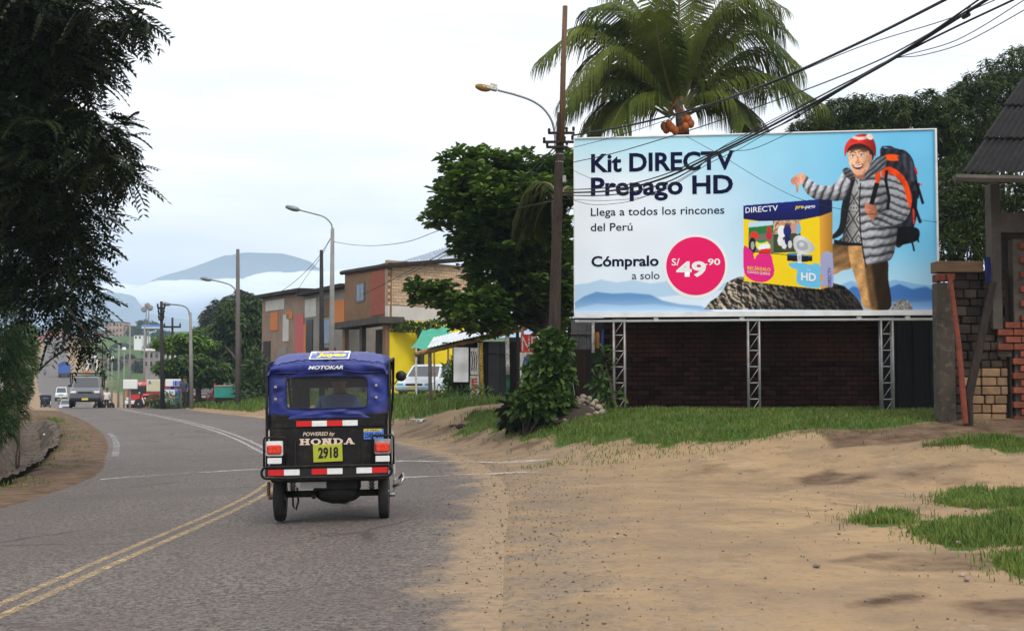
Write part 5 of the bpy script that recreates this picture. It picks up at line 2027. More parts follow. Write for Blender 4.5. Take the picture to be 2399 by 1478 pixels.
# blue covered truck going away
tk = W(143, 885, 278)
tz = float(road_z(tk.x, 278))
truck = empty("truck", (tk.x, 280, tz), "truck with a tall blue tarpaulin cover driving away up the far road", "truck", rz=R(18))
mb = MB()
mb.prism([(-1.2, .95), (1.2, .95), (1.28, 2.9), (.6, 3.35), (0, 3.55), (-.6, 3.35), (-1.28, 2.9)], -2.6, 3.2)
mb.build("tarpaulin_cover", mat("sun faded blue cover", (0.04, 0.10, 0.36), (0.03, 0.07, 0.26), 2, .7), truck)
mb = MB()
mb.bevbox((0, .5, .8), (2.3, 6.6, .3), .05)
mb.bevbox((0, -2.7, .72), (2.2, .12, .4), .03)
mb.build("chassis", M_under, truck)
mb = MB()
mb.bevbox((0, 4.4, 1.7), (2.2, 1.8, 1.9), .2)
mb.build("cab", paint_m("truck cab paint", (.3, .3, .28)), truck)
for s in (-1, 1):
    for y in (-1.6, 3.9):
        make_wheel(truck, (s * .95, y, .48), .48, .35, M_under, n=16)

# motorcycle far up the road
mk_ = W(105, 885, 285)
bike_mb = []


def make_bike(loc, rz, label, m_tank, group=None, name="motorcycle"):
    bk = empty(name, loc, label, "motorcycle", group, rz)
    for y in (-.65, .65):
        make_wheel(bk, (0, y, .3), .3, .09, M_chrome, n=16)
    mb = MB()
    mb.tube([(0, -.65, .3), (0, -.3, .62), (0, .35, .7), (0, .48, .9), (0, .65, .3)], .03, 6)
    mb.tube([(0, -.3, .62), (0, -.1, .3), (0, .2, .3), (0, .35, .7)], .03, 6)
    mb.tube([(-.33, .35, 1.0), (0, .47, .95), (.33, .35, 1.0)], .016, 6)
    mb.bevbox((0, .05, .38), (.22, .35, .28), .06)
    mb.build("frame", M_under, bk, True)
    mb = MB()
    mb.bevbox((0, .18, .78), (.24, .42, .18), .08)
    mb.build("fuel_tank", m_tank, bk)
    mb = MB()
    mb.bevbox((0, -.3, .76), (.24, .6, .08), .03)
    mb.build("saddle", M_seatv, bk)
    mb = MB()
    mb.bevbox((0, .60, .88), (.16, .12, .16), .05)
    mb.build("headlamp", M_chrome, bk)
    return bk


make_bike((mk_.x, 285, float(road_z(mk_.x, 285))), R(200), "far motorcycle coming down the road left of the blue truck", paint_m("dark tank paint", (.03, .03, .03)))
r2 = rider_proto.copy()
r2.data = rider_proto.data
COL.objects.link(r2)
r2['label'] = "far rider in dark clothes on the motorcycle left of the blue truck"
r2.location = (mk_.x + 1.0 * math.sin(R(200)), 285 + .95 * 1.0 * 1.0 + 0, float(road_z(mk_.x, 285)) - .02)
r2.rotation_euler = (0, 0, R(200))
hc = rider_proto.children[0].copy()
hc.parent = r2
COL.objects.link(hc)

# ================================================================== TREES AND PLANTS
def unit(a):
    return a / (np.linalg.norm(a, axis=-1, keepdims=True) + 1e-9)


def leaf_quads(base, d, nrm, ln, wd, fold=0.25, droop=0.0):
    """one folded diamond per leaf -> verts (N*4,3), faces (N,4)"""
    d, nrm = unit(d), nrm
    side = unit(np.cross(d, nrm))
    up = unit(np.cross(side, d))
    ln, wd = np.asarray(ln)[:, None], np.asarray(wd)[:, None]
    mid = base + d * ln * 0.45
    tip = base + d * ln - np.array([0, 0, 1.0]) * ln * droop
    v = np.stack([base, mid + side * wd / 2 + up * wd * fold, tip, mid - side * wd / 2 + up * wd * fold], 1).reshape(-1, 3)
    n = len(base)
    return v, np.arange(n * 4).reshape(n, 4)


def leaf_broad(base, d, nrm, ln, wd, fold=0.2, droop=0.12):
    """six points, two faces either side of the midrib"""
    d = unit(d)
    side = unit(np.cross(d, nrm))
    up = unit(np.cross(side, d))
    ln, wd = np.asarray(ln)[:, None], np.asarray(wd)[:, None]
    dz = np.array([0, 0, 1.0])
    p = [base, base + d * ln * .35 + side * wd * .36 + up * wd * fold, base + d * ln * .78 + side * wd * .5 + up * wd * fold - dz * ln * droop * .5,
         base + d * ln - dz * ln * droop, base + d * ln * .78 - side * wd * .5 + up * wd * fold - dz * ln * droop * .5, base + d * ln * .35 - side * wd * .36 + up * wd * fold]
    v = np.stack(p, 1).reshape(-1, 3)
    n = len(base)
    k = np.arange(n)[:, None] * 6
    f = np.concatenate([k + np.array([0, 1, 2, 3]), k + np.array([0, 3, 4, 5])], 0)
    return v, f


def blob_points(blobs, n, r_, shell=0.55):
    """points through the volume of lobes given as photo x, y, radii, depth, depth radius; returns points and outward directions"""
    wts = np.array([b[2] * b[3] * (b[6] if len(b) > 6 else 1.0) for b in blobs], float)
    pick_ = r_.choice(len(blobs), n, p=wts / wts.sum())
    dirs = unit(r_.normal(0, 1, (n, 3)))
    rad = np.where(r_.random(n) < shell, r_.uniform(.78, 1.05, n), r_.random(n) ** (1 / 3) * .9)
    P, O = np.empty((n, 3)), np.empty((n, 3))
    for i, b in enumerate(blobs):
        m_ = pick_ == i
        c = np.array(W(b[0], b[1], b[4]))
        k = b[4] / FPX
        s = np.array([b[2] * k, b[5], b[3] * k])
        P[m_] = c + dirs[m_] * rad[m_][:, None] * s
        O[m_] = dirs[m_]
    return P, O


def tree_root(name, x, y, label, cat="tree", group=None):
    return empty(name, (x, y, gz(x, y) - .05), label, cat, group)


def rel(P, root):
    return P - np.array(root.location)


def branchy(mb, a, b, r0, r1, r_, n=7, wig=0.12):
    a, b = np.array(a, float), np.array(b, float)
    L_ = np.linalg.norm(b - a)
    pts = []
    for i in range(n):
        t = i / (n - 1)
        p = a + (b - a) * t + np.array([r_.normal(), r_.normal(), 0]) * wig * L_ * .2 * math.sin(math.pi * t)
        p[2] += 0.10 * L_ * math.sin(math.pi * t) * .6
        pts.append(tuple(p))
    mb.tube(pts, [r0 + (r1 - r0) * i / (n - 1) for i in range(n)], 7)


M_bark = mat("grey brown bark", (0.075, 0.058, 0.043), (0.035, 0.026, 0.02), 5, 0.95, bump=0.7, bscale=18, stretch=(3, 3, .8))
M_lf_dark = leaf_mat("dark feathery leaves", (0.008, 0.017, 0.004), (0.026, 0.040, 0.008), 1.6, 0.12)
M_lf_alm = leaf_mat("glossy broad leaves", (0.060, 0.150, 0.016), (0.155, 0.235, 0.034), 1.1, 0.2, 0.4, 0.35)
M_lf_mango = leaf_mat("mango leaves", (0.016, 0.036, 0.008), (0.055, 0.085, 0.016), 1.1, 0.18)
M_lf_palm = leaf_mat("palm leaflets", (0.022, 0.046, 0.007), (0.13, 0.16, 0.020), 0.8, 0.22, .6, spec=.15)
M_lf_vine = leaf_mat("creeper leaves", (0.030, 0.075, 0.012), (0.075, 0.13, 0.022), 3.0, 0.2)
M_lf_bush = leaf_mat("bush leaves", (0.038, 0.085, 0.014), (0.09, 0.15, 0.028), 0.8, 0.2)
M_lf_far = leaf_mat("distant leaves", (0.028, 0.058, 0.014), (0.07, 0.115, 0.026), 0.25, 0.15)

r5 = np.random.default_rng(21)
UP = np.array([0, 0, 1.0])


def spray_crown(root, blobs, n, r_, Ls=(.35, .6), pairs=8, ll=.125, lw=.036, m=None, shell=.6, name="crown", down=-.35):
    P, O = blob_points(blobs, n, r_, shell)
    d = unit(O * np.array([1, 1, .5]) + r_.normal(0, .45, (n, 3)) + np.array([0, 0, down]))
    L_ = r_.uniform(Ls[0], Ls[1], n)
    nm = unit(UP + r_.normal(0, .35, (n, 3)))
    side = unit(np.cross(d, nm))
    B, D_, N_, LN, WD = [], [], [], [], []
    for k in range(pairs):
        t = (k + 1.0) / pairs
        c = P + d * (L_ * t)[:, None] - UP * (0.35 * L_ * t * t)[:, None]
        for s in (-1, 1):
            B.append(c)
            D_.append(unit(side * s + d * .75 - UP * .25))
            N_.append(nm)
            LN.append(ll * (1.1 - .5 * abs(t - .45)) * r_.uniform(.8, 1.15, n))
            WD.append(np.full(n, lw))
    v, f = leaf_quads(np.concatenate(B), np.concatenate(D_), np.concatenate(N_), np.concatenate(LN), np.concatenate(WD), .1, .1)
    o = link(name, np_mesh(name, rel(v, root), f, m), root)
    o['kind'] = 'stuff'
    return P


# ------------------------------------------------------------------ big dark tree on the left bank
tx, ty = W(-110, 900, 23)[0], 23.0
lt = tree_root("tree", tx, ty, "big dark feathery leaved tree overhanging the left side of the road")
lb = [(20, 50, 150, 110, 21, 2.4), (150, 22, 110, 40, 20, 1.6), (255, 18, 80, 24, 19.5, 1.0, .7), (300, 42, 46, 13, 19.5, .6, .7), (340, 58, 22, 8, 19.5, .4, .7), (110, 105, 110, 50, 21, 2.0), (190, 95, 56, 28, 20.5, 1.2), (150, 150, 60, 34, 20.5, 1.2), (205, 165, 34, 18, 20.5, .8),
      (30, 230, 80, 80, 21.5, 2.0), (120, 225, 52, 30, 21, 1.2), (70, 300, 100, 34, 21, 2), (150, 320, 90, 36, 20.6, 1.6), (230, 300, 60, 24, 20.3, 1.2), (250, 280, 26, 12, 20, .7), (150, 380, 100, 36, 20.5, 1.5), (250, 385, 60, 26, 20.2, 1.1), (275, 402, 36, 14, 20, .7), (305, 416, 20, 8, 20, .5),
      (50, 420, 100, 70, 21.5, 2), (150, 465, 70, 38, 21, 1.3), (215, 500, 34, 18, 20.6, .8), (70, 530, 80, 50, 21.5, 2), (160, 545, 50, 26, 21, 1.1), (200, 580, 24, 18, 20.8, .7), (90, 600, 80, 36, 22, 1.6), (165, 625, 48, 26, 21.5, 1), (110, 665, 70, 26, 22, 1.2), (175, 690, 36, 24, 21.6, .9), (150, 740, 46, 22, 22, 1.0), (190, 790, 26, 28, 22, .7), (150, 800, 30, 14, 22, .6, .8), (80, 690, 30, 16, 22, .7), (5, 560, 34, 110, 22, 1.4)]
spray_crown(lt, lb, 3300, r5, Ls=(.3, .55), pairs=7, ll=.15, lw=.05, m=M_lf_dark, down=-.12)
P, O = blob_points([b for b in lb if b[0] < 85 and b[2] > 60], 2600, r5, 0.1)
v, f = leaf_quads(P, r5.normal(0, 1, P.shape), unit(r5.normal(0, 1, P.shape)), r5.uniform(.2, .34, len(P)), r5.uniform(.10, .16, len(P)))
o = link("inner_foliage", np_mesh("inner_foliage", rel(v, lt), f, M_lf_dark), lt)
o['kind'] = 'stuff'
mb = MB()
base = np.array(lt.location)
branchy(mb, (0, 0, -.3), rel(np.array(W(-20, 420, 22)), lt), .30, .17, r5)
mb.build("trunk", M_bark, lt, True)
for (a, b2, q) in (((30, 420), (190, 60), .11), ((30, 430), (330, 400), .10), ((20, 500), (200, 780), .06), ((30, 430), (0, 100), .13), ((30, 480), (250, 290), .08), ((25, 520), (150, 620), .06)):
    mb = MB()
    branchy(mb, rel(np.array(W(a[0], a[1], 22)), lt), rel(np.array(W(b2[0], b2[1], 20.6)), lt), q, .015, r5)
    mb.build("limb", M_bark, lt, True)

# bushes and hanging creepers under it
def bush(name, blobs, n, m, label, ll=(.12, .22), lw=(.03, .05), cat="bush", broad=False, group=None, seed=1, droop=.2, stems=True):
    r_ = np.random.default_rng(seed)
    bx = min(blobs, key=lambda b: -b[1])
    p0 = W(bx[0], bx[1] + bx[3] * .6, bx[4])
    root = tree_root(name, p0.x, p0.y, label, cat, group)
    P, O = blob_points(blobs, n, r_, .45)
    gzv = H(P[:, 0], P[:, 1])
    P[:, 2] = np.maximum(P[:, 2], gzv + .02)
    d = unit(O + r_.normal(0, .6, (n, 3)) + np.array([0, -.15, .1]))
    fn = leaf_broad if broad else leaf_quads
    v, f = fn(P, d, unit(UP + r_.normal(0, .5, (n, 3))), r_.uniform(*ll, n), r_.uniform(*lw, n), .2, droop)
    o = link("foliage", np_mesh("foliage", rel(v, root), f, m), root)
    o['kind'] = 'stuff'
    if stems:
        mb = MB()
        for b in blobs[:6]:
            branchy(mb, (r_.normal() * .06, r_.normal() * .06, -.05), rel(np.array(W(b[0], b[1], b[4])), root), .03, .008, r_, 5)
        mb.build("stem", M_bark, root, True)
    return root


bush("creeper", [(5, 640, 34, 90, 24, .8), (8, 760, 40, 90, 24, .8), (14, 830, 32, 60, 24.5, .8), (5, 900, 36, 50, 24.5, .8), (0, 960, 44, 44, 24.2, .8), (-20, 1000, 40, 30, 23.5, .7)], 6400, leaf_mat("long creeper leaves", (0.018, 0.045, 0.007), (0.065, 0.125, 0.020), 2.0, .2), "tangle of long leaved creepers hanging on the left bank", (.16, .34), (.018, .03), cat="creeper", seed=3, droop=.35, stems=False)
bush("bush", [(55, 800, 26, 45, 40, .9), (48, 850, 34, 40, 40, .9), (38, 905, 30, 40, 40, .9)], 5200, M_lf_bush, "round green bush on the left bank beyond the creepers", seed=4)
bush("bush", [(50, 905, 12, 30, 33, .4), (38, 930, 16, 26, 33, .4)], 500, leaf_mat("reddish leaves", (0.05, 0.028, 0.014), (0.03, 0.05, 0.015), 3, .2), "small reddish leaved bush beside the concrete ditch", seed=5)

# ------------------------------------------------------------------ tropical almond behind the pole
ax, ay = W(1290, 950, 30)[0], 30.0
alm = tree_root("almond_tree", ax, ay, "broad leaved almond tree behind the utility pole, sunlit on top and black below")
ab = [(1075, 383, 42, 20, 29.5, .9), (1140, 385, 60, 24, 30, 1.2), (1215, 398, 66, 28, 30, 1.4), (1290, 412, 56, 40, 30, 1.4), (1330, 400, 24, 40, 30, .8), (1120, 432, 80, 36, 29.4, 1.6), (1052, 470, 44, 34, 29.4, 1.2), (1030, 512, 40, 18, 29.4, .9), (1010, 520, 22, 16, 29.2, .5),
      (1160, 480, 90, 44, 29.2, 1.7), (1250, 470, 80, 50, 29.4, 1.7), (1120, 540, 70, 50, 29.8, 1.7), (1200, 560, 100, 60, 30, 2), (1280, 560, 60, 80, 30.5, 1.6), (1090, 580, 30, 22, 29.6, .8), (1170, 640, 80, 60, 30.5, 1.8), (1260, 660, 80, 80, 30.5, 1.8), (1320, 660, 26, 80, 31, 1.2), (1200, 720, 80, 40, 30.6, 1.4), (1290, 740, 50, 50, 31, 1.2),
      (985, 676, 28, 12, 29, .5), (1030, 682, 42, 16, 29, .7), (1010, 706, 38, 14, 29, .6), (1075, 720, 46, 26, 28.8, .8), (1110, 742, 70, 34, 28.6, 1.0), (1135, 705, 50, 28, 28.8, .9), (1150, 770, 40, 18, 28.8, .6)]
nt_ = 2600
Pt, Ot = blob_points(ab, nt_, r5, .72)
B, D_, N_, LN, WD = [], [], [], [], []
for k in range(9):
    a = r5.uniform(0, 2 * np.pi, nt_)
    hz = np.stack([np.cos(a), np.sin(a), r5.uniform(-.25, .55, nt_)], -1)
    B.append(Pt + r5.normal(0, .05, Pt.shape))
    D_.append(unit(hz + Ot * .35))
    N_.append(unit(UP + r5.normal(0, .3, Pt.shape)))
    LN.append(r5.uniform(.17, .27, nt_))
    WD.append(r5.uniform(.09, .14, nt_))
B, D_, N_, LN, WD = map(np.concatenate, (B, D_, N_, LN, WD))
# the three hundred leaves that show largest: highest and nearest to the road
score = B[:, 2] * 1.0 - B[:, 1] * 1.0 + r5.normal(0, .5, len(B))
top = np.argsort(-score)[:300]
keep = np.ones(len(B), bool)
keep[top] = False
v, f = leaf_broad(B[keep], D_[keep], N_[keep], LN[keep], WD[keep])
o = link("crown", np_mesh("crown", rel(v, alm), f, M_lf_alm), alm)
o['kind'] = 'stuff'
vl, fl_ = leaf_broad(np.zeros((1, 3)), np.array([[0, 1., 0]]), np.array([[0, 0, 1.]]), np.array([1.0]), np.array([.52]))
leaf_me = np_mesh("leaf", vl, fl_, M_lf_alm)
for i in top:
    dv, nv3 = Vector(D_[i]), Vector(N_[i])
    sx_ = dv.cross(nv3).normalized()
    uz_ = sx_.cross(dv)
    Mx = Matrix((sx_, dv, uz_)).transposed()
    link("leaf", leaf_me, alm, tuple(B[i] - np.array(alm.location)), Mx.to_euler(), (float(LN[i]),) * 3)
mb = MB()
branchy(mb, (0, 0, -.2), rel(np.array(W(1270, 640, 30)), alm), .24, .16, r5)
mb.build("trunk", M_bark, alm, True)
for q in ((1090, 390), (1290, 420), (1040, 500), (1160, 440), (1010, 690), (1110, 735), (1250, 480), (1330, 600)):
    mb = MB()
    branchy(mb, rel(np.array(W(1275, 690 if q[1] < 600 else 780, 30)), alm), rel(np.array(W(q[0], q[1], 29.4)), alm), .10, .015, r5)
    mb.build("limb", M_bark, alm, True)

# ------------------------------------------------------------------ coconut palm behind the board
pc_ = W(1590, 262, 33)
palm = tree_root("coconut_palm", pc_.x + .1, 33, "tall coconut palm with orange coconuts rising behind the billboard", "palm tree")
M_trunkp = mat("ringed palm trunk", (0.10, 0.08, 0.06), (0.05, 0.04, 0.03), 3, .9, bump=.6, bscale=6, stretch=(1, 1, 6))
mb = MB()
zt = pc_.z - palm.location.z
mb.tube([(.35, 0, -.2), (.25, 0, zt * .4), (.1, 0, zt * .75), (0, 0, zt - .5), (-.1, 0, zt + .2)], [.21, .16, .15, .17, .10], 12)
mb.build("trunk", M_trunkp, palm, True)
M_rachis = mat("yellow green midrib", (0.14, 0.13, 0.04), (0.10, 0.11, 0.03), 3, .6)


def spline_pts(P, n):
    P = np.array(P, float)
    out = []
    m = len(P)
    for i in range(m - 1):
        p0, p1, p2, p3 = P[max(i - 1, 0)], P[i], P[i + 1], P[min(i + 2, m - 1)]
        for k in range(n):
            t = k / n
            out.append(0.5 * ((2 * p1) + (-p0 + p2) * t + (2 * p0 - 5 * p1 + 4 * p2 - p3) * t * t + (-p0 + 3 * p1 - 3 * p2 + p3) * t ** 3))
    out.append(P[-1])
    return np.array(out)


def frond(root, pxs, D0, dtip, r_, ll=1.0, n=62, m=None, hang=.9):
    k = len(pxs)
    C = np.array([np.array(W(p[0], p[1], D0 + dtip * i / (k - 1))) for i, p in enumerate(pxs)])
    S = rel(spline_pts(C, 10), root)
    mb = MB()
    rr_ = np.linspace(.045, .008, len(S))
    mb.cur = 1
    mb.tube([tuple(p) for p in S], list(rr_), 5)
    seg = np.linalg.norm(np.diff(S, axis=0), axis=1)
    cum = np.concatenate([[0], np.cumsum(seg)])
    for s in (-1, 1):
        for i in range(n):
            t = .10 + .89 * i / (n - 1) + r_.uniform(-.004, .004)
            p = np.array([np.interp(t * cum[-1], cum, S[:, q]) for q in range(3)])
            p2 = np.array([np.interp(min(1, t + .02) * cum[-1], cum, S[:, q]) for q in range(3)])
            tg = p2 - p if t < .98 else S[-1] - S[-3]
            tg = tg / (np.linalg.norm(tg) + 1e-9)
            sd = np.cross(tg, UP)
            sd = sd / (np.linalg.norm(sd) + 1e-6)
            L_ = ll * (math.sin(math.pi * (.12 + .80 * t)) ** .7) * r_.uniform(.8, 1.08)
            d = sd * s * .8 + tg * .65 + UP * .12
            d = d / np.linalg.norm(d)
            q1 = p + d * L_ * .45 - UP * .10 * L_ * hang
            q2 = p + d * L_ * .75 - UP * .42 * L_ * hang
            q3 = p + d * L_ * .9 - UP * .95 * L_ * hang
            w = tg * .019
            b0 = len(mb.v)
            mb.v += [tuple(p - w * .7), tuple(p + w * .7), tuple(q1 + w), tuple(q1 - w), tuple(q2 + w * .7), tuple(q2 - w * .7), tuple(q3)]
            mb.f += [(b0, b0 + 1, b0 + 2, b0 + 3), (b0 + 3, b0 + 2, b0 + 4, b0 + 5), (b0 + 5, b0 + 4, b0 + 6)]
            mb.m += [0, 0, 0]
    return mb.build("frond", [m or M_lf_palm, M_rachis], root)


rp5 = np.random.default_rng(8)
fr = [([(1578, 250), (1480, 140), (1365, 74), (1262, 140)], -.8), ([(1575, 262), (1500, 165), (1415, 120), (1322, 225)], -1.4), ([(1572, 270), (1480, 205), (1395, 198), (1318, 262)], -.5), ([(1570, 275), (1500, 240), (1425, 250), (1375, 312)], .8),
      ([(1585, 245), (1530, 90), (1470, -10), (1400, -40)], .8), ([(1590, 240), (1560, 60), (1520, -60), (1450, -120)], 1.5), ([(1592, 240), (1590, 60), (1600, -80), (1640, -170)], -1.2), ([(1596, 240), (1650, 80), (1720, -20), (1830, 20)], .6),
      ([(1600, 245), (1665, 70), (1740, 0), (1810, 40)], -1.0), ([(1605, 252), (1690, 120), (1765, 74), (1872, 155)], -.6), ([(1610, 262), (1700, 200), (1800, 178), (1930, 245)], -1.3), ([(1606, 272), (1680, 240), (1740, 262), (1765, 312)], .6),
      ([(1590, 250), (1605, 150), (1645, 85), (1720, 110)], 1.6), ([(1585, 262), (1560, 180), (1545, 110), (1535, 30)], -1.6), ([(1580, 255), (1525, 180), (1455, 160), (1425, 235)], 1.6), ([(1612, 262), (1655, 195), (1735, 160), (1800, 225)], 1.4),
      ([(1588, 245), (1545, 130), (1490, 60), (1430, 70)], 1.2), ([(1598, 245), (1625, 110), (1680, 30), (1745, 40)], 1.0), ([(1588, 240), (1540, 70), (1560, -60), (1620, -100)], .2), ([(1582, 252), (1500, 130), (1420, 60), (1340, 70)], .6), ([(1578, 258), (1490, 185), (1420, 160), (1345, 215)], .3), ([(1608, 256), (1690, 160), (1770, 120), (1850, 190)], .2), ([(1604, 246), (1680, 100), (1760, 30), (1840, 80)], .9), ([(1594, 238), (1610, 80), (1660, -40), (1740, -80)], .9), ([(1586, 240), (1530, 110), (1450, 20), (1380, 20)], -.9), ([(1578, 268), (1530, 225), (1470, 235), (1430, 300)], -1.0), ([(1606, 268), (1650, 225), (1710, 225), (1745, 290)], -.9)]
for pxs, dt in fr:
    frond(palm, pxs, 33, dt, rp5, ll=rp5.uniform(1.1, 1.4), n=112)
M_coco = mat("orange coconut husk", (0.42, 0.095, 0.02), (0.30, 0.10, 0.02), 8, .5)
for (x, y, d) in ((1556, 296, 32.7), (1567, 292, 32.6), (1574, 300, 32.6), (1582, 306, 32.6), (1561, 303, 32.7), (1604, 283, 32.7), (1612, 280, 32.6), (1618, 290, 32.6), (1606, 297, 32.6), (1598, 303, 32.8)):
    mb = MB()
    c = rel(np.array(W(x, y, d)), palm)
    mb.lathe([(.02, -.12), (.07, -.095), (.098, -.02), (.095, .04), (.06, .10), (.015, .12)], tuple(c), 'z', 12)
    mb.build("coconut", M_coco, palm, True)
mb = MB()
for (x0, y0, x1, y1) in ((1590, 250, 1565, 290), (1592, 250, 1610, 282), (1588, 225, 1566, 262)):
    mb.tube([tuple(rel(np.array(W(x0, y0, 32.7)), palm)), tuple(rel(np.array(W((x0 + x1) / 2 + 4, (y0 + y1) / 2, 32.6)), palm)), tuple(rel(np.array(W(x1, y1, 32.6)), palm))], .02, 6)
mb.build("fruit_stalk", mat("orange stalk", (0.30, 0.09, 0.03), rough=.6), palm, True)
# young palm reaching out behind the pole
yp = tree_root("young_palm", W(1300, 900, 26.5)[0], 26.5, "young palm with drooping yellowish fronds close behind the utility pole", "palm tree")
M_lf_dry = leaf_mat("yellowing palm leaflets", (0.018, 0.026, 0.006), (0.048, 0.052, 0.012), 2, .1, .8, spec=.08)
z_ = W(1305, 470, 26.5).z - yp.location.z
mb = MB()
mb.tube([(0, 0, -.1), (.05, 0, z_ * .5), (0, 0, z_)], [.12, .09, .07], 8)
mb.build("trunk", M_trunkp, yp, True)
for pxs, dt in (([(1306, 462), (1286, 432), (1250, 438), (1212, 500)], .3), ([(1306, 470), (1325, 440), (1338, 446), (1345, 480)], .8), ([(1304, 470), (1280, 450), (1245, 470), (1222, 530)], .5), ([(1304, 480), (1285, 470), (1262, 500), (1250, 545)], .6)):
    frond(yp, pxs, 26.5, dt, rp5, .62, 40, M_lf_dry, 1.25)


# ------------------------------------------------------------------ mango trees behind the board and house
def rosette_tree(name, x, D, blobs, n, m, label, cat="tree", ll=(.14, .24), lw=(.035, .055), per=11, group=None, seed=2, down=-.55, trunk=.22, limbs=5, shell=.6, H0=None):
    r_ = np.random.default_rng(seed)
    X0 = W(x, 900, D)[0]
    root = tree_root(name, X0, D, label, cat, group)
    P, O = blob_points(blobs, n, r_, shell)
    P[:, 2] = np.maximum(P[:, 2], H(P[:, 0], P[:, 1]) + .1)
    B, D_, N_, LN, WD = [], [], [], [], []
    for k in range(per):
        a = r_.uniform(0, 2 * np.pi, n)
        B.append(P + r_.normal(0, .04, P.shape))
        D_.append(unit(np.stack([np.cos(a), np.sin(a), r_.uniform(-.9, .5, n) + down * .4], -1) + O * .4))
        N_.append(unit(UP + r_.normal(0, .4, P.shape)))
        LN.append(r_.uniform(*ll, n))
        WD.append(r_.uniform(*lw, n))
    v, f = leaf_quads(*map(np.concatenate, (B, D_, N_, LN, WD)), .15, .25)
    o = link("crown", np_mesh("crown", rel(v, root), f, m), root)
    o['kind'] = 'stuff'
    cz_ = np.mean([W(b[0], b[1], b[4]).z for b in blobs])
    mb = MB()
    branchy(mb, (0, 0, -.2), (r_.normal() * .2, r_.normal() * .2, cz_ - root.location.z), trunk, trunk * .5, r_)
    mb.build("trunk", M_bark, root, True)
    idx = r_.choice(len(blobs), min(limbs, len(blobs)), replace=False)
    for i in idx:
        b = blobs[i]
        mb = MB()
        branchy(mb, (0, 0, (cz_ - root.location.z) * .55), rel(np.array(W(b[0], b[1], b[4])), root), trunk * .45, .015, r_)
        mb.build("limb", M_bark, root, True)
    return root


mg = "mango trees behind the billboard"
rosette_tree("mango_tree", 1990, 38, [(1885, 300, 36, 18, 37, .8), (1925, 285, 30, 30, 37, .8), (1975, 268, 46, 36, 38, 1.4), (2010, 262, 34, 34, 38, 1.2), (2075, 268, 44, 38, 38, 1.4), (2000, 330, 90, 40, 38, 1.6), (1940, 330, 60, 30, 38, 1)], 1500, M_lf_mango, "low mango tree just right of the coconut palm behind the billboard", group=mg, seed=31)
rosette_tree("mango_tree", 2160, 39, [(2115, 262, 36, 32, 39, 1.2), (2150, 255, 46, 36, 39, 1.4), (2205, 262, 42, 36, 39, 1.3), (2160, 310, 80, 46, 39, 1.6), (2215, 330, 40, 60, 39, 1.4), (2240, 420, 44, 70, 38, 1.2), (2225, 500, 40, 60, 38, 1.2)], 1500, M_lf_mango, "middle mango tree above the hiker's woollen cap on the billboard", group=mg, seed=32)
rosette_tree("mango_tree", 2340, 41, [(2245, 225, 34, 30, 40, 1.0), (2285, 210, 44, 40, 40, 1.4), (2345, 165, 46, 36, 41, 1.5), (2395, 150, 50, 40, 41, 1.5), (2330, 240, 70, 60, 41, 2), (2270, 290, 56, 60, 40, 1.6), (2400, 260, 60, 80, 41, 2), (2280, 380, 60, 80, 40, 1.6), (2260, 480, 60, 60, 40, 1.4)], 2300, M_lf_mango, "tallest mango tree above the corrugated roof at the right", group=mg, seed=33)
bush("bush", [(2240, 520, 46, 60, 27.5, .7), (2290, 500, 40, 80, 27, .8), (2270, 570, 46, 46, 26.5, .6), (2220, 580, 24, 30, 26.5, .5), (2300, 440, 30, 40, 27.5, .6), (2220, 440, 26, 60, 28, .6), (2375, 450, 40, 46, 27, .6), (2420, 470, 40, 60, 27, .6)], 5400, M_lf_mango, "dark bush filling the gap between the billboard and the half built house", (.14, .24), (.04, .06), seed=12)

# creeper mound at the foot of the pole, weeds round it
vine = bush("creeper", [(1290, 810, 38, 34, 24.7, .45), (1285, 870, 52, 50, 24.6, .45), (1265, 925, 48, 38, 24.5, .45), (1295, 940, 44, 30, 24.4, .4), (1232, 945, 30, 28, 24.6, .4), (1312, 890, 26, 40, 24.7, .35), (1320, 815, 18, 18, 24.7, .3)], 1900, M_lf_vine, "leafy green creeper mound climbing the foot of the utility pole", (.13, .22), (.09, .14), "creeper", True, seed=14)
bush("plant", [(1205, 960, 20, 24, 25.4, .3), (1228, 976, 26, 12, 25.0, .3), (1200, 980, 16, 9, 25.4, .3)], 130, M_lf_dark, "dark large leaved plant at the left foot of the creeper mound", (.22, .36), (.10, .15), "plant", True, seed=15, droop=.3)
bush("plant", [(1418, 850, 18, 34, 25.6, .25), (1408, 900, 22, 30, 25.5, .25), (1430, 925, 24, 22, 25.3, .3)], 170, M_lf_vine, "spindly weeds beside the left lattice leg of the billboard", (.12, .22), (.04, .07), "plant", True, seed=16)
bush("plant", [(1095, 935, 30, 26, 36.6, .4), (1130, 925, 20, 20, 36.5, .4), (1050, 935, 26, 22, 37, .4)], 500, M_lf_vine, "tall weeds in front of the painted boards of the bamboo shack", (.16, .3), (.03, .05), "plant", seed=17)
bush("bush", [(1085, 865, 26, 22, 43, .5), (1060, 870, 20, 30, 43, .5), (1075, 900, 30, 26, 43, .5)], 700, M_lf_vine, "green bush beside the parked white car", (.18, .3), (.06, .1), seed=18)

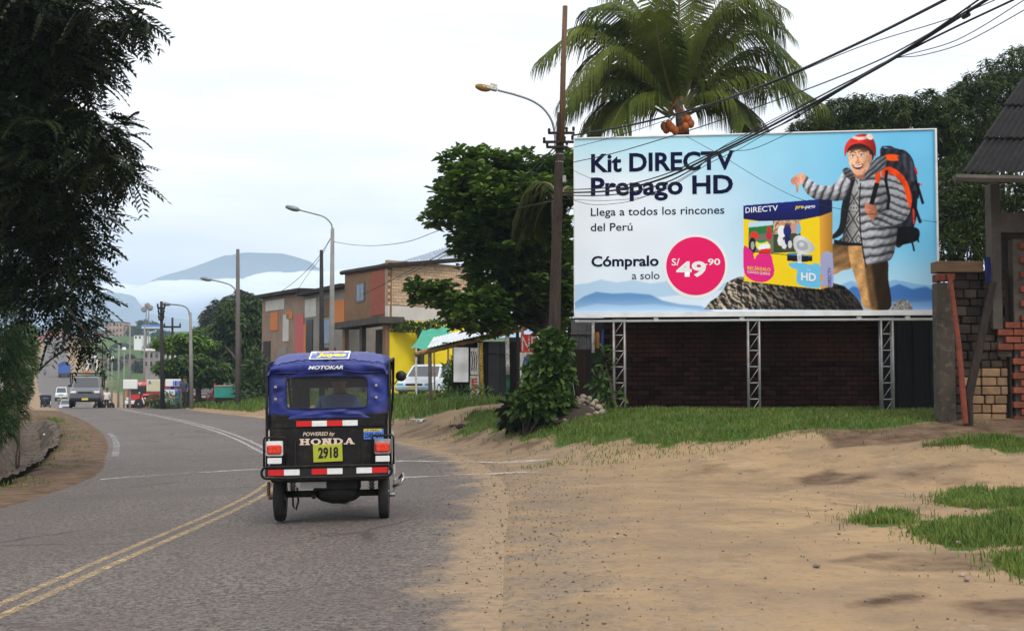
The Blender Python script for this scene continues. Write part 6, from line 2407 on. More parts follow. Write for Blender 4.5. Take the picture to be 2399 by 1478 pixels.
# ------------------------------------------------------------------ middle distance
md = "trees along the far side of the bend"
rosette_tree("tree", 585, 86, [(560, 735, 48, 36, 86, 2.0), (600, 720, 36, 30, 87, 2), (590, 790, 44, 60, 86, 2.2), (530, 790, 44, 40, 87, 2), (605, 860, 30, 50, 85, 1.6), (560, 850, 40, 46, 86, 2), (500, 830, 40, 40, 88, 2)], 2000, M_lf_far, "shaggy dark green tree just left of the painted shops", ll=(.3, .5), lw=(.1, .16), group=md, seed=41)
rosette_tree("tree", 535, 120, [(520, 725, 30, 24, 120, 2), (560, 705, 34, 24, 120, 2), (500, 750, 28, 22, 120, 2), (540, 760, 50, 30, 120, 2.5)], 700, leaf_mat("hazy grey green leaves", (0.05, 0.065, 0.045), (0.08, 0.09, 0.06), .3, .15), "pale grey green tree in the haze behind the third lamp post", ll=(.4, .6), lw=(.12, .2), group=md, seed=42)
rosette_tree("almond_tree", 445, 78, [(395, 803, 34, 9, 78, 1.0), (440, 795, 42, 10, 78, 1.2), (480, 808, 34, 9, 78, 1), (420, 815, 50, 8, 78, 1.2)], 420, M_lf_alm, "small tiered almond tree behind the roadside signs", ll=(.25, .4), lw=(.12, .2), group=md, seed=43, down=0)
rosette_tree("almond_tree", 465, 76, [(410, 862, 44, 20, 76, 1.4), (455, 856, 48, 24, 76, 1.5), (500, 868, 40, 22, 76, 1.4), (440, 885, 50, 14, 76, 1.3), (480, 888, 44, 14, 76, 1.2)], 900, M_lf_bush, "spreading round tree over the red jeep", ll=(.25, .4), lw=(.12, .18), group=md, seed=44, down=0)
rosette_tree("tree", 560, 82, [(545, 800, 40, 40, 92, 2), (520, 790, 40, 34, 92, 2), (480, 795, 30, 30, 94, 2)], 900, M_lf_bush, "bright green tree behind the spreading round tree", ll=(.3, .5), lw=(.1, .16), group=md, seed=45)
bush("bush", [(575, 880, 18, 26, 70, .8), (602, 870, 22, 40, 70, 1), (590, 915, 34, 26, 69, 1)], 900, M_lf_far, "dark roadside bush left of the mototaxi's canopy", (.3, .5), (.1, .16), seed=46)
bush("bush", [(400, 935, 30, 14, 70, .6), (370, 938, 24, 12, 70, .6)], 420, M_lf_bush, "low weeds in front of the roadside signs", (.25, .4), (.05, .08), seed=47)
bush("creeper", [(940, 762, 36, 8, 57.2, .3), (985, 766, 34, 8, 57.2, .3), (1020, 758, 22, 8, 57.2, .3)], 800, M_lf_bush, "green creeper running along the yellow wall under the brick storey", (.14, .26), (.06, .1), cat="creeper", seed=48, stems=False)
rf_ = np.random.default_rng(77)
ft = [(318, 775, 18, 12, 520), (345, 760, 24, 12, 540), (285, 812, 20, 9, 430), (255, 825, 16, 8, 400), (380, 785, 22, 12, 480), (470, 775, 18, 10, 420), (300, 840, 16, 8, 340), (360, 815, 20, 10, 380), (415, 800, 22, 12, 330), (215, 800, 16, 10, 560), (60, 810, 16, 12, 480), (330, 855, 14, 8, 300), (268, 850, 12, 7, 310), (490, 800, 24, 14, 260)]
ftl = ["round dark tree on the skyline right of the beige block of flats", "widest dark tree on the skyline below the antenna mast", "low tree on the green slope below the beige block", "small tree low on the green slope right of the far truck", "dark tree on the skyline under the blue and white canopy", "far tree on the skyline behind the grey lamp post", "small tree beside the far pale posts at the slope's foot", "mid slope tree behind the grey two storey building", "dark tree just above the tiered almond tree", "far tree half hidden by the left tree beside the brown brick building", "small tree left of the top of the far road", "low tree near the road behind the white sign", "lowest small tree behind the white hoarding", "far tree between the lamp post and the shaggy tree"]
for i, (x, y, a, b2, D) in enumerate(ft):
    rosette_tree("far_tree", x, D, [(x, y, a, b2, D, a * D / FPX), (x + a * .6, y + b2 * .3, a * .7, b2 * .7, D, a * D / FPX * .7), (x - a * .6, y + b2 * .4, a * .6, b2 * .6, D, a * D / FPX * .6)], 220, M_lf_far, ftl[i], ll=(.9, 1.5), lw=(.4, .6), group="far trees on the hillside", seed=100 + i, per=7, limbs=1)

# ------------------------------------------------------------------ grass
def poly_points(poly, n, r_):
    P_ = np.array(poly)
    lo_, hi_ = P_.min(0), P_.max(0)
    out = np.zeros((0, 2))
    while len(out) < n:
        q = r_.uniform(lo_, hi_, (n * 2, 2))
        out = np.concatenate([out, q[poly_mask(q[:, 0] + 0.22 * wob(q[:, 0], q[:, 1], 2.1, 3), q[:, 1] + .35 * wob(q[:, 0], q[:, 1], 1.7, 1), poly)]])
    return out[:n]


M_grass = leaf_mat("grass blades", (0.055, 0.115, 0.014), (0.15, 0.205, 0.034), 1.6, .25, .6)


def grass(Q, hmin, hmax, r_, w=.008, m=M_grass):
    n = len(Q)
    clump = wob(Q[:, 0], Q[:, 1], 3.1, 2.0) * .35 + .85
    h = r_.uniform(hmin, hmax, n) * np.clip(clump, .35, 1.3)
    a = r_.uniform(0, 2 * np.pi, n)
    lean = r_.uniform(.1, .6, n)
    b = np.stack([Q[:, 0], Q[:, 1], H(Q[:, 0], Q[:, 1]) - .01], -1)
    dr = np.stack([np.cos(a), np.sin(a), 0 * a], -1)
    sd = np.stack([-np.sin(a), np.cos(a), 0 * a], -1) * w * r_.uniform(.7, 1.5, n)[:, None]
    mid = b + dr * (h * lean * .35)[:, None] + UP * (h * .6)[:, None]
    tip = b + dr * (h * lean)[:, None] + UP * h[:, None]
    v = np.stack([b - sd, b + sd, mid + sd * .8, mid - sd * .8, tip], 1).reshape(-1, 3)
    k = np.arange(n)[:, None] * 5
    f = np.concatenate([k + np.array([0, 1, 2]), k + np.array([0, 2, 3]), k + np.array([3, 2, 4])], 0)
    o = link("grass", np_mesh("grass", v, f, m))
    return tag(o, kind='stuff')


rg = np.random.default_rng(55)
M_dry = leaf_mat("dry grass blades", (0.11, 0.10, 0.035), (0.20, 0.165, 0.07), 2.0, .2, .7)


def ragged(poly, n, r_, spread):
    q = poly_points(poly, n, r_)
    k = r_.random(n) < .30
    q[k] += r_.normal(0, spread, (int(k.sum()), 2))
    return q


grass(ragged(verge_poly, 42000, rg, .35), .03, .11, rg)
grass(ragged(verge_poly, 6000, rg, .45), .04, .12, rg, .006, M_dry)
q_ = ragged([(0.0, 19.5), (1.2, 18.9), (4, 19.2), (6, 19.8), (6, 21), (1.2, 20.6)], 1500, rg, .5)
grass(q_, .03, .10, rg, .006)
grass(ragged(shed_poly, 24000, rg, .5), .12, .32, rg, .016)
grass(ragged(shed_poly, 3500, rg, .6), .1, .28, rg, .012, M_dry)
for P_ in corner_polys:
    A = np.array(P_)
    ar = abs(sum(A[i][0] * A[(i + 1) % len(A)][1] - A[(i + 1) % len(A)][0] * A[i][1] for i in range(len(A)))) / 2
    grass(ragged(P_, int(min(8000, 900 + ar * 2300)), rg, .16), .03, .12, rg, .005)
    grass(ragged(P_, int(min(1500, 200 + ar * 400)), rg, .22), .03, .10, rg, .004, M_dry)
for P_ in left_polys:
    grass(ragged(P_, 1300, rg, .3), .06, .18, rg, .008)
ql = rg.uniform((-20, 8), (-6, 54), (40000, 2))
dq = -lateral(ql[:, 0], ql[:, 1]) - HW
kq = (dq > .25) & (dq < 1.2) & (wob(ql[:, 0], ql[:, 1], 1.3, 6) > .25)
grass(ql[kq][:2600], .03, .12, rg, .008)
Q = rg.uniform((-30, 10), (-7, 52), (60000, 2))
dlq = -lateral(Q[:, 0], Q[:, 1]) - HW
Q = Q[(dlq > 2.75) & (dlq < 6.5)]
qv = rg.uniform((-26, 58), (8, 100), (60000, 2))
dv_ = lateral(qv[:, 0], qv[:, 1]) - HW
qv = qv[(dv_ > 1.0) & (dv_ < 6)]
grass(qv[:9000], .15, .45, rg, .03)
grass(Q[:22000], .12, .42, rg, .010, leaf_mat("bank grass", (0.030, 0.06, 0.010), (0.10, 0.10, 0.03), 1.2, .25, .6))

# ================================================================== HALF-BUILT HOUSE AT THE RIGHT
M_tin = mat("dark corrugated tin", (0.014, 0.0135, 0.014), (0.008, 0.008, 0.008), 2, 0.8, c3=(0.022, 0.018, 0.016), spec=0.08)
M_conc = mat("grey cast concrete", (0.085, 0.075, 0.062), (0.05, 0.043, 0.036), 2.5, 0.95, bump=.4, bscale=16, c3=(0.06, 0.05, 0.042))
M_block = mat("lit tan clay block", (0.25, 0.155, 0.085), (0.17, 0.105, 0.06), 7, .95, bump=.4, bscale=26, rand=.3)
M_blockd = mat("shade dark block", (0.045, 0.032, 0.023), (0.02, 0.015, 0.011), 5, .95, bump=.5, bscale=20, rand=.5)  # darker copy of the block colour, for blocks in shade
M_redb = mat("orange red brick", (0.20, 0.052, 0.028), (0.12, 0.036, 0.02), 8, .9, bump=.4, bscale=30, rand=.3)
M_mort = mat("grey mortar", (0.10, 0.082, 0.065), (0.055, 0.046, 0.038), 8, .95, bump=.4)
M_rust = mat("rust red painted prop", (0.21, 0.042, 0.018), (0.10, 0.026, 0.014), 5, .8, c3=(0.08, 0.03, 0.018))
M_ltwood = mat("tan sawn timber", (0.17, 0.105, 0.058), (0.11, 0.066, 0.038), 3, .9, bump=.4, bscale=14, stretch=(1, 8, 8))
HD = 20.0
h0 = W(2300, 985, HD)
hg = gz(h0.x, HD) - .06
house = empty("brick_house", (h0.x, HD, hg), "half built brick and concrete house with a dark corrugated roof at the right edge", "house")


def hp(px, py, dy=0.0):
    """photo pixel -> local point on the house front"""
    p = W(px, py, HD + dy)
    return Vector((p.x - h0.x, dy, p.z - hg))


def slab(name, m, x0, x1, ytop, ybot, y, th, parent, bev=.01, b_=None):
    a, c = hp(x0, ytop, y), hp(x1, ybot, y)
    mb = MB()
    mb.bevbox(((a.x + c.x) / 2, y + th / 2, (a.z + c.z) / 2), (abs(c.x - a.x), th, abs(a.z - c.z)), bev)
    return mb.build(name, m, parent)


slab("column", M_conc, 2320, 2350, 430, 772, 0.0, .25, house)
slab("column", M_conc, 2340, 2365, 545, 760, 0.35, .25, house)
slab("beam", M_conc, 2322, 2520, 498, 545, -.012, .27, house)
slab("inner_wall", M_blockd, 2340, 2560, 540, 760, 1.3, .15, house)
bw0 = slab("mortar_bed", M_mort, 2372, 2540, 560, 1000, .06, .2, house)
slab("mortar_bed", M_mort, 2337, 2372, 757, 836, .08, .2, house)
slab("mortar_bed", M_mort, 2368, 2373, 836, 1000, .08, .2, house)
rb2 = random.Random(9)
mb = MB()
mb.bevbox((0, 0, 0), (.235, .10, .092), .006)
rbme = mb.mesh("brick", M_redb)
a_, z_lo = hp(2338, 757), hp(2338, 990).z
row = 0
z = z_lo
while z < hp(2338, 560).z:
    full_ = z < hp(2338, 768).z
    x0 = hp(2338 if z > hp(2338, 835).z else 2372, 800).x if full_ else hp(2392, 700).x
    x1 = hp(2470, 700).x
    x = x0 + (.12 if row % 2 else 0.0)
    while x < x1:
        link("brick", rbme, house, (x + .12, .04 + rb2.uniform(-.006, .006), z + .05), (0, 0, rb2.uniform(-.02, .02)))
        x += .25
    z += .113
    row += 1
# roof sheets, three overlapping rows
A_, B_ = W(2258, 402, 18.6), W(2400, 192, 23.2)
A_ = A_ - house.location
B_ = B_ - house.location
ev = Vector((1, .10, 0.0)).normalized()
n_row, n_col = 3, 5
for r_ in range(n_row):
    for c in range(n_col):
        p0 = A_.lerp(B_, max(0, r_ / n_row - .03 * (r_ > 0))) + Vector((0, 0, .05 * r_))
        p1 = A_.lerp(B_, (r_ + 1) / n_row) + Vector((0, 0, .05 * r_))
        up_ = (p1 - p0).cross(ev).normalized()
        if up_.z < 0: up_ = -up_
        mb = MB()
        w0, w1 = c * .82 - .03, (c + 1) * .82

        def fn(u, v):
            q = p0.lerp(p1, v) + ev * (w0 + (w1 - w0) * u) + up_ * (.016 * math.sin((w0 + (w1 - w0) * u) / .10 * 2 * math.pi) + .004 * (c % 2))
            return tuple(q)
        mb.grid(fn, 66, 2)
        mb.build("tin_sheet", M_tin, house, True)
mb = MB()
mb.tube([tuple(A_ + ev * -.14 + Vector((0, 0, -.10))), tuple(A_ + ev * 4.2 + Vector((0, 0, -.10)))], .06, 6)
mb.build("eave_purlin", M_conc, house)
mb = MB()
mb.tube([tuple(A_ + ev * .1 + Vector((0, .2, -.1))), tuple(B_ + ev * .1 + Vector((0, 0, -.1)))], .05, 6)
mb.build("rafter", M_dkwood, house)
mb = MB()
mb.tube([tuple(B_ + Vector((-.15, -.1, -.06))), tuple(B_ + ev * .2 + Vector((0, 0, .06))), tuple(B_ + ev * 1.5 + Vector((0, 0, .16)))], .022, 6)
mb.build("ridge_strip", M_galv, house)

# ---- the rough block wall beside it
yardw = empty("block_wall", (h0.x - .02, HD - .02, hg), "rough wall of mismatched blocks with lit tan blocks at its lower right", "wall")
slab("mortar_bed", mat("dark rubble mortar", (0.035, 0.027, 0.021), (0.02, 0.016, 0.013), 9, .95, bump=.5), 2238, 2371, 640, 1000, .20, .16, yardw)
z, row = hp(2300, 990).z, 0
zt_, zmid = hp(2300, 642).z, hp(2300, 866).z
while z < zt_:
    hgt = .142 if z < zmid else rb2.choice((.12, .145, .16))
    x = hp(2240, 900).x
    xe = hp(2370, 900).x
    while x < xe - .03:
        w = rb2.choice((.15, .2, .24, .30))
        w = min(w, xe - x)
        tan = (x + w / 2 > hp(2274, 900).x) and z < zmid - .02 * rb2.random()  # lower right takes the lit tone, the rest the shaded one
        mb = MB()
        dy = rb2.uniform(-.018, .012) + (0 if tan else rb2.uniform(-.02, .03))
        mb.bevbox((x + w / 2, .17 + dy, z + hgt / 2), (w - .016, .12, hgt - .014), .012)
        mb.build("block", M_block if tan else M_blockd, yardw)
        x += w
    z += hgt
slab("capping_timber", M_ltwood, 2196, 2306, 612, 638, .02, .3, yardw)
slab("capping_brick", M_redb, 2200, 2218, 641, 659, .0, .3, yardw)
slab("capping_brick", M_redb, 2220, 2240, 641, 657, .01, .3, yardw)
pil = empty("concrete_pillar", (hp(2222, 985).x + h0.x, HD, hg), "stained grey concrete pillar just right of the billboard", "pillar")
q = hp(2222, 660)
mb = MB()
mb.bevbox((0, .15, q.z / 2 - .01), (.27, .27, q.z + .0), .02)
mb.build("shaft", mat("brown stained concrete", (0.075, 0.060, 0.045), (0.035, 0.028, 0.022), 2.2, .95, bump=.6, bscale=9, c3=(0.10, 0.085, 0.066)), pil)
a, c = W(2226, 650, HD - .25), W(2262, 990, HD - .6)
prop = empty("timber_prop", (c.x, c.y, c.z), "rusty red prop leaning against the block wall", "prop")
mb = MB()
mb.tube([(0, 0, -.02), tuple((a - c) * .5 + Vector((.02, 0, 0))), tuple(a - c)], [.045, .045, .038], 8)
mb.build("pole", M_rust, prop)
a, c = W(2326, 662, HD - .15), W(2268, 935, HD - .5)
p2 = empty("timber_prop", (c.x, c.y, c.z), "dark diagonal timber leaning to the right across the block wall", "prop")
mb = MB()
mb.tube([(0, 0, -.45), (0, 0, 0), tuple(a - c)], [.07, .07, .06], 6)
mb.build("beam", M_dkwood, p2)
bc = W(2314, 632, HD - .06)
cl_ = MB()
cl_.grid(lambda u, v: (bc.x - .05 + .09 * u, HD - .08 + .015 * math.sin(u * 9 + v * 4), bc.z + .2 - .40 * v), 6, 8)
tag(cl_.build("cloth", mat("dark blue cloth", (0.012, 0.018, 0.09), rough=.9), None, True), "dark blue rag hanging between the block wall and the concrete column", "cloth")

# ================================================================== BAMBOO SHACK
M_bamb = mat("yellow brown bamboo", (0.34, 0.20, 0.075), (0.20, 0.11, 0.045), 4, .6, c3=(0.10, 0.06, 0.03), stretch=(1, 1, 1))
M_bambp = mat("yellow painted bamboo", (0.48, 0.32, 0.03), (0.30, 0.17, 0.03), 5, .6, c3=(0.05, 0.04, 0.02))
M_shtin = mat("shiny zinc sheet", (0.62, 0.66, 0.70), (0.45, 0.48, 0.5), 3, .45, metal=.3)
M_dkpanel = mat("charcoal panel", (0.03, 0.03, 0.031), (0.02, 0.02, 0.02), 3, .7)
M_whpaint = mat("flaking white paint", (0.62, 0.60, 0.56), (0.48, 0.45, 0.40), 6, .8, c3=(0.2, 0.16, 0.12))
M_redpaint = mat("red lettering paint", (0.55, 0.03, 0.025), (0.42, 0.03, 0.03), 9, .7)
M_bluepaint = mat("blue lettering paint", (0.03, 0.06, 0.33), (0.025, 0.05, 0.24), 9, .7)
SD = 38.0
s0 = W(1120, 950, SD)
sg = gz(s0.x, SD) - .05
shack = empty("bamboo_shack", (s0.x, SD, sg), "bamboo framed shack with a slanting zinc roof and painted boards", "shack")


def spt(px, py, dy=0.0):
    p = W(px, py, SD + dy)
    return Vector((p.x - s0.x, dy, p.z - sg))


def bamboo(px0, py0, px1, py1, r_, name, m, dy0=0.0, dy1=0.0, parent=None, ptf=None):
    ptf = ptf or spt
    a, b2 = ptf(px0, py0, dy0), ptf(px1, py1, dy1)
    n = max(3, int((b2 - a).length / .28))
    pts, rs = [], []
    for i in range(n):
        for (t, k) in ((i / n, 1.18), (i / n + .02, 1.0), ((i + 1) / n - .02, .98)):
            pts.append(tuple(a.lerp(b2, min(t, 1))))
            rs.append(r_ * k)
    mb = MB()
    mb.tube(pts, rs, 8)
    return mb.build(name, m, parent or shack, True)


bamboo(972, 830, 1240, 766, .075, "roof_pole", M_bamb)
bamboo(985, 824, 1236, 762, .05, "roof_pole", M_bamb, 1.2, 1.2)
for k in range(5):
    x0, x1 = 1000 + k * 46, 1000 + (k + 1) * 46 + 3
    yA = lambda x: 815 - (x - 1000) * .233
    mb = MB()

    def fz(u, v):
        a = spt(x0 + (x1 - x0) * u, yA(x0 + (x1 - x0) * u), -.25)
        return (a.x, -.25 + 3.2 * v, a.z + .42 * v + .012 * math.sin(u * 40) + .006 * (k % 2))
    mb.grid(fz, 36, 2)
    mb.build("zinc_sheet", M_shtin, shack, True)
for (x, y) in ((1050, 808), (1098, 800), (1160, 782), (1200, 775)):
    c = spt(x, y, -.1)
    mb = MB()
    mb.bevbox((c.x, 0, c.z + .06), (.36, .3, .05), .02)
    mb.build("roof_weight", M_dkwood, shack)
bamboo(1007, 822, 1008, 950, .055, "post", mat("grey post", (0.12, 0.10, 0.085), (.08, .07, .06), 4, .9))
bamboo(1017, 822, 1019, 950, .025, "post", M_bamb, -.1, -.1)
bamboo(1127, 803, 1129, 955, .055, "post", M_bambp)
bamboo(1121, 803, 1123, 955, .03, "post", M_whpaint, .05, .05)
bamboo(1188, 778, 1190, 880, .06, "post", M_whpaint)
bamboo(1190, 880, 1190, 955, .06, "post", mat("green painted post", (0.02, 0.12, 0.06), (.015, .08, .04), 5, .7))
bamboo(1212, 768, 1216, 955, .05, "post", M_dkwood)


def board_(name, m, x0, x1, y0, y1, dy, th=.03, parent=None, ptf=None):
    ptf = ptf or spt
    a, c = ptf(x0, y0, dy), ptf(x1, y1, dy)
    mb = MB()
    mb.bevbox(((a.x + c.x) / 2, dy, (a.z + c.z) / 2), (abs(c.x - a.x), th, abs(a.z - c.z)), .005)
    return mb.build(name, m, parent or shack)


dr = board_("door", M_dkpanel, 1144, 1171, 800, 955, .02)
board_("door", M_dkpanel, 1172, 1186, 800, 955, .05)
board_("door_rail", M_dkwood, 1142, 1187, 827, 829, -.012, .03)
for k in range(6):
    board_("plank", M_dkwood, 1192 + k * 5.4, 1197 + k * 5.4, 790, 955, .22 + .01 * (k % 2))
for k in range(4):
    board_("plank", M_dkwood, 1133 + k * 2.8, 1135.5 + k * 2.8, 815, 955, .15)
board_("back_wall", M_shadeboard, 1060, 1230, 800, 955, 2.6, .05)
sgn = board_("painted_board", M_whpaint, 1101, 1122, 880, 952, -.02)
sgn2 = board_("painted_board", M_whpaint, 1102, 1120, 815, 878, -.01)
p = spt(1104, 937, -.045)
text_fit("lettering", "EST", M_redpaint, sgn, tuple(p), (0, 0, 1), (-1, 0, 0), .68, .0001 - .2, .03) if False else None
for i, ch in enumerate("EST"):
    p = spt(1105, 903 + i * 20, -.045)
    text_fit("lettering", ch, M_redpaint, sgn, tuple(p), (1, 0, 0), (0, 0, 1), .16, .21, .03)
for i in range(3):
    p = spt(1105 + i * 5, 868, -.035)
    mb = MB()
    mb.tube([(p.x, -.03, p.z), (p.x + .03, -.03, p.z + .3), (p.x - .01, -.03, p.z + .55)], .012, 6)
    mb.build("brush_stroke", M_black, sgn2)
p = spt(1122, 815)
# hanging white sheet (rests on the roof pole: a thing of its own)
c0 = W(1080, 855, SD - .12)
mb = MB()
mb.grid(lambda u, v: (c0.x - .22 + .44 * u, SD - .14 + .02 * math.sin(u * 7 + v * 3) + .015 * math.sin(v * 11), c0.z + .52 - 1.02 * v), 10, 14)
o = mb.build("banner", mat("blank white sheet", (0.66, 0.66, 0.65), (0.56, 0.56, 0.55), 2, .8), None, True)
tag(o, "blank white sheet hanging from the bamboo roof pole of the shack", "banner")
# red and blue hand-painted hoarding right of the shack
hb = W(1237, 950, 36.5)
hoard = empty("signboard", (hb.x, 36.5, gz(hb.x, 36.5) - .02), "upright hand painted board in red, white and blue beside the shack", "sign")


def hpt(px, py, dy=0.0):
    p = W(px, py, 36.5 + dy)
    return Vector((p.x - hb.x, dy, p.z - hoard.location.z))


board_("red_panel", M_redpaint, 1221, 1258, 783, 825, 0, .03, hoard, hpt)
board_("white_panel", M_whpaint, 1218, 1258, 825.5, 925, 0, .03, hoard, hpt)
for k in range(2):
    bamboo(1224 + k * 28, 740, 1224 + k * 28, 960, .045, "post", M_bamb, .06, .06, hoard, hpt)
p = hpt(1223, 822, -.02)
text_fit("lettering", "NE", M_whpaint, hoard, tuple(p), (1, 0, 0), (0, 0, 1), .40, .42, .0)
p = hpt(1222, 905, -.02)
text_fit("lettering", "C", M_bluepaint, hoard, tuple(p), (1, 0, 0), (0, 0, 1), .25, .86, .05)
p = hpt(1243, 905, -.02)
text_fit("lettering", "N", M_bluepaint, hoard, tuple(p), (1, 0, 0), (0, 0, 1), .18, .86, .05)
# green tarpaulins
M_green = mat("sea green tarpaulin", (0.01, 0.28, 0.17), (0.008, 0.21, 0.13), 2, .6)


def tarp(pts, D0, D1, label):
    a, b2, c, d = pts
    mb = MB()

    def f(u, v):
        t = Vector(W(*a, D0)).lerp(Vector(W(*b2, D0)), u)
        q = Vector(W(*d, D1)).lerp(Vector(W(*c, D1)), u)
        p = q.lerp(t, v)
        p.z -= .10 * math.sin(math.pi * u) * (.3 + v) + .03 * math.sin(u * 14 + v * 3) + .05 * math.sin(math.pi * v)
        return tuple(p)
    mb.grid(f, 20, 8)
    o = mb.build("tarpaulin", M_green, None, True)
    return tag(o, label, "tarpaulin")


tarp([(962, 815), (1058, 800), (1052, 764), (990, 772)], 45, 50, "green tarpaulin awning in front of the yellow wall")
tarp([(1150, 775), (1222, 764), (1236, 742), (1165, 752)], 41, 44, "green tarpaulin above the zinc roof of the shack")
tp_ = empty("tarpaulin_poles", tuple(W(970, 935, 45)), "thin poles holding up the green tarpaulin by the yellow wall", "poles")
for x in (975, 1050):
    a, c = W(x, 812 if x < 1000 else 802, 45), W(x, 938, 45)
    mb = MB()
    mb.tube([tuple(c - tp_.location), tuple(a - tp_.location)], .04, 6)
    mb.build("post", M_whpaint if x < 1000 else M_bamb, tp_)

# ---- tin stall left under the board
M_greytin = mat("weathered grey tin", (0.16, 0.16, 0.165), (0.09, 0.09, 0.09), 3, .6, metal=.2)
KD = 29.0
k0 = W(1385, 940, KD)
kg = gz(k0.x, KD) - .05
kio = empty("tin_stall", (k0.x, KD, kg), "grey corrugated tin stall in the shade left of the billboard legs", "stall")


def kpt(px, py, dy=0.0):
    p = W(px, py, KD + dy)
    return Vector((p.x - k0.x, dy, p.z - kg))


for k in range(3):
    for (y0, y1) in ((748, 779), (783, 818)):
        a, c = kpt(1338 + k * 18, y0), kpt(1338 + (k + 1) * 18 - .5, y1)
        mb = MB()
        mb.grid(lambda u, v: (a.x + (c.x - a.x) * u, .012 * math.sin(u * 6 * math.pi) + .01 * k, a.z + (c.z - a.z) * v), 24, 1)
        mb.build("tin_sheet", M_greytin, kio, True)
board_("crossbar", M_greytin, 1336, 1394, 780, 783, -.02, .04, kio, kpt)
board_("post", M_whpaint, 1386, 1393, 752, 826, -.03, .05, kio, kpt)
for k in range(5):
    board_("plank", mat("reddish board", (0.055, 0.026, 0.016), (0.03, 0.016, 0.011), 4, .9) if k == 0 else bpy.data.materials["reddish board"], 1334 + k * 7.5, 1341 + k * 7.5, 820, 945, .03, .03, kio, kpt)
board_("back_wall", M_shadeboard, 1330, 1475, 745, 945, 1.4, .05, kio, kpt)
for (nm, m, x0, x1, y0, y1, lab) in (("shirt", mat("orange cloth", (0.45, 0.20, 0.04), (0.32, 0.14, 0.03), 4, .9), 1394, 1405, 778, 816, "orange garment hanging in the tin stall under the billboard"),
                                     ("shirt", mat("white and blue cloth", (0.42, 0.44, 0.50), (0.04, 0.06, 0.26), 4.5, .9, lo=.48, hi=.52, detail=0, stretch=(5, 1, .4)), 1408, 1432, 772, 824, "white and blue striped garment hanging in the tin stall")):
    a, c = W(x0, y0, KD - .05), W(x1, y1, KD - .05)
    mb = MB()
    mb.grid(lambda u, v: (a.x + (c.x - a.x) * (u * (1 - .25 * (v < .12)) + .12 * (v < .12)), KD - .08 + .03 * math.sin(u * 9) * (.4 + v), a.z + (c.z - a.z) * v), 14, 10)
    tag(mb.build(nm, m, None, True), lab, "garment")

# ================================================================== YELLOW CORNER BUILDING
M_yellow = mat("bright yellow wall paint", (0.78, 0.60, 0.012), (0.70, 0.53, 0.012), 1.5, .8)
M_beige = mat("pale clay block", (0.50, 0.36, 0.235), (0.42, 0.295, 0.19), 3, .9, rand=.16, bump=.3)
M_beigem = mat("beige mortar", (0.36, 0.27, 0.19), (0.30, 0.22, 0.15), 3, .95)
M_brownw = mat("brown plaster", (0.22, 0.125, 0.065), (0.17, 0.095, 0.05), 1.2, .9)
M_redw = mat("red brick panel", (0.32, 0.085, 0.05), (0.24, 0.07, 0.042), 3, .9)
M_whitew = mat("off white plaster", (0.55, 0.52, 0.48), (0.46, 0.43, 0.38), 1.5, .9)
M_zincb = mat("blue grey zinc roof", (0.22, 0.28, 0.36), (0.17, 0.22, 0.29), 1.0, .5, metal=.3)
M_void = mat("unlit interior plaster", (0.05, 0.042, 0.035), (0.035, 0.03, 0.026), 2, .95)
C0, CR, CL_ = W(907, 935, 57), W(1112, 935, 60.5), W(806, 935, 63.0)
cg = min(gz(C0.x, 57), gz(CR.x, 60), .75) - .1
yb = empty("corner_building", (C0.x, 57, cg), "two storey corner building with a yellow ground floor and bare block upper storey", "building")
zf = W(907, 748, 57).z - cg        # first floor level
zt_ = W(907, 622, 57).z - cg       # wall head


def wall_between(name, m, A, B, z0, z1, th, parent, root, off=0.0):
    a, b2 = Vector((A.x - root.location.x, A.y - root.location.y, 0)), Vector((B.x - root.location.x, B.y - root.location.y, 0))
    t = (b2 - a).normalized()
    n = Vector((t.y, -t.x, 0))
    if n.y > 0: n = -n
    a, b2 = a + n * off, b2 + n * off
    q = [a, b2, b2 - n * th, a - n * th]
    mb = MB()
    mb.add([(p.x, p.y, z0) for p in q] + [(p.x, p.y, z1) for p in q], [(3, 2, 1, 0), (4, 5, 6, 7), (0, 1, 5, 4), (1, 2, 6, 5), (2, 3, 7, 6), (3, 0, 4, 7)])
    return mb.build(name, m, parent)


def lerp2(A, B, t):
    return A.lerp(B, t)


wall_between("yellow_wall", M_yellow, lerp2(C0, CR, .02), CR, 0, zf - .55, .2, yb, yb)
wall_between("white_band", M_whitew, C0, CR, zf - .02, zf + .62, .22, yb, yb, .03)
wall_between("yellow_band", M_yellow, lerp2(C0, CR, .02), CR, zf - .50, zf - .03, .2, yb, yb, .02)
wall_between("upper_wall", M_beigem, C0, CR, zf + .63, zt_ + .25, .2, yb, yb)
# blocks of the bare upper wall
a, b2 = C0 - yb.location, CR - yb.location
a.z = b2.z = 0
t_ = (b2 - a).normalized()
n_ = Vector((t_.y, -t_.x, 0))
LW = (b2 - a).length
ang = math.atan2(t_.y, t_.x)
mb = MB()
mb.bevbox((0, 0, 0), (.28, .05, .128), .006)
blk = mb.mesh("block", M_beige)
rows = int((zt_ + .2 - zf - .63) / .142)
cols_ = int(LW / .295)
cntb = 0
restb = MB()
for r_ in range(rows):
    for c in range(cols_):
        s = .15 + c * .295 + (.147 if r_ % 2 else 0)
        if s > LW - .1: continue
        p = a + t_ * s + n_ * (.012 + rb2.uniform(-.006, .006))
        zc = zf + .72 + r_ * .142
        if cntb < 298:
            link("block", blk, yb, (p.x, p.y, zc), (0, 0, ang))
            cntb += 1
wall_between("side_wall", M_brownw, CL_, C0, zf + .12, zt_ + .15, .2, yb, yb)
wall_between("brick_panel", M_redw, lerp2(CL_, C0, .64), lerp2(CL_, C0, .98), zf + .25, zt_ - .1, .05, yb, yb, .04)
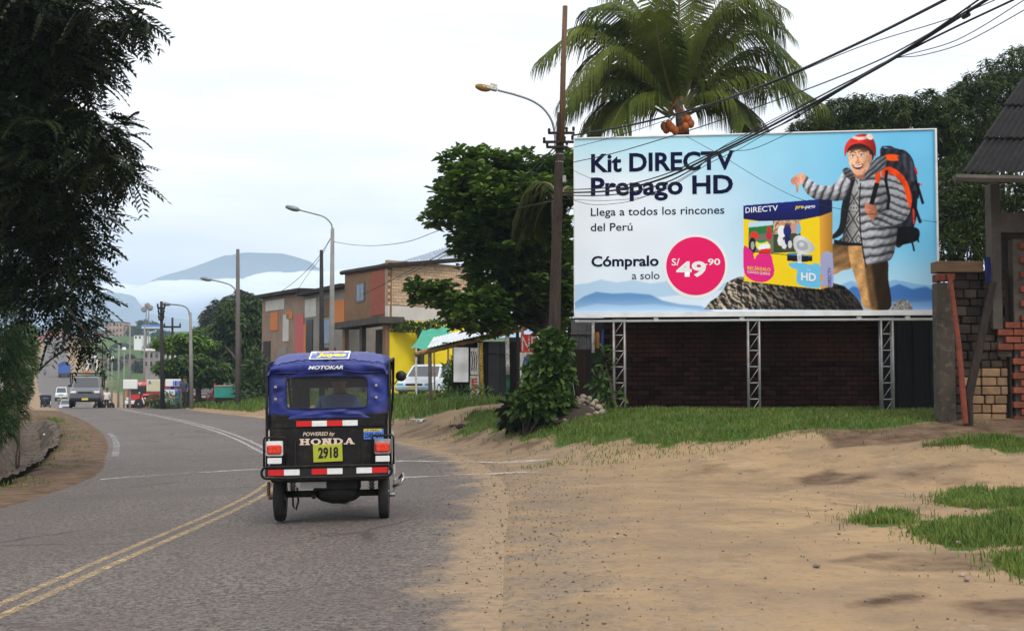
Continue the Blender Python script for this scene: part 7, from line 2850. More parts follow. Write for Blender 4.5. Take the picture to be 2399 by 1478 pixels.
wf = wall_between("window", mat("blue window frame", (0.05, 0.09, 0.16), rough=.5), lerp2(CL_, C0, .30), lerp2(CL_, C0, .50), zf + 1.0, zf + 1.9, .05, yb, yb, .03)
wall_between("pane", M_glassd, lerp2(CL_, C0, .32), lerp2(CL_, C0, .395), zf + 1.06, zf + 1.84, .02, wf, yb, .04)
wall_between("pane", M_glassd, lerp2(CL_, C0, .405), lerp2(CL_, C0, .48), zf + 1.06, zf + 1.84, .02, wf, yb, .04)
# balcony slab, recess and columns on the road side
wall_between("floor_slab", M_conc, lerp2(CL_, C0, -.08), lerp2(CL_, C0, 1.04), zf - .18, zf + .11, 1.2, yb, yb, .5)
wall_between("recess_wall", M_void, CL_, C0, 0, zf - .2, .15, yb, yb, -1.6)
for t in (.03, .45, .97):
    A2, B2 = lerp2(CL_, C0, t - .03), lerp2(CL_, C0, t + .03)
    wall_between("column", M_brownw if t != .45 else M_conc, A2, B2, 0, zf - .19, .2, yb, yb, .1)
wall_between("shutter", mat("grey roller shutter", (0.16, 0.14, 0.125), (.12, .105, .09), 2, .8), lerp2(CL_, C0, .50), lerp2(CL_, C0, .78), 0, zf - .9, .05, yb, yb, -.9)
# roof: zinc sheets rising to the back with a dark soffit
RA, RB, RC = W(800, 634, 63.3) - yb.location, W(912, 616, 56.6) - yb.location, W(1125, 598, 60.3) - yb.location
for k in range(6):
    mb = MB()

    def fr2(u, v):
        s = (k + u) / 6
        p = RB.lerp(RC, s)
        return (p.x + (-.6) * v, p.y + 5 * v, p.z + 1.3 * v * (0.25 + .75 * s) + .02 * math.sin(u * 30) + .01 * (k % 2))
    mb.grid(fr2, 20, 3)
    mb.build("zinc_sheet", M_zincb, yb, True)
mb = MB()
mb.tube([tuple(RA + Vector((0, 0, -.12))), tuple(RB + Vector((0, 0, -.12))), tuple(RC + Vector((0, 0, -.14)))], .11, 6)
mb.build("eave_beam", M_dkwood, yb)
mb = MB()
mb.add([tuple(RA), tuple(RB), tuple(RB + Vector((-.6, 5, .35))), tuple(RA + Vector((.8, 3, .35)))], [(0, 1, 2, 3)])
mb.build("zinc_sheet", M_zincb, yb)

# ================================================================== PAINTED SHOPS LEFT OF IT
def shop(px0, px1, ytop, D0, D1, m, label, panels, roofm):
    A, B = W(px0, 935, D0), W(px1, 935, D1)
    zt2 = W(px0, ytop, D0).z
    root = empty("shop", (A.x, A.y, min(gz(A.x, A.y), gz(B.x, B.y)) - .15), label, "shop", "row of small roadside shops")
    g = root.location.z
    wall_between("wall", m, A, B, 0, zt2 - g, 4.0, root, root)
    wall_between("roof_slab", roofm, lerp2(A, B, -.02), lerp2(A, B, 1.02), zt2 - g + .003, zt2 - g + .2, 4.6, root, root, .45)
    for (t0, t1, ya, yb2, mm, nm) in panels:
        za = W(px0 + (px1 - px0) * t0, ya, D0 + (D1 - D0) * t0).z - g
        zb2 = W(px0 + (px1 - px0) * t0, yb2, D0 + (D1 - D0) * t0).z - g
        wall_between(nm, mm, lerp2(A, B, t0), lerp2(A, B, t1), max(.02, zb2), za, .05, root, root, .04)
    return root


M_org = mat("orange sign paint", (0.60, 0.17, 0.04), (0.5, .2, .06), 2, .8)
M_pinkp = mat("pinkish red sign paint", (0.52, 0.10, 0.10), (0.45, .13, .12), 2, .8)
M_bgrey = mat("blue grey sign", (0.25, 0.32, 0.42), (0.2, .26, .36), 2, .8)
M_tanw = mat("tan plaster", (0.30, 0.21, 0.15), (0.22, 0.15, 0.11), 1, .9)
M_greyw = mat("grey plaster", (0.26, 0.23, 0.20), (0.2, 0.17, 0.15), 1, .9)
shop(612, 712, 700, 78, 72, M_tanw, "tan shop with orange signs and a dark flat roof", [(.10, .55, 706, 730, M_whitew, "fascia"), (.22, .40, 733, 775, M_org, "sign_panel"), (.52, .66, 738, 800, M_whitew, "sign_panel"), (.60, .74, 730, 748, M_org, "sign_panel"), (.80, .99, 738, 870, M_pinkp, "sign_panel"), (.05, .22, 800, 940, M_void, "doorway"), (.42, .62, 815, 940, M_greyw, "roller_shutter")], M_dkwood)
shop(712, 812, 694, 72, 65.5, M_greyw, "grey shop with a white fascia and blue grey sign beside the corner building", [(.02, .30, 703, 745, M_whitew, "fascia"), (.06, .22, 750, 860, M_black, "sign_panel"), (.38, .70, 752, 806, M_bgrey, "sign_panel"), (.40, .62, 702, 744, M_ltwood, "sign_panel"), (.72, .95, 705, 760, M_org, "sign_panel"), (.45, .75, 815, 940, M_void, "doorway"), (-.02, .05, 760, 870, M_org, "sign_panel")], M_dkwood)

# ================================================================== POLES AND CABLES
M_pole = mat("dark brown pole wood", (0.050, 0.034, 0.024), (0.022, 0.016, 0.012), 3, .9, bump=.6, bscale=12, stretch=(8, 8, .7), c3=(0.075, 0.052, 0.038))
M_pole2 = mat("pale brown pole wood", (0.15, 0.085, 0.042), (0.08, 0.05, 0.03), 3, .85, bump=.5, bscale=12, stretch=(8, 8, .7))
M_cpole = mat("grey concrete pole", (0.26, 0.25, 0.235), (0.19, 0.18, 0.17), 2, .9)
M_steel = mat("grey steel arm", (0.22, 0.235, 0.25), (0.15, 0.16, 0.17), 5, .45, metal=.5)
M_amber = mat("amber lamp glass", (0.28, 0.15, 0.03), (0.2, 0.10, 0.02), 12, .2, spec=.5)
M_wire = mat("black cable sheath", (0.010, 0.010, 0.011), rough=.6)

PD = 24.75
pb = W(1297, 985, PD)
pg = gz(pb.x, PD) - .1
pole = empty("utility_pole", (pb.x, PD, pg), "tall brown wooden utility pole with a curved lamp arm, left of the billboard", "utility pole")


def pp(px, py, D=PD):
    p = W(px, py, D)
    return Vector((p.x - pb.x, D - PD, p.z - pg))


mb = MB()
mb.tube([tuple(pp(1296, 1010)), tuple(pp(1299, 780)), tuple(pp(1304, 560)), tuple(pp(1312, 330)), tuple(pp(1314, 265))], [.135, .118, .10, .082, .075], 14)
mb.build("shaft", M_pole, pole, True)
mb = MB()
mb.tube([tuple(pp(1316, 335, PD - .1)), tuple(pp(1319, 180, PD - .1)), tuple(pp(1324, 15, PD - .1))], [.058, .056, .05], 10)
mb.build("extension", M_pole2, pole, True)
mb = MB()
mb.tube([tuple(pp(1298, 985)), tuple(pp(1299, 850))], [.15, .128], 12)
mb.build("painted_base", M_whpaint, pole, True)
for y in (345, 362, 380, 445):
    c = pp(1312 - (y - 330) * .035, y)
    mb = MB()
    mb.lathe([(.083, -.012), (.088, 0), (.083, .012)], tuple(c), 'z', 14)
    mb.build("steel_band", M_galv, pole, True)
arm = [pp(*q, PD - .12) for q in ((1301, 345), (1300, 318), (1293, 285), (1274, 256), (1245, 236), (1205, 222), (1166, 212))]
mb = MB()
mb.tube([tuple(q) for q in spline_pts([tuple(q) for q in arm], 6)], .022, 8)
arm_o = mb.build("lamp_arm", M_steel, pole, True)
mb = MB()
c = pp(1152, 207, PD - .12)
d = (pp(1120, 201, PD - .12) - pp(1166, 212, PD - .12)).normalized()
rot = Vector((1, 0, 0)).rotation_difference(d).to_matrix()
mb.bevbox(tuple(c), (.22, .13, .09), .02, rot)
mb.bevbox(tuple(c + Vector((0.04, 0, .06))), (.14, .09, .05), .01, rot)
mb.build("lamp_housing", M_whpaint, arm_o)
mb = MB()
c = pp(1131, 206, PD - .12)
ring = []
for i in range(9):
    t = i / 8
    rr3 = .075 * math.sin(math.pi * (0.08 + .86 * t)) ** .6
    ring.append((rr3, (t - .5) * .30))
mb.xf = Matrix.Translation(c) @ Vector((0, 0, 1)).rotation_difference(d).to_matrix().to_4x4()
mb.lathe(ring, (0, 0, 0), 'z', 14)
mb.build("lamp_glass", M_amber, arm_o, True)
for (x0, x1, y) in ((1284, 1346, 312), (1272, 1344, 333), (1280, 1330, 345)):
    mb = MB()
    a, b2 = pp(x0, y + 2, PD - .14), pp(x1, y - 2, PD - .10)
    mb.bevbox(tuple((a + b2) / 2), ((b2 - a).length, .05, .05), .008)
    mb.build("crossarm", M_dkwood, pole)
    for t in (.04, .96, .7):
        p = a.lerp(b2, t)
        mb = MB()
        mb.lathe([(.012, -.01), (.03, .0), (.022, .03), (.032, .045), (.02, .075), (.008, .08)], (p.x, p.y, p.z + .03), 'z', 10)
        mb.build("insulator", M_blackp, pole, True)
mb = MB()
c = pp(1322, 420, PD - .14)
mb.bevbox(tuple(c), (.07, .07, .14), .015)
mb.build("junction_box", M_galv, pole)
a, b2 = pp(1330, 800, PD - .1), pp(1347, 935, PD - .4)
mb = MB()
mb.tube([tuple(a), tuple(b2)], .006, 5)
mb.build("guy_wire", M_galv, pole)


def street_pole(D, xb, yb_, xt, yt, r_, m, label, arm=None, armD=None, cross=None, seed=0, cat="lamp post", name="street_lamp", group=None):
    b0 = W(xb, yb_, D)
    g = gz(b0.x, D) - .1
    root = empty(name, (b0.x, D, g), label, cat, group)
    t = W(xt, yt, D)
    mb = MB()
    top = Vector((t.x - b0.x, 0, t.z - g))
    mb.tube([(0, 0, 0), tuple(top * .5), tuple(top)], [r_ * 1.25, r_, r_ * .72], 10)
    mb.build("shaft", m, root, True)
    if arm:
        A = [W(x, y, D) - root.location for x, y in arm]
        mb = MB()
        mb.tube([tuple(q) for q in spline_pts([tuple(q) for q in A], 6)], .03 * D / 50, 6)
        ao = mb.build("lamp_arm", M_steel, root, True)
        e, e0 = A[-1], A[-2]
        dd = (e - e0).normalized()
        mb = MB()
        mb.xf = Matrix.Translation(e + dd * .25) @ Vector((0, 0, 1)).rotation_difference(dd).to_matrix().to_4x4()
        mb.lathe([(.03, -.3), (.09, -.2), (.11, 0), (.07, .25), (.02, .3)], (0, 0, 0), 'z', 10)
        mb.build("lamp_head", M_steel, ao, True)
    for (x0, x1, y) in (cross or ()):
        a, b2 = W(x0, y, D) - root.location, W(x1, y, D) - root.location
        mb = MB()
        mb.bevbox(tuple((a + b2) / 2 + Vector((0, -.12, 0))), ((b2 - a).length, .1, .12), .02)
        co = mb.build("crossarm", M_dkwood, root)
        for tt in (.05, .95):
            p = a.lerp(b2, tt)
            mb = MB()
            mb.lathe([(.03, 0), (.06, .05), (.03, .2)], (p.x, p.y - .12, p.z + .05), 'z', 8)
            mb.build("insulator", M_blackp, root)
    return root


M_dpole = mat("dark tarred pole", (0.035, 0.032, 0.032), (0.02, 0.018, 0.018), 3, .9)
street_pole(50, 776, 935, 779, 535, .10, M_cpole, "grey lamp post with a long curved arm rising behind the mototaxi", [(779, 545), (776, 525), (760, 509), (735, 501), (700, 492)], seed=1)
street_pole(56, 754, 935, 753, 586, .105, M_dpole, "bare dark pole standing just left of the grey lamp post", cat="pole", name="utility_pole")
street_pole(66, 558, 935, 557, 584, .12, mat("brown and grey pole", (0.10, 0.075, 0.065), (.14, .13, .125), .6, .9), "dark pole with a thin lamp arm beside the shaggy tree", [(557, 700), (553, 682), (540, 668), (515, 660), (494, 656)])
street_pole(70, 449, 955, 446, 732, .10, M_cpole, "grey lamp post with a short arm above the tiered almond tree", [(445, 745), (441, 726), (430, 717), (412, 714), (398, 713)])
street_pole(69, 381, 955, 378, 706, .10, M_dpole, "dark pole with stacked insulators beside the cream signboard", cross=[(372, 386, 735), (370, 388, 722), (373, 385, 748)], cat="pole", name="utility_pole")
street_pole(82, 404, 940, 404, 744, .09, M_dpole, "dark cross shaped pole with one long crossarm", cross=[(384, 425, 766)], cat="pole", name="utility_pole")
street_pole(150, 226, 900, 226, 728, .13, M_dpole, "far pylon pole with three crossarms above the beige block of flats", cross=[(216, 235, 735), (213, 238, 745), (210, 234, 753)], cat="pole", name="utility_pole")
tl = "thin pale posts along the far road"
for i, (x, yb2, yt, D, r_, lab) in enumerate(((304, 952, 757, 74, .06, "tall pale post with a light blue foot carrying the white sign"), (338, 905, 762, 90, .07, "tall pale post between the red truck and the cream signboard"), (278, 905, 798, 105, .08, "pale concrete post left of the globe lamp"),
                                       (253, 905, 812, 120, .07, "short pale post beside the pickup's right headlight"), (263, 900, 822, 110, .05, "thin pale post between two taller ones near the pickup"), (350, 905, 820, 96, .06, "short pale post just right of the tall one by the red truck"), (240, 900, 800, 126, .08, "dark slender post behind the pickup's load rack"))):
    street_pole(D, x, yb2, x + .5, yt, r_, M_cpole if i != 6 else M_dpole, lab, cat="post", name="post", group=tl)
for (x, y, D, lab) in ((291, 818, 100, "pale post topped by a round white globe lamp"), (262, 838, 125, "small far post with a white globe lamp")):
    gl = street_pole(D, x, 905, x, y + 6, .06, M_cpole, lab, cat="lamp post", name="globe_lamp")
    c = W(x, y, D) - gl.location
    mb = MB()
    rr4 = 5 * D / FPX
    mb.lathe([(rr4 * math.sin(math.pi * k / 8) + .002, -rr4 * math.cos(math.pi * k / 8)) for k in range(9)], tuple(c), 'z', 12)
    mb.build("globe", M_whtref, gl, True)


def cable(pts, r_, label, group="overhead cables", name="cable", n=10):
    """pts: (px, py, depth)"""
    P = [tuple(W(*q)) for q in pts]
    S = spline_pts(P, n)
    mb = MB()
    mb.tube([tuple(q) for q in S], r_, 6)
    o = mb.build(name, M_wire, None, True)
    return tag(o, label, "cable", group)


cable([(1340, 318, 24.6), (1480, 293, 22.5), (1640, 252, 20.8), (1800, 196, 18.6), (2000, 107, 15.8), (2222, -4, 13), (2420, -110, 11)], .017, "uppermost thick twisted cable running from the pole over the palm to the top right")
cable([(1330, 349, 24.6), (1450, 318, 22.4), (1620, 262, 20.6), (1800, 199, 18.6), (2010, 112, 15.8), (2230, 42, 13.2), (2420, -40, 11)], .0055, "thin wire just under the uppermost thick cable", None)
cable([(1345, 380, 24.5), (1450, 356, 22.4), (1640, 298, 20.4), (1800, 242, 18.6), (1950, 187, 16.4), (2100, 122, 14.6), (2300, 5, 12.2), (2400, -60, 11)], .008, "middle wire crossing the palm's lower right frond")
cable([(1322, 445, 24.6), (1440, 438, 22.4), (1560, 408, 21.2), (1690, 348, 19.9), (1800, 292, 18.6), (1940, 216, 16.9), (2085, 140, 14.8), (2290, 2, 12.2), (2400, -80, 11)], .010, "upper strand of the cable bundle crossing the headline on the billboard")
cable([(1320, 452, 24.6), (1440, 446, 22.4), (1560, 416, 21.2), (1690, 354, 19.9), (1800, 299, 18.6), (1940, 224, 16.9), (2085, 143, 14.8), (2200, 70, 13.4), (2318, -4, 12)], .017, "thickest strand of the cable bundle crossing the headline")
cable([(1318, 458, 24.6), (1440, 456, 22.4), (1560, 428, 21.2), (1680, 364, 19.9), (1800, 307, 18.6), (1870, 272, 17.8), (1975, 208, 16.5), (2085, 143, 14.8), (2210, 78, 13.4), (2375, 0, 12)], .011, "lower strand of the cable bundle passing a clamp above the billboard")
cable([(1318, 466, 24.6), (1430, 470, 22.4), (1540, 452, 21.2), (1660, 384, 19.9), (1740, 345, 19), (1900, 250, 17.4), (2000, 195, 16), (2085, 142, 14.8), (2240, 95, 13.4), (2410, -6, 11.8)], .005, "thin loose wire sagging lowest across the second headline line")
cable([(1345, 470, 23.2), (1400, 480, 22.6), (1500, 465, 21.5), (1620, 405, 20.2), (1700, 340, 19.4), (1990, 190, 16.2), (2085, 141, 14.8), (2160, 130, 14), (2260, 100, 13), (2400, 24, 11.8)], .005, "thin slack wire below the bundle leaving at the right edge of the frame")
cable([(1690, 352, 19.9), (1760, 350, 19.4), (1850, 312, 18.6), (1960, 262, 17.2)], .005, "short slack wire hanging under the bundle at the board's top edge")
cable([(1608, 320, 24.0), (1690, 365, 23.6), (1790, 425, 24.6), (1880, 468, 23.2), (1990, 494, 23.2), (2080, 505, 24.6), (2196, 521, 24.2)], .005, "thin drop wire slanting down across the billboard picture")
cable([(1300, 345, 24.6), (1240, 405, 25), (1150, 500, 30), (1060, 578, 36), (955, 637, 44), (850, 690, 52)], .014, "thick cable falling from the pole through the almond tree to the corner building")
cable([(1302, 352, 24.6), (1230, 430, 26), (1120, 540, 32), (1040, 600, 38), (930, 655, 46)], .010, "second cable falling beside the thick one to the corner building")
cable([(1305, 470, 23.5), (1200, 492, 27), (1040, 536, 34), (960, 565, 40), (890, 575, 44), (830, 574, 48), (780, 566, 50)], .010, "long sagging wire between the utility pole and the grey lamp post")
cable([(776, 556, 50), (740, 610, 53), (690, 660, 58), (640, 695, 66)], .012, "wire falling left from the grey lamp post to the tan shop")
cable([(774, 560, 50), (750, 605, 52), (720, 645, 56), (690, 690, 64)], .010, "lower wire falling left from the grey lamp post")
cable([(1330, 380, 23.5), (1345, 400, 24.2), (1400, 425, 25.2), (1420, 432, 25.35)], .004, "very thin wire dropping from the pole to the board's left edge")
for (x, y, D, lab) in ((1868, 273, 17.75, "black clamp on the cable bundle above the billboard's top edge"), (2263, 37, 12.6, "small black clamp on the cable bundle near the top right corner")):
    c = W(x, y, D)
    mb = MB()
    mb.bevbox(tuple(c), (.09, .05, .05), .012, Euler((0, R(-28), 0)).to_matrix())
    mb.tube([tuple(c), tuple(c + Vector((.02, 0, .07))), tuple(c + Vector((.05, 0, .09)))], .006, 5)
    tag(mb.build("cable_clamp", M_black), lab, "clamp")

# ================================================================== SMALL THINGS ON THE GROUND
M_stone = mat("river stone", (0.30, 0.235, 0.18), (0.19, 0.155, 0.125), 5, .8, rand=.38, bump=.2)
rs7 = random.Random(17)


def stone_mesh(seed):
    r_ = random.Random(seed)
    mb = MB()
    q = [r_.uniform(0, 6) for _ in range(4)]

    def f(u, v):
        th, ph = u * 2 * math.pi, (v - .5) * math.pi
        k = 1 + .12 * math.sin(2 * th + q[0]) * math.cos(ph) + .10 * math.sin(3 * th + q[1] + ph * 2) * math.cos(ph) + .06 * math.sin(5 * ph + q[2])
        return (k * math.cos(ph) * math.cos(th), k * .82 * math.cos(ph) * math.sin(th), k * .72 * math.sin(ph))
    mb.grid(f, 12, 8)
    return mb.mesh("stone", M_stone, True)


stones = [stone_mesh(k) for k in range(5)]
sp_ = [(1288, 978), (1305, 985), (1318, 975), (1300, 966), (1322, 988), (1335, 978), (1345, 968), (1312, 958), (1330, 950), (1345, 955), (1358, 965), (1372, 975), (1385, 968), (1398, 978), (1412, 966), (1402, 955), (1388, 948), (1376, 942), (1362, 940), (1350, 936), (1338, 938), (1325, 942), (1370, 955), (1384, 960), (1356, 950), (1366, 930), (1380, 934), (1395, 940), (1342, 942), (1310, 972), (1360, 978), (1346, 984), (1378, 985), (1408, 975)]
for i, (x, y) in enumerate(sp_):
    D = 24.2 + (985 - y) * .02
    c = W(x, y, D)
    s = rs7.uniform(.062, .092)
    o = link("stone", stones[i % 5], None, (c.x, D, max(gz(c.x, D) + s * .4, c.z)), (rs7.uniform(-.5, .5), rs7.uniform(-.5, .5), rs7.uniform(0, 6)), (s, s, s))
    tag(o, "rounded river stone in the heap beside the creeper mound", "stone", "stones heaped beside the creeper")
# earth core so the heap carries its upper stones
c = W(1352, 975, 24.6)
mb = MB()
mb.grid(lambda u, v: (c.x + (u - .5) * 1.05, 24.6 + (v - .5) * 1.1, gz(c.x, 24.6) - .08 + .34 * math.sin(math.pi * u) ** .8 * math.sin(math.pi * v) ** .8), 14, 12)
tag(mb.build("earth_mound", mat("dark earth", (0.06, 0.042, 0.03), (0.035, 0.026, 0.02), 5, .95, bump=.6), None, True), "low mound of dark earth under the heap of stones", "mound")


def litter(name, px, py, size, m, label, cat, seed):
    h_ = hit(px, py)
    me = stone_mesh(seed)
    me.materials.clear()
    me.materials.append(m)
    o = link(name, me, None, (h_.x, h_.y, h_.z + size[2] * .5), (.1, .05, seed * 1.0), size)
    return tag(o, label, cat)


def crumpled(px, py, w, m, label, cat, seed):
    h_ = hit(px, py)
    r_ = random.Random(seed)
    mb = MB()
    zz = [[r_.uniform(0, .35) for _ in range(7)] for _ in range(7)]
    mb.grid(lambda u, v: (h_.x + (u - .5) * w, h_.y + (v - .5) * w * .7, h_.z + .01 + w * zz[int(u * 6)][int(v * 6)]), 6, 6)
    return tag(mb.build("litter", m), label, cat)


M_paper = mat("white plastic scrap", (0.70, 0.70, 0.68), rough=.6)
crumpled(988, 990, .28, M_paper, "crumpled white plastic scrap on the dirt right of the mototaxi", "litter", 3)
crumpled(968, 986, .16, M_paper, "small white paper scrap left of the bigger crumpled one", "litter", 4)
litter("stone", 1080, 1003, (.13, .10, .09), mat("dark stone", (0.045, 0.035, 0.03), (0.03, .025, .02), 5, .9), "dark stone lying alone at the edge of the grass", "stone", 22)
litter("stone", 1060, 999, (.12, .10, .05), mat("reddish clod", (0.26, 0.12, 0.06), (0.18, .09, .05), 5, .9), "flat reddish clod left of the dark stone", "stone", 23)
litter("brick_chunk", 1207, 978, (.10, .09, .10), mat("broken brick", (0.34, 0.14, 0.07), (0.40, 0.30, 0.2), 5, .9), "broken reddish brick at the foot of the dark leaved plant", "brick", 24)
litter("stone", 124, 1008, (.16, .12, .10), mat("black clod", (0.02, 0.017, 0.015), rough=.9), "black clod of earth on the left shoulder by the ditch", "stone", 25)
litter("stone", 40, 962, (.20, .14, .10), mat("pale stone", (0.50, 0.46, 0.38), (.4, .36, .3), 5, .9), "pale stone at the far end of the concrete ditch", "stone", 26)
h_ = hit(122, 1020)
mb = MB()
mb.bevbox((h_.x, h_.y, h_.z + .03), (.62, .10, .05), .01, Euler((0, .03, .15)).to_matrix())
tag(mb.build("white_stick", M_paper), "short white board lying on the left shoulder", "board")
rq = random.Random(4)
for i in range(14):
    litter("stone", rq.uniform(1180, 2350), rq.uniform(1080, 1420), (.014 + .012 * rq.random(),) * 3, M_stone, "small pebble on the bare dirt in front of the billboard", "stone", 40 + i)['group'] = "pebbles on the dirt"
h_ = hit(20, 1000)
for i, (x, y, D) in enumerate(((36, 960, 31), (4, 905, 30))):
    a, b2 = W(x, y, D), W(x - 6 if i == 0 else x, y - 75, D)
    mb = MB()
    mb.tube([tuple(a - Vector((0, 0, .6))), tuple(b2)], .06, 8)
    tag(mb.build("stake" if i == 0 else "white_post", mat("bleached wood", (0.34, 0.26, 0.2), (.24, .18, .14), 4, .9) if i == 0 else M_whpaint, None, True), "bleached leaning stake beside the ditch under the dark tree" if i == 0 else "short white post among the creepers at the left edge", "post")

# ================================================================== ROADSIDE SIGNS AND PARKED VEHICLES BEYOND THE BEND
def placard(px0, px1, y0, y1, D, m, label, posts, text=None, tm=None, th=.12, cat="sign"):
    c = W((px0 + px1) / 2, 945, D)
    g = gz(c.x, D) - .05
    root = empty("signboard", (c.x, D, g), label, cat)
    a, b2 = W(px0, y0, D), W(px1, y1, D)
    mb = MB()
    mb.bevbox(((a.x + b2.x) / 2 - c.x, 0, (a.z + b2.z) / 2 - g), (b2.x - a.x, th, a.z - b2.z), .02)
    bd = mb.build("board", m, root)
    for x in posts:
        p = W(x, y1, D)
        mb = MB()
        mb.tube([(p.x - c.x, .1, 0), (p.x - c.x, .1, p.z - g)], .05, 6)
        mb.build("post", M_cpole, root)
    if text:
        text_fit("lettering", text, tm, bd, (a.x - c.x + .15, -th / 2 - .01, b2.z - g + (a.z - b2.z) * .35), (1, 0, 0), (0, 0, 1), (b2.x - a.x) * .8, (a.z - b2.z) * .4, .02)
    return root


placard(289, 322, 889, 911, 73, M_whtref, "white sign on a pale post left of the red truck", (304,))
cb = placard(344, 379, 889, 917, 72, mat("cream board", (0.66, 0.62, 0.42), (.58, .56, .4), 2, .7), "cream signboard with a small dark mark left of the ice cream freezer", (348, 375))
a_ = W(347, 900, 71.9) - cb.location
text_fit("lettering", "A", M_bluepaint, cb, (a_.x, -.09, a_.z), (1, 0, 0), (0, 0, 1), .18, .2, .02)
bn = placard(388, 424, 888, 905, 71, M_whtref, "white banner with blue pictures above the freezer", (390, 422))
for k, x in enumerate((404, 409, 414, 419)):
    a, b2 = W(x, 892, 70.8), W(x + 3.5, 903, 70.8)
    mb = MB()
    mb.box(((a.x + b2.x) / 2 - bn.location.x, -.09, (a.z + b2.z) / 2 - bn.location.z), (b2.x - a.x, .02, a.z - b2.z))
    mb.build("picture", M_ltplate if k % 2 == 0 else M_bluepaint, bn)
fz_c = W(403, 945, 71)
fg = gz(fz_c.x, 71)
fzr = empty("freezer", (fz_c.x, 71, fg), "upright white freezer with blue sides and an orange mark", "freezer")
mb = MB()
mb.bevbox((0, 0, .62), (.75, .5, 1.0), .03)
mb.build("cabinet", M_ltplate, fzr)
mb = MB()
mb.bevbox((-.06, -.27, .68), (.56, .04, .8), .01)
mb.build("door", M_whtref, fzr)
mb = MB()
mb.bevbox((-.02, -.30, .8), (.22, .02, .06), .005)
mb.build("mark", M_org, fzr)
mb = MB()
mb.bevbox((0, 0, .06), (.7, .46, .12), .01)
mb.build("plinth", M_black, fzr)
# red truck nose
M_red = paint_m("red truck paint", (0.55, 0.03, 0.025))
rt = W(328, 935, 88)
rg_ = gz(rt.x, 88)
rtk = empty("truck", (rt.x, 89, rg_), "bright red truck parked behind the cream signboard", "truck", rz=R(-20))
mb = MB()
mb.bevbox((0, 0, 1.15), (1.9, 1.8, 1.7), .2)
mb.build("cab", M_red, rtk)
mb = MB()
mb.bevbox((0, 2.6, 1.3), (2.0, 3.2, 1.5), .05)
mb.build("cargo_box", M_red, rtk)
mb = MB()
mb.bevbox((.1, -.9, 1.45), (1.4, .05, .6), .02)
mb.build("windscreen", M_glassd, rtk)
mb = MB()
mb.bevbox((0, -.92, .6), (1.8, .12, .25), .03)
mb.build("bumper", M_whtref, rtk)
for s in (-1, 1):
    mb = MB()
    mb.bevbox((s * .65, -.92, .85), (.28, .06, .18), .03)
    mb.build("headlight", M_whtref, rtk)
    for y in (-.3, 3.2):
        make_wheel(rtk, (s * .85, y, .40), .40, .26, M_chrome, n=16)
text_fit("lettering", "RY", M_whtref, rtk, (-.1, -.955, 1.80), (1, 0, 0), (0, 0, 1), .6, .16, .03)
# red jeep
jc = W(476, 948, 80)
jeep = make_car("jeep", (jc.x, 81, gz(jc.x, 80)), R(-12), "dark red open jeep under the spreading round tree", "jeep", paint_m("dark red paint", (0.15, 0.014, 0.012)), 3.3, 1.5, .84, .86, 1.42, wr=.34, pickup=False)
# teal tipper body
tc_ = W(528, 940, 70)
tg = gz(tc_.x, 70)
tip = empty("trailer", (tc_.x, 70.5, tg), "teal green trailer body with white hubs behind the red jeep", "trailer", rz=R(6))
M_teal = paint_m("teal paint", (0.02, 0.26, 0.20))
mb = MB()
mb.bevbox((0, 0, .74), (1.25, 1.6, .62), .04)
mb.build("tray", M_teal, tip)
mb = MB()
mb.bevbox((0, 0, 1.08), (1.3, 1.64, .10), .03)
mb.build("cover", M_greyw, tip)
mb = MB()
mb.bevbox((0, .0, .34), (1.2, 1.5, .12), .02)
mb.build("chassis", M_black, tip)
mb = MB()
mb.bevbox((-.64, -.4, .8), (.05, .3, .9), .01)
mb.build("red_marker", M_redpaint, tip)
for s in (-1, 1):
    make_wheel(tip, (s * .5, 0, .28), .28, .2, M_whtref, n=16)
# parked motorcycles and a bystander
mb1 = W(348, 948, 71)
make_bike((mb1.x, 71, gz(mb1.x, 71)), R(70), "parked motorcycle with a red tank below the cream signboard", M_red)
mb2 = W(244, 935, 88)
make_bike((mb2.x, 88, gz(mb2.x, 88)), R(150), "dark motorcycle standing at the roadside right of the pickup", paint_m("grey tank", (.1, .1, .1)))


def stander(px, D, label, mshirt, rz):
    c = W(px, 935, D)
    J = [(0, 0, .95), (0, 0, 1.15), (0, 0, 1.36), (0, 0, 1.48), (0, .0, 1.56), (0, -.01, 1.66), (.19, 0, 1.38), (.24, .02, 1.12), (.25, -.08, .90), (-.19, 0, 1.38), (-.25, .02, 1.12), (-.24, -.05, .88),
         (.09, 0, .90), (.10, -.02, .5), (.10, .02, .08), (.10, -.12, .04), (-.09, 0, .90), (-.11, .02, .5), (-.12, .06, .08), (-.12, -.08, .04)]
    E = [(0, 1), (1, 2), (2, 3), (3, 4), (4, 5), (2, 6), (6, 7), (7, 8), (2, 9), (9, 10), (10, 11), (0, 12), (12, 13), (13, 14), (14, 15), (0, 16), (16, 17), (17, 18), (18, 19)]
    RR = [.13, .13, .14, .06, .085, .09, .065, .045, .035, .065, .045, .035, .085, .06, .045, .04, .085, .06, .045, .04]
    o = skin_mesh("person", J, E, RR, [M_skin, mshirt, M_trous], None, 2, 0)
    for p in o.data.polygons:
        z = p.center.z
        p.material_index = 2 if z < .92 else (0 if z > 1.44 or (abs(p.center.x) > .17 and z < 1.15) else 1)
    o.location = (c.x, D, gz(c.x, D))
    o.rotation_euler = (0, 0, rz)
    mb = MB()
    mb.lathe([(.04, -.04), (.095, 0), (.098, .04), (.07, .09), (.01, .11)], (0, .015, 1.67), 'z', 12)
    mb.build("hair", M_hair, o, True)
    return tag(o, label, "person")


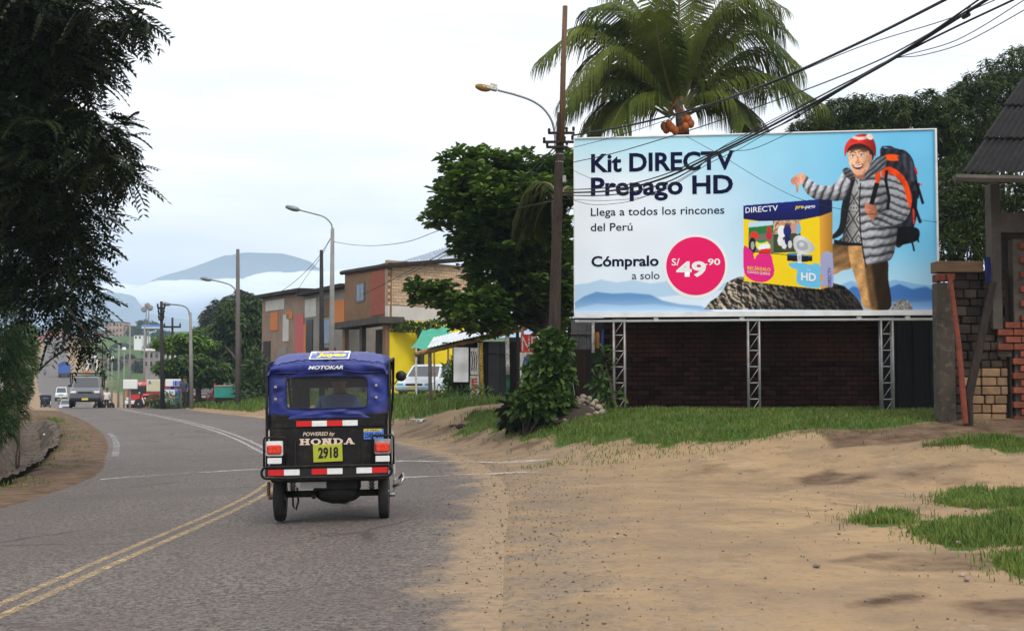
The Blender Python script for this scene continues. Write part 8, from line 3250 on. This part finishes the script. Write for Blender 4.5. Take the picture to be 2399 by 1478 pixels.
stander(250, 92, "person in a white shirt standing by the post right of the pickup", mat("white shirt", (.6, .6, .6), rough=.9), R(10))
stander(432, 70, "person in dark clothes standing between the freezer and the lamp post", mat("dark shirt", (.05, .06, .09), rough=.9), R(-30))

# ================================================================== FAR BUILDINGS
def far_block(px0, px1, y0, y1, D, m, label, wins=(3, 2), depth=10, roofm=None, gm=None, group=None, cat="building"):
    a, b2 = W(px0, y0, D), W(px1, y1, D)
    cx2 = (a.x + b2.x) / 2
    g = gz(cx2, D) - 1.0
    root = empty("far_building", (cx2, D, g), label, cat, group)
    w, h = b2.x - a.x, a.z - g
    mb = MB()
    mb.box((0, depth / 2, h / 2), (w, depth, h))
    mb.build("wall", m, root)
    mb = MB()
    mb.box((0, depth / 2, h + .15), (w * 1.04, depth * 1.04, .3))
    mb.build("roof", roofm or M_conc, root)
    zb2 = b2.z - g
    nx, nz = wins
    for i in range(nx):
        for k in range(nz):
            mb = MB()
            mb.box(((i + .5) / nx * w - w / 2, -.03, zb2 + (k + .5) / nz * (h - zb2)), (w / nx * .42, .1, (h - zb2) / nz * .5))
            mb.build("window", M_void if (i + k) % 3 else M_glassd, root)
    return root


M_fbeige = mat("pinkish beige plaster", (0.40, 0.27, 0.20), (0.34, 0.225, 0.165), .3, .9)
far_block(246, 287, 755, 792, 560, M_fbeige, "tall beige block of flats on the far hilltop", (5, 3))
far_block(287, 303, 764, 792, 562, mat("darker beige plaster", (0.34, 0.22, 0.16), rough=.9), "narrow beige wing to the right of the tall beige block", (2, 2))
far_block(218, 245, 776, 792, 555, mat("brown brick", (0.26, 0.14, 0.09), rough=.9), "low brown brick building left of the tall beige block", (4, 1))
far_block(228, 262, 787, 797, 530, M_whtref, "low white house at the foot of the beige block", (3, 1))
far_block(70, 102, 786, 800, 560, M_red, "bright red shopfront at the top of the far road", (3, 1), gm=None)
far_block(78, 112, 766, 786, 640, mat("blue grey far wall", (.16, .22, .3), rough=.9), "blue grey roofed building behind the red shopfront", (3, 1), roofm=M_zincb)
far_block(108, 142, 774, 800, 600, M_org, "orange building at the top of the far road", (3, 2))
far_block(140, 170, 782, 800, 590, M_fbeige, "small beige house right of the orange building", (2, 1))
far_block(314, 332, 785, 796, 420, M_whtref, "small white house on the far green slope", (2, 1))
far_block(336, 385, 822, 862, 165, mat("grey concrete storey", (0.28, 0.27, 0.26), (.2, .19, .18), .3, .9), "grey two storey building with a white parapet down the slope", (4, 2), depth=8, roofm=M_whtref)
far_block(388, 432, 822, 870, 160, M_whitew, "white open fronted building beside the grey two storey one", (4, 2), depth=8, roofm=M_greyw)
cp_ = W(361, 768, 300)
cr2 = empty("canopy", (cp_.x, 300, gz(cp_.x, 300)), "long blue and white canopy on posts below the antenna mast", "canopy")
cz2 = cp_.z - cr2.location.z
mb = MB()
mb.box((0, 0, cz2 + .35), (4.6, 5, .5))
mb.build("blue_fascia", M_ltplate, cr2)
mb = MB()
mb.box((0, 0, cz2 - .05), (4.5, 4.9, .28))
mb.build("white_fascia", M_whtref, cr2)
for s_ in (-1, 1):
    mb = MB()
    mb.tube([(s_ * 1.8, 0, 0), (s_ * 1.8, 0, cz2 - .2)], .14, 8)
    mb.build("post", M_cpole, cr2)
far_block(228, 330, 842, 852, 330, mat("brown earth wall", (0.20, 0.115, 0.075), (.15, .09, .06), .2, .9), "long low brown wall across the far green slope", (1, 1), depth=2)
far_block(566, 606, 812, 832, 100, M_greyw, "grey house hidden behind the shaggy tree", (2, 1), depth=6, roofm=M_dkwood)
hoa = placard(203, 228, 832, 868, 135, M_whtref, "white hoarding with dark pictures behind the pickup", (204, 227))
for (x0, x1, y0, y1, m) in ((209, 222, 838, 852, M_greyw), (209, 215, 854, 864, M_black), (217, 225, 852, 866, M_greyw), (211, 216, 866, 868, M_redpaint)):
    a, b2 = W(x0, y0, 134.9), W(x1, y1, 134.9)
    mb = MB()
    mb.box(((a.x + b2.x) / 2 - hoa.location.x, -.10, (a.z + b2.z) / 2 - hoa.location.z), (b2.x - a.x, .04, a.z - b2.z))
    mb.build("picture", m, hoa)
mst = W(345, 775, 330)
mr = empty("antenna_mast", (mst.x, 330, gz(mst.x, 330)), "slim antenna mast with round drums on the far ridge", "mast")
h = W(345, 716, 330).z - mr.location.z
for s in (-1, 1):
    mb = MB()
    mb.tube([(s * .5, 0, 0), (s * .3, 0, h)], .12, 6)
    mb.build("mast_leg", M_cpole, mr)
for k in range(6):
    mb = MB()
    mb.tube([(-.5, 0, h * k / 6 + 1), (.5, 0, h * (k + 1) / 6)], .07, 5)
    mb.build("brace", M_cpole, mr)
for (x, z) in ((-.9, h - 1), (.7, h - .6), (0, h)):
    mb = MB()
    mb.lathe([(.2, -.2), (.7, -.15), (.75, .3), (.3, .4)], (x, -.3, z), 'y', 12)
    mb.build("drum", M_greyw, mr, True)
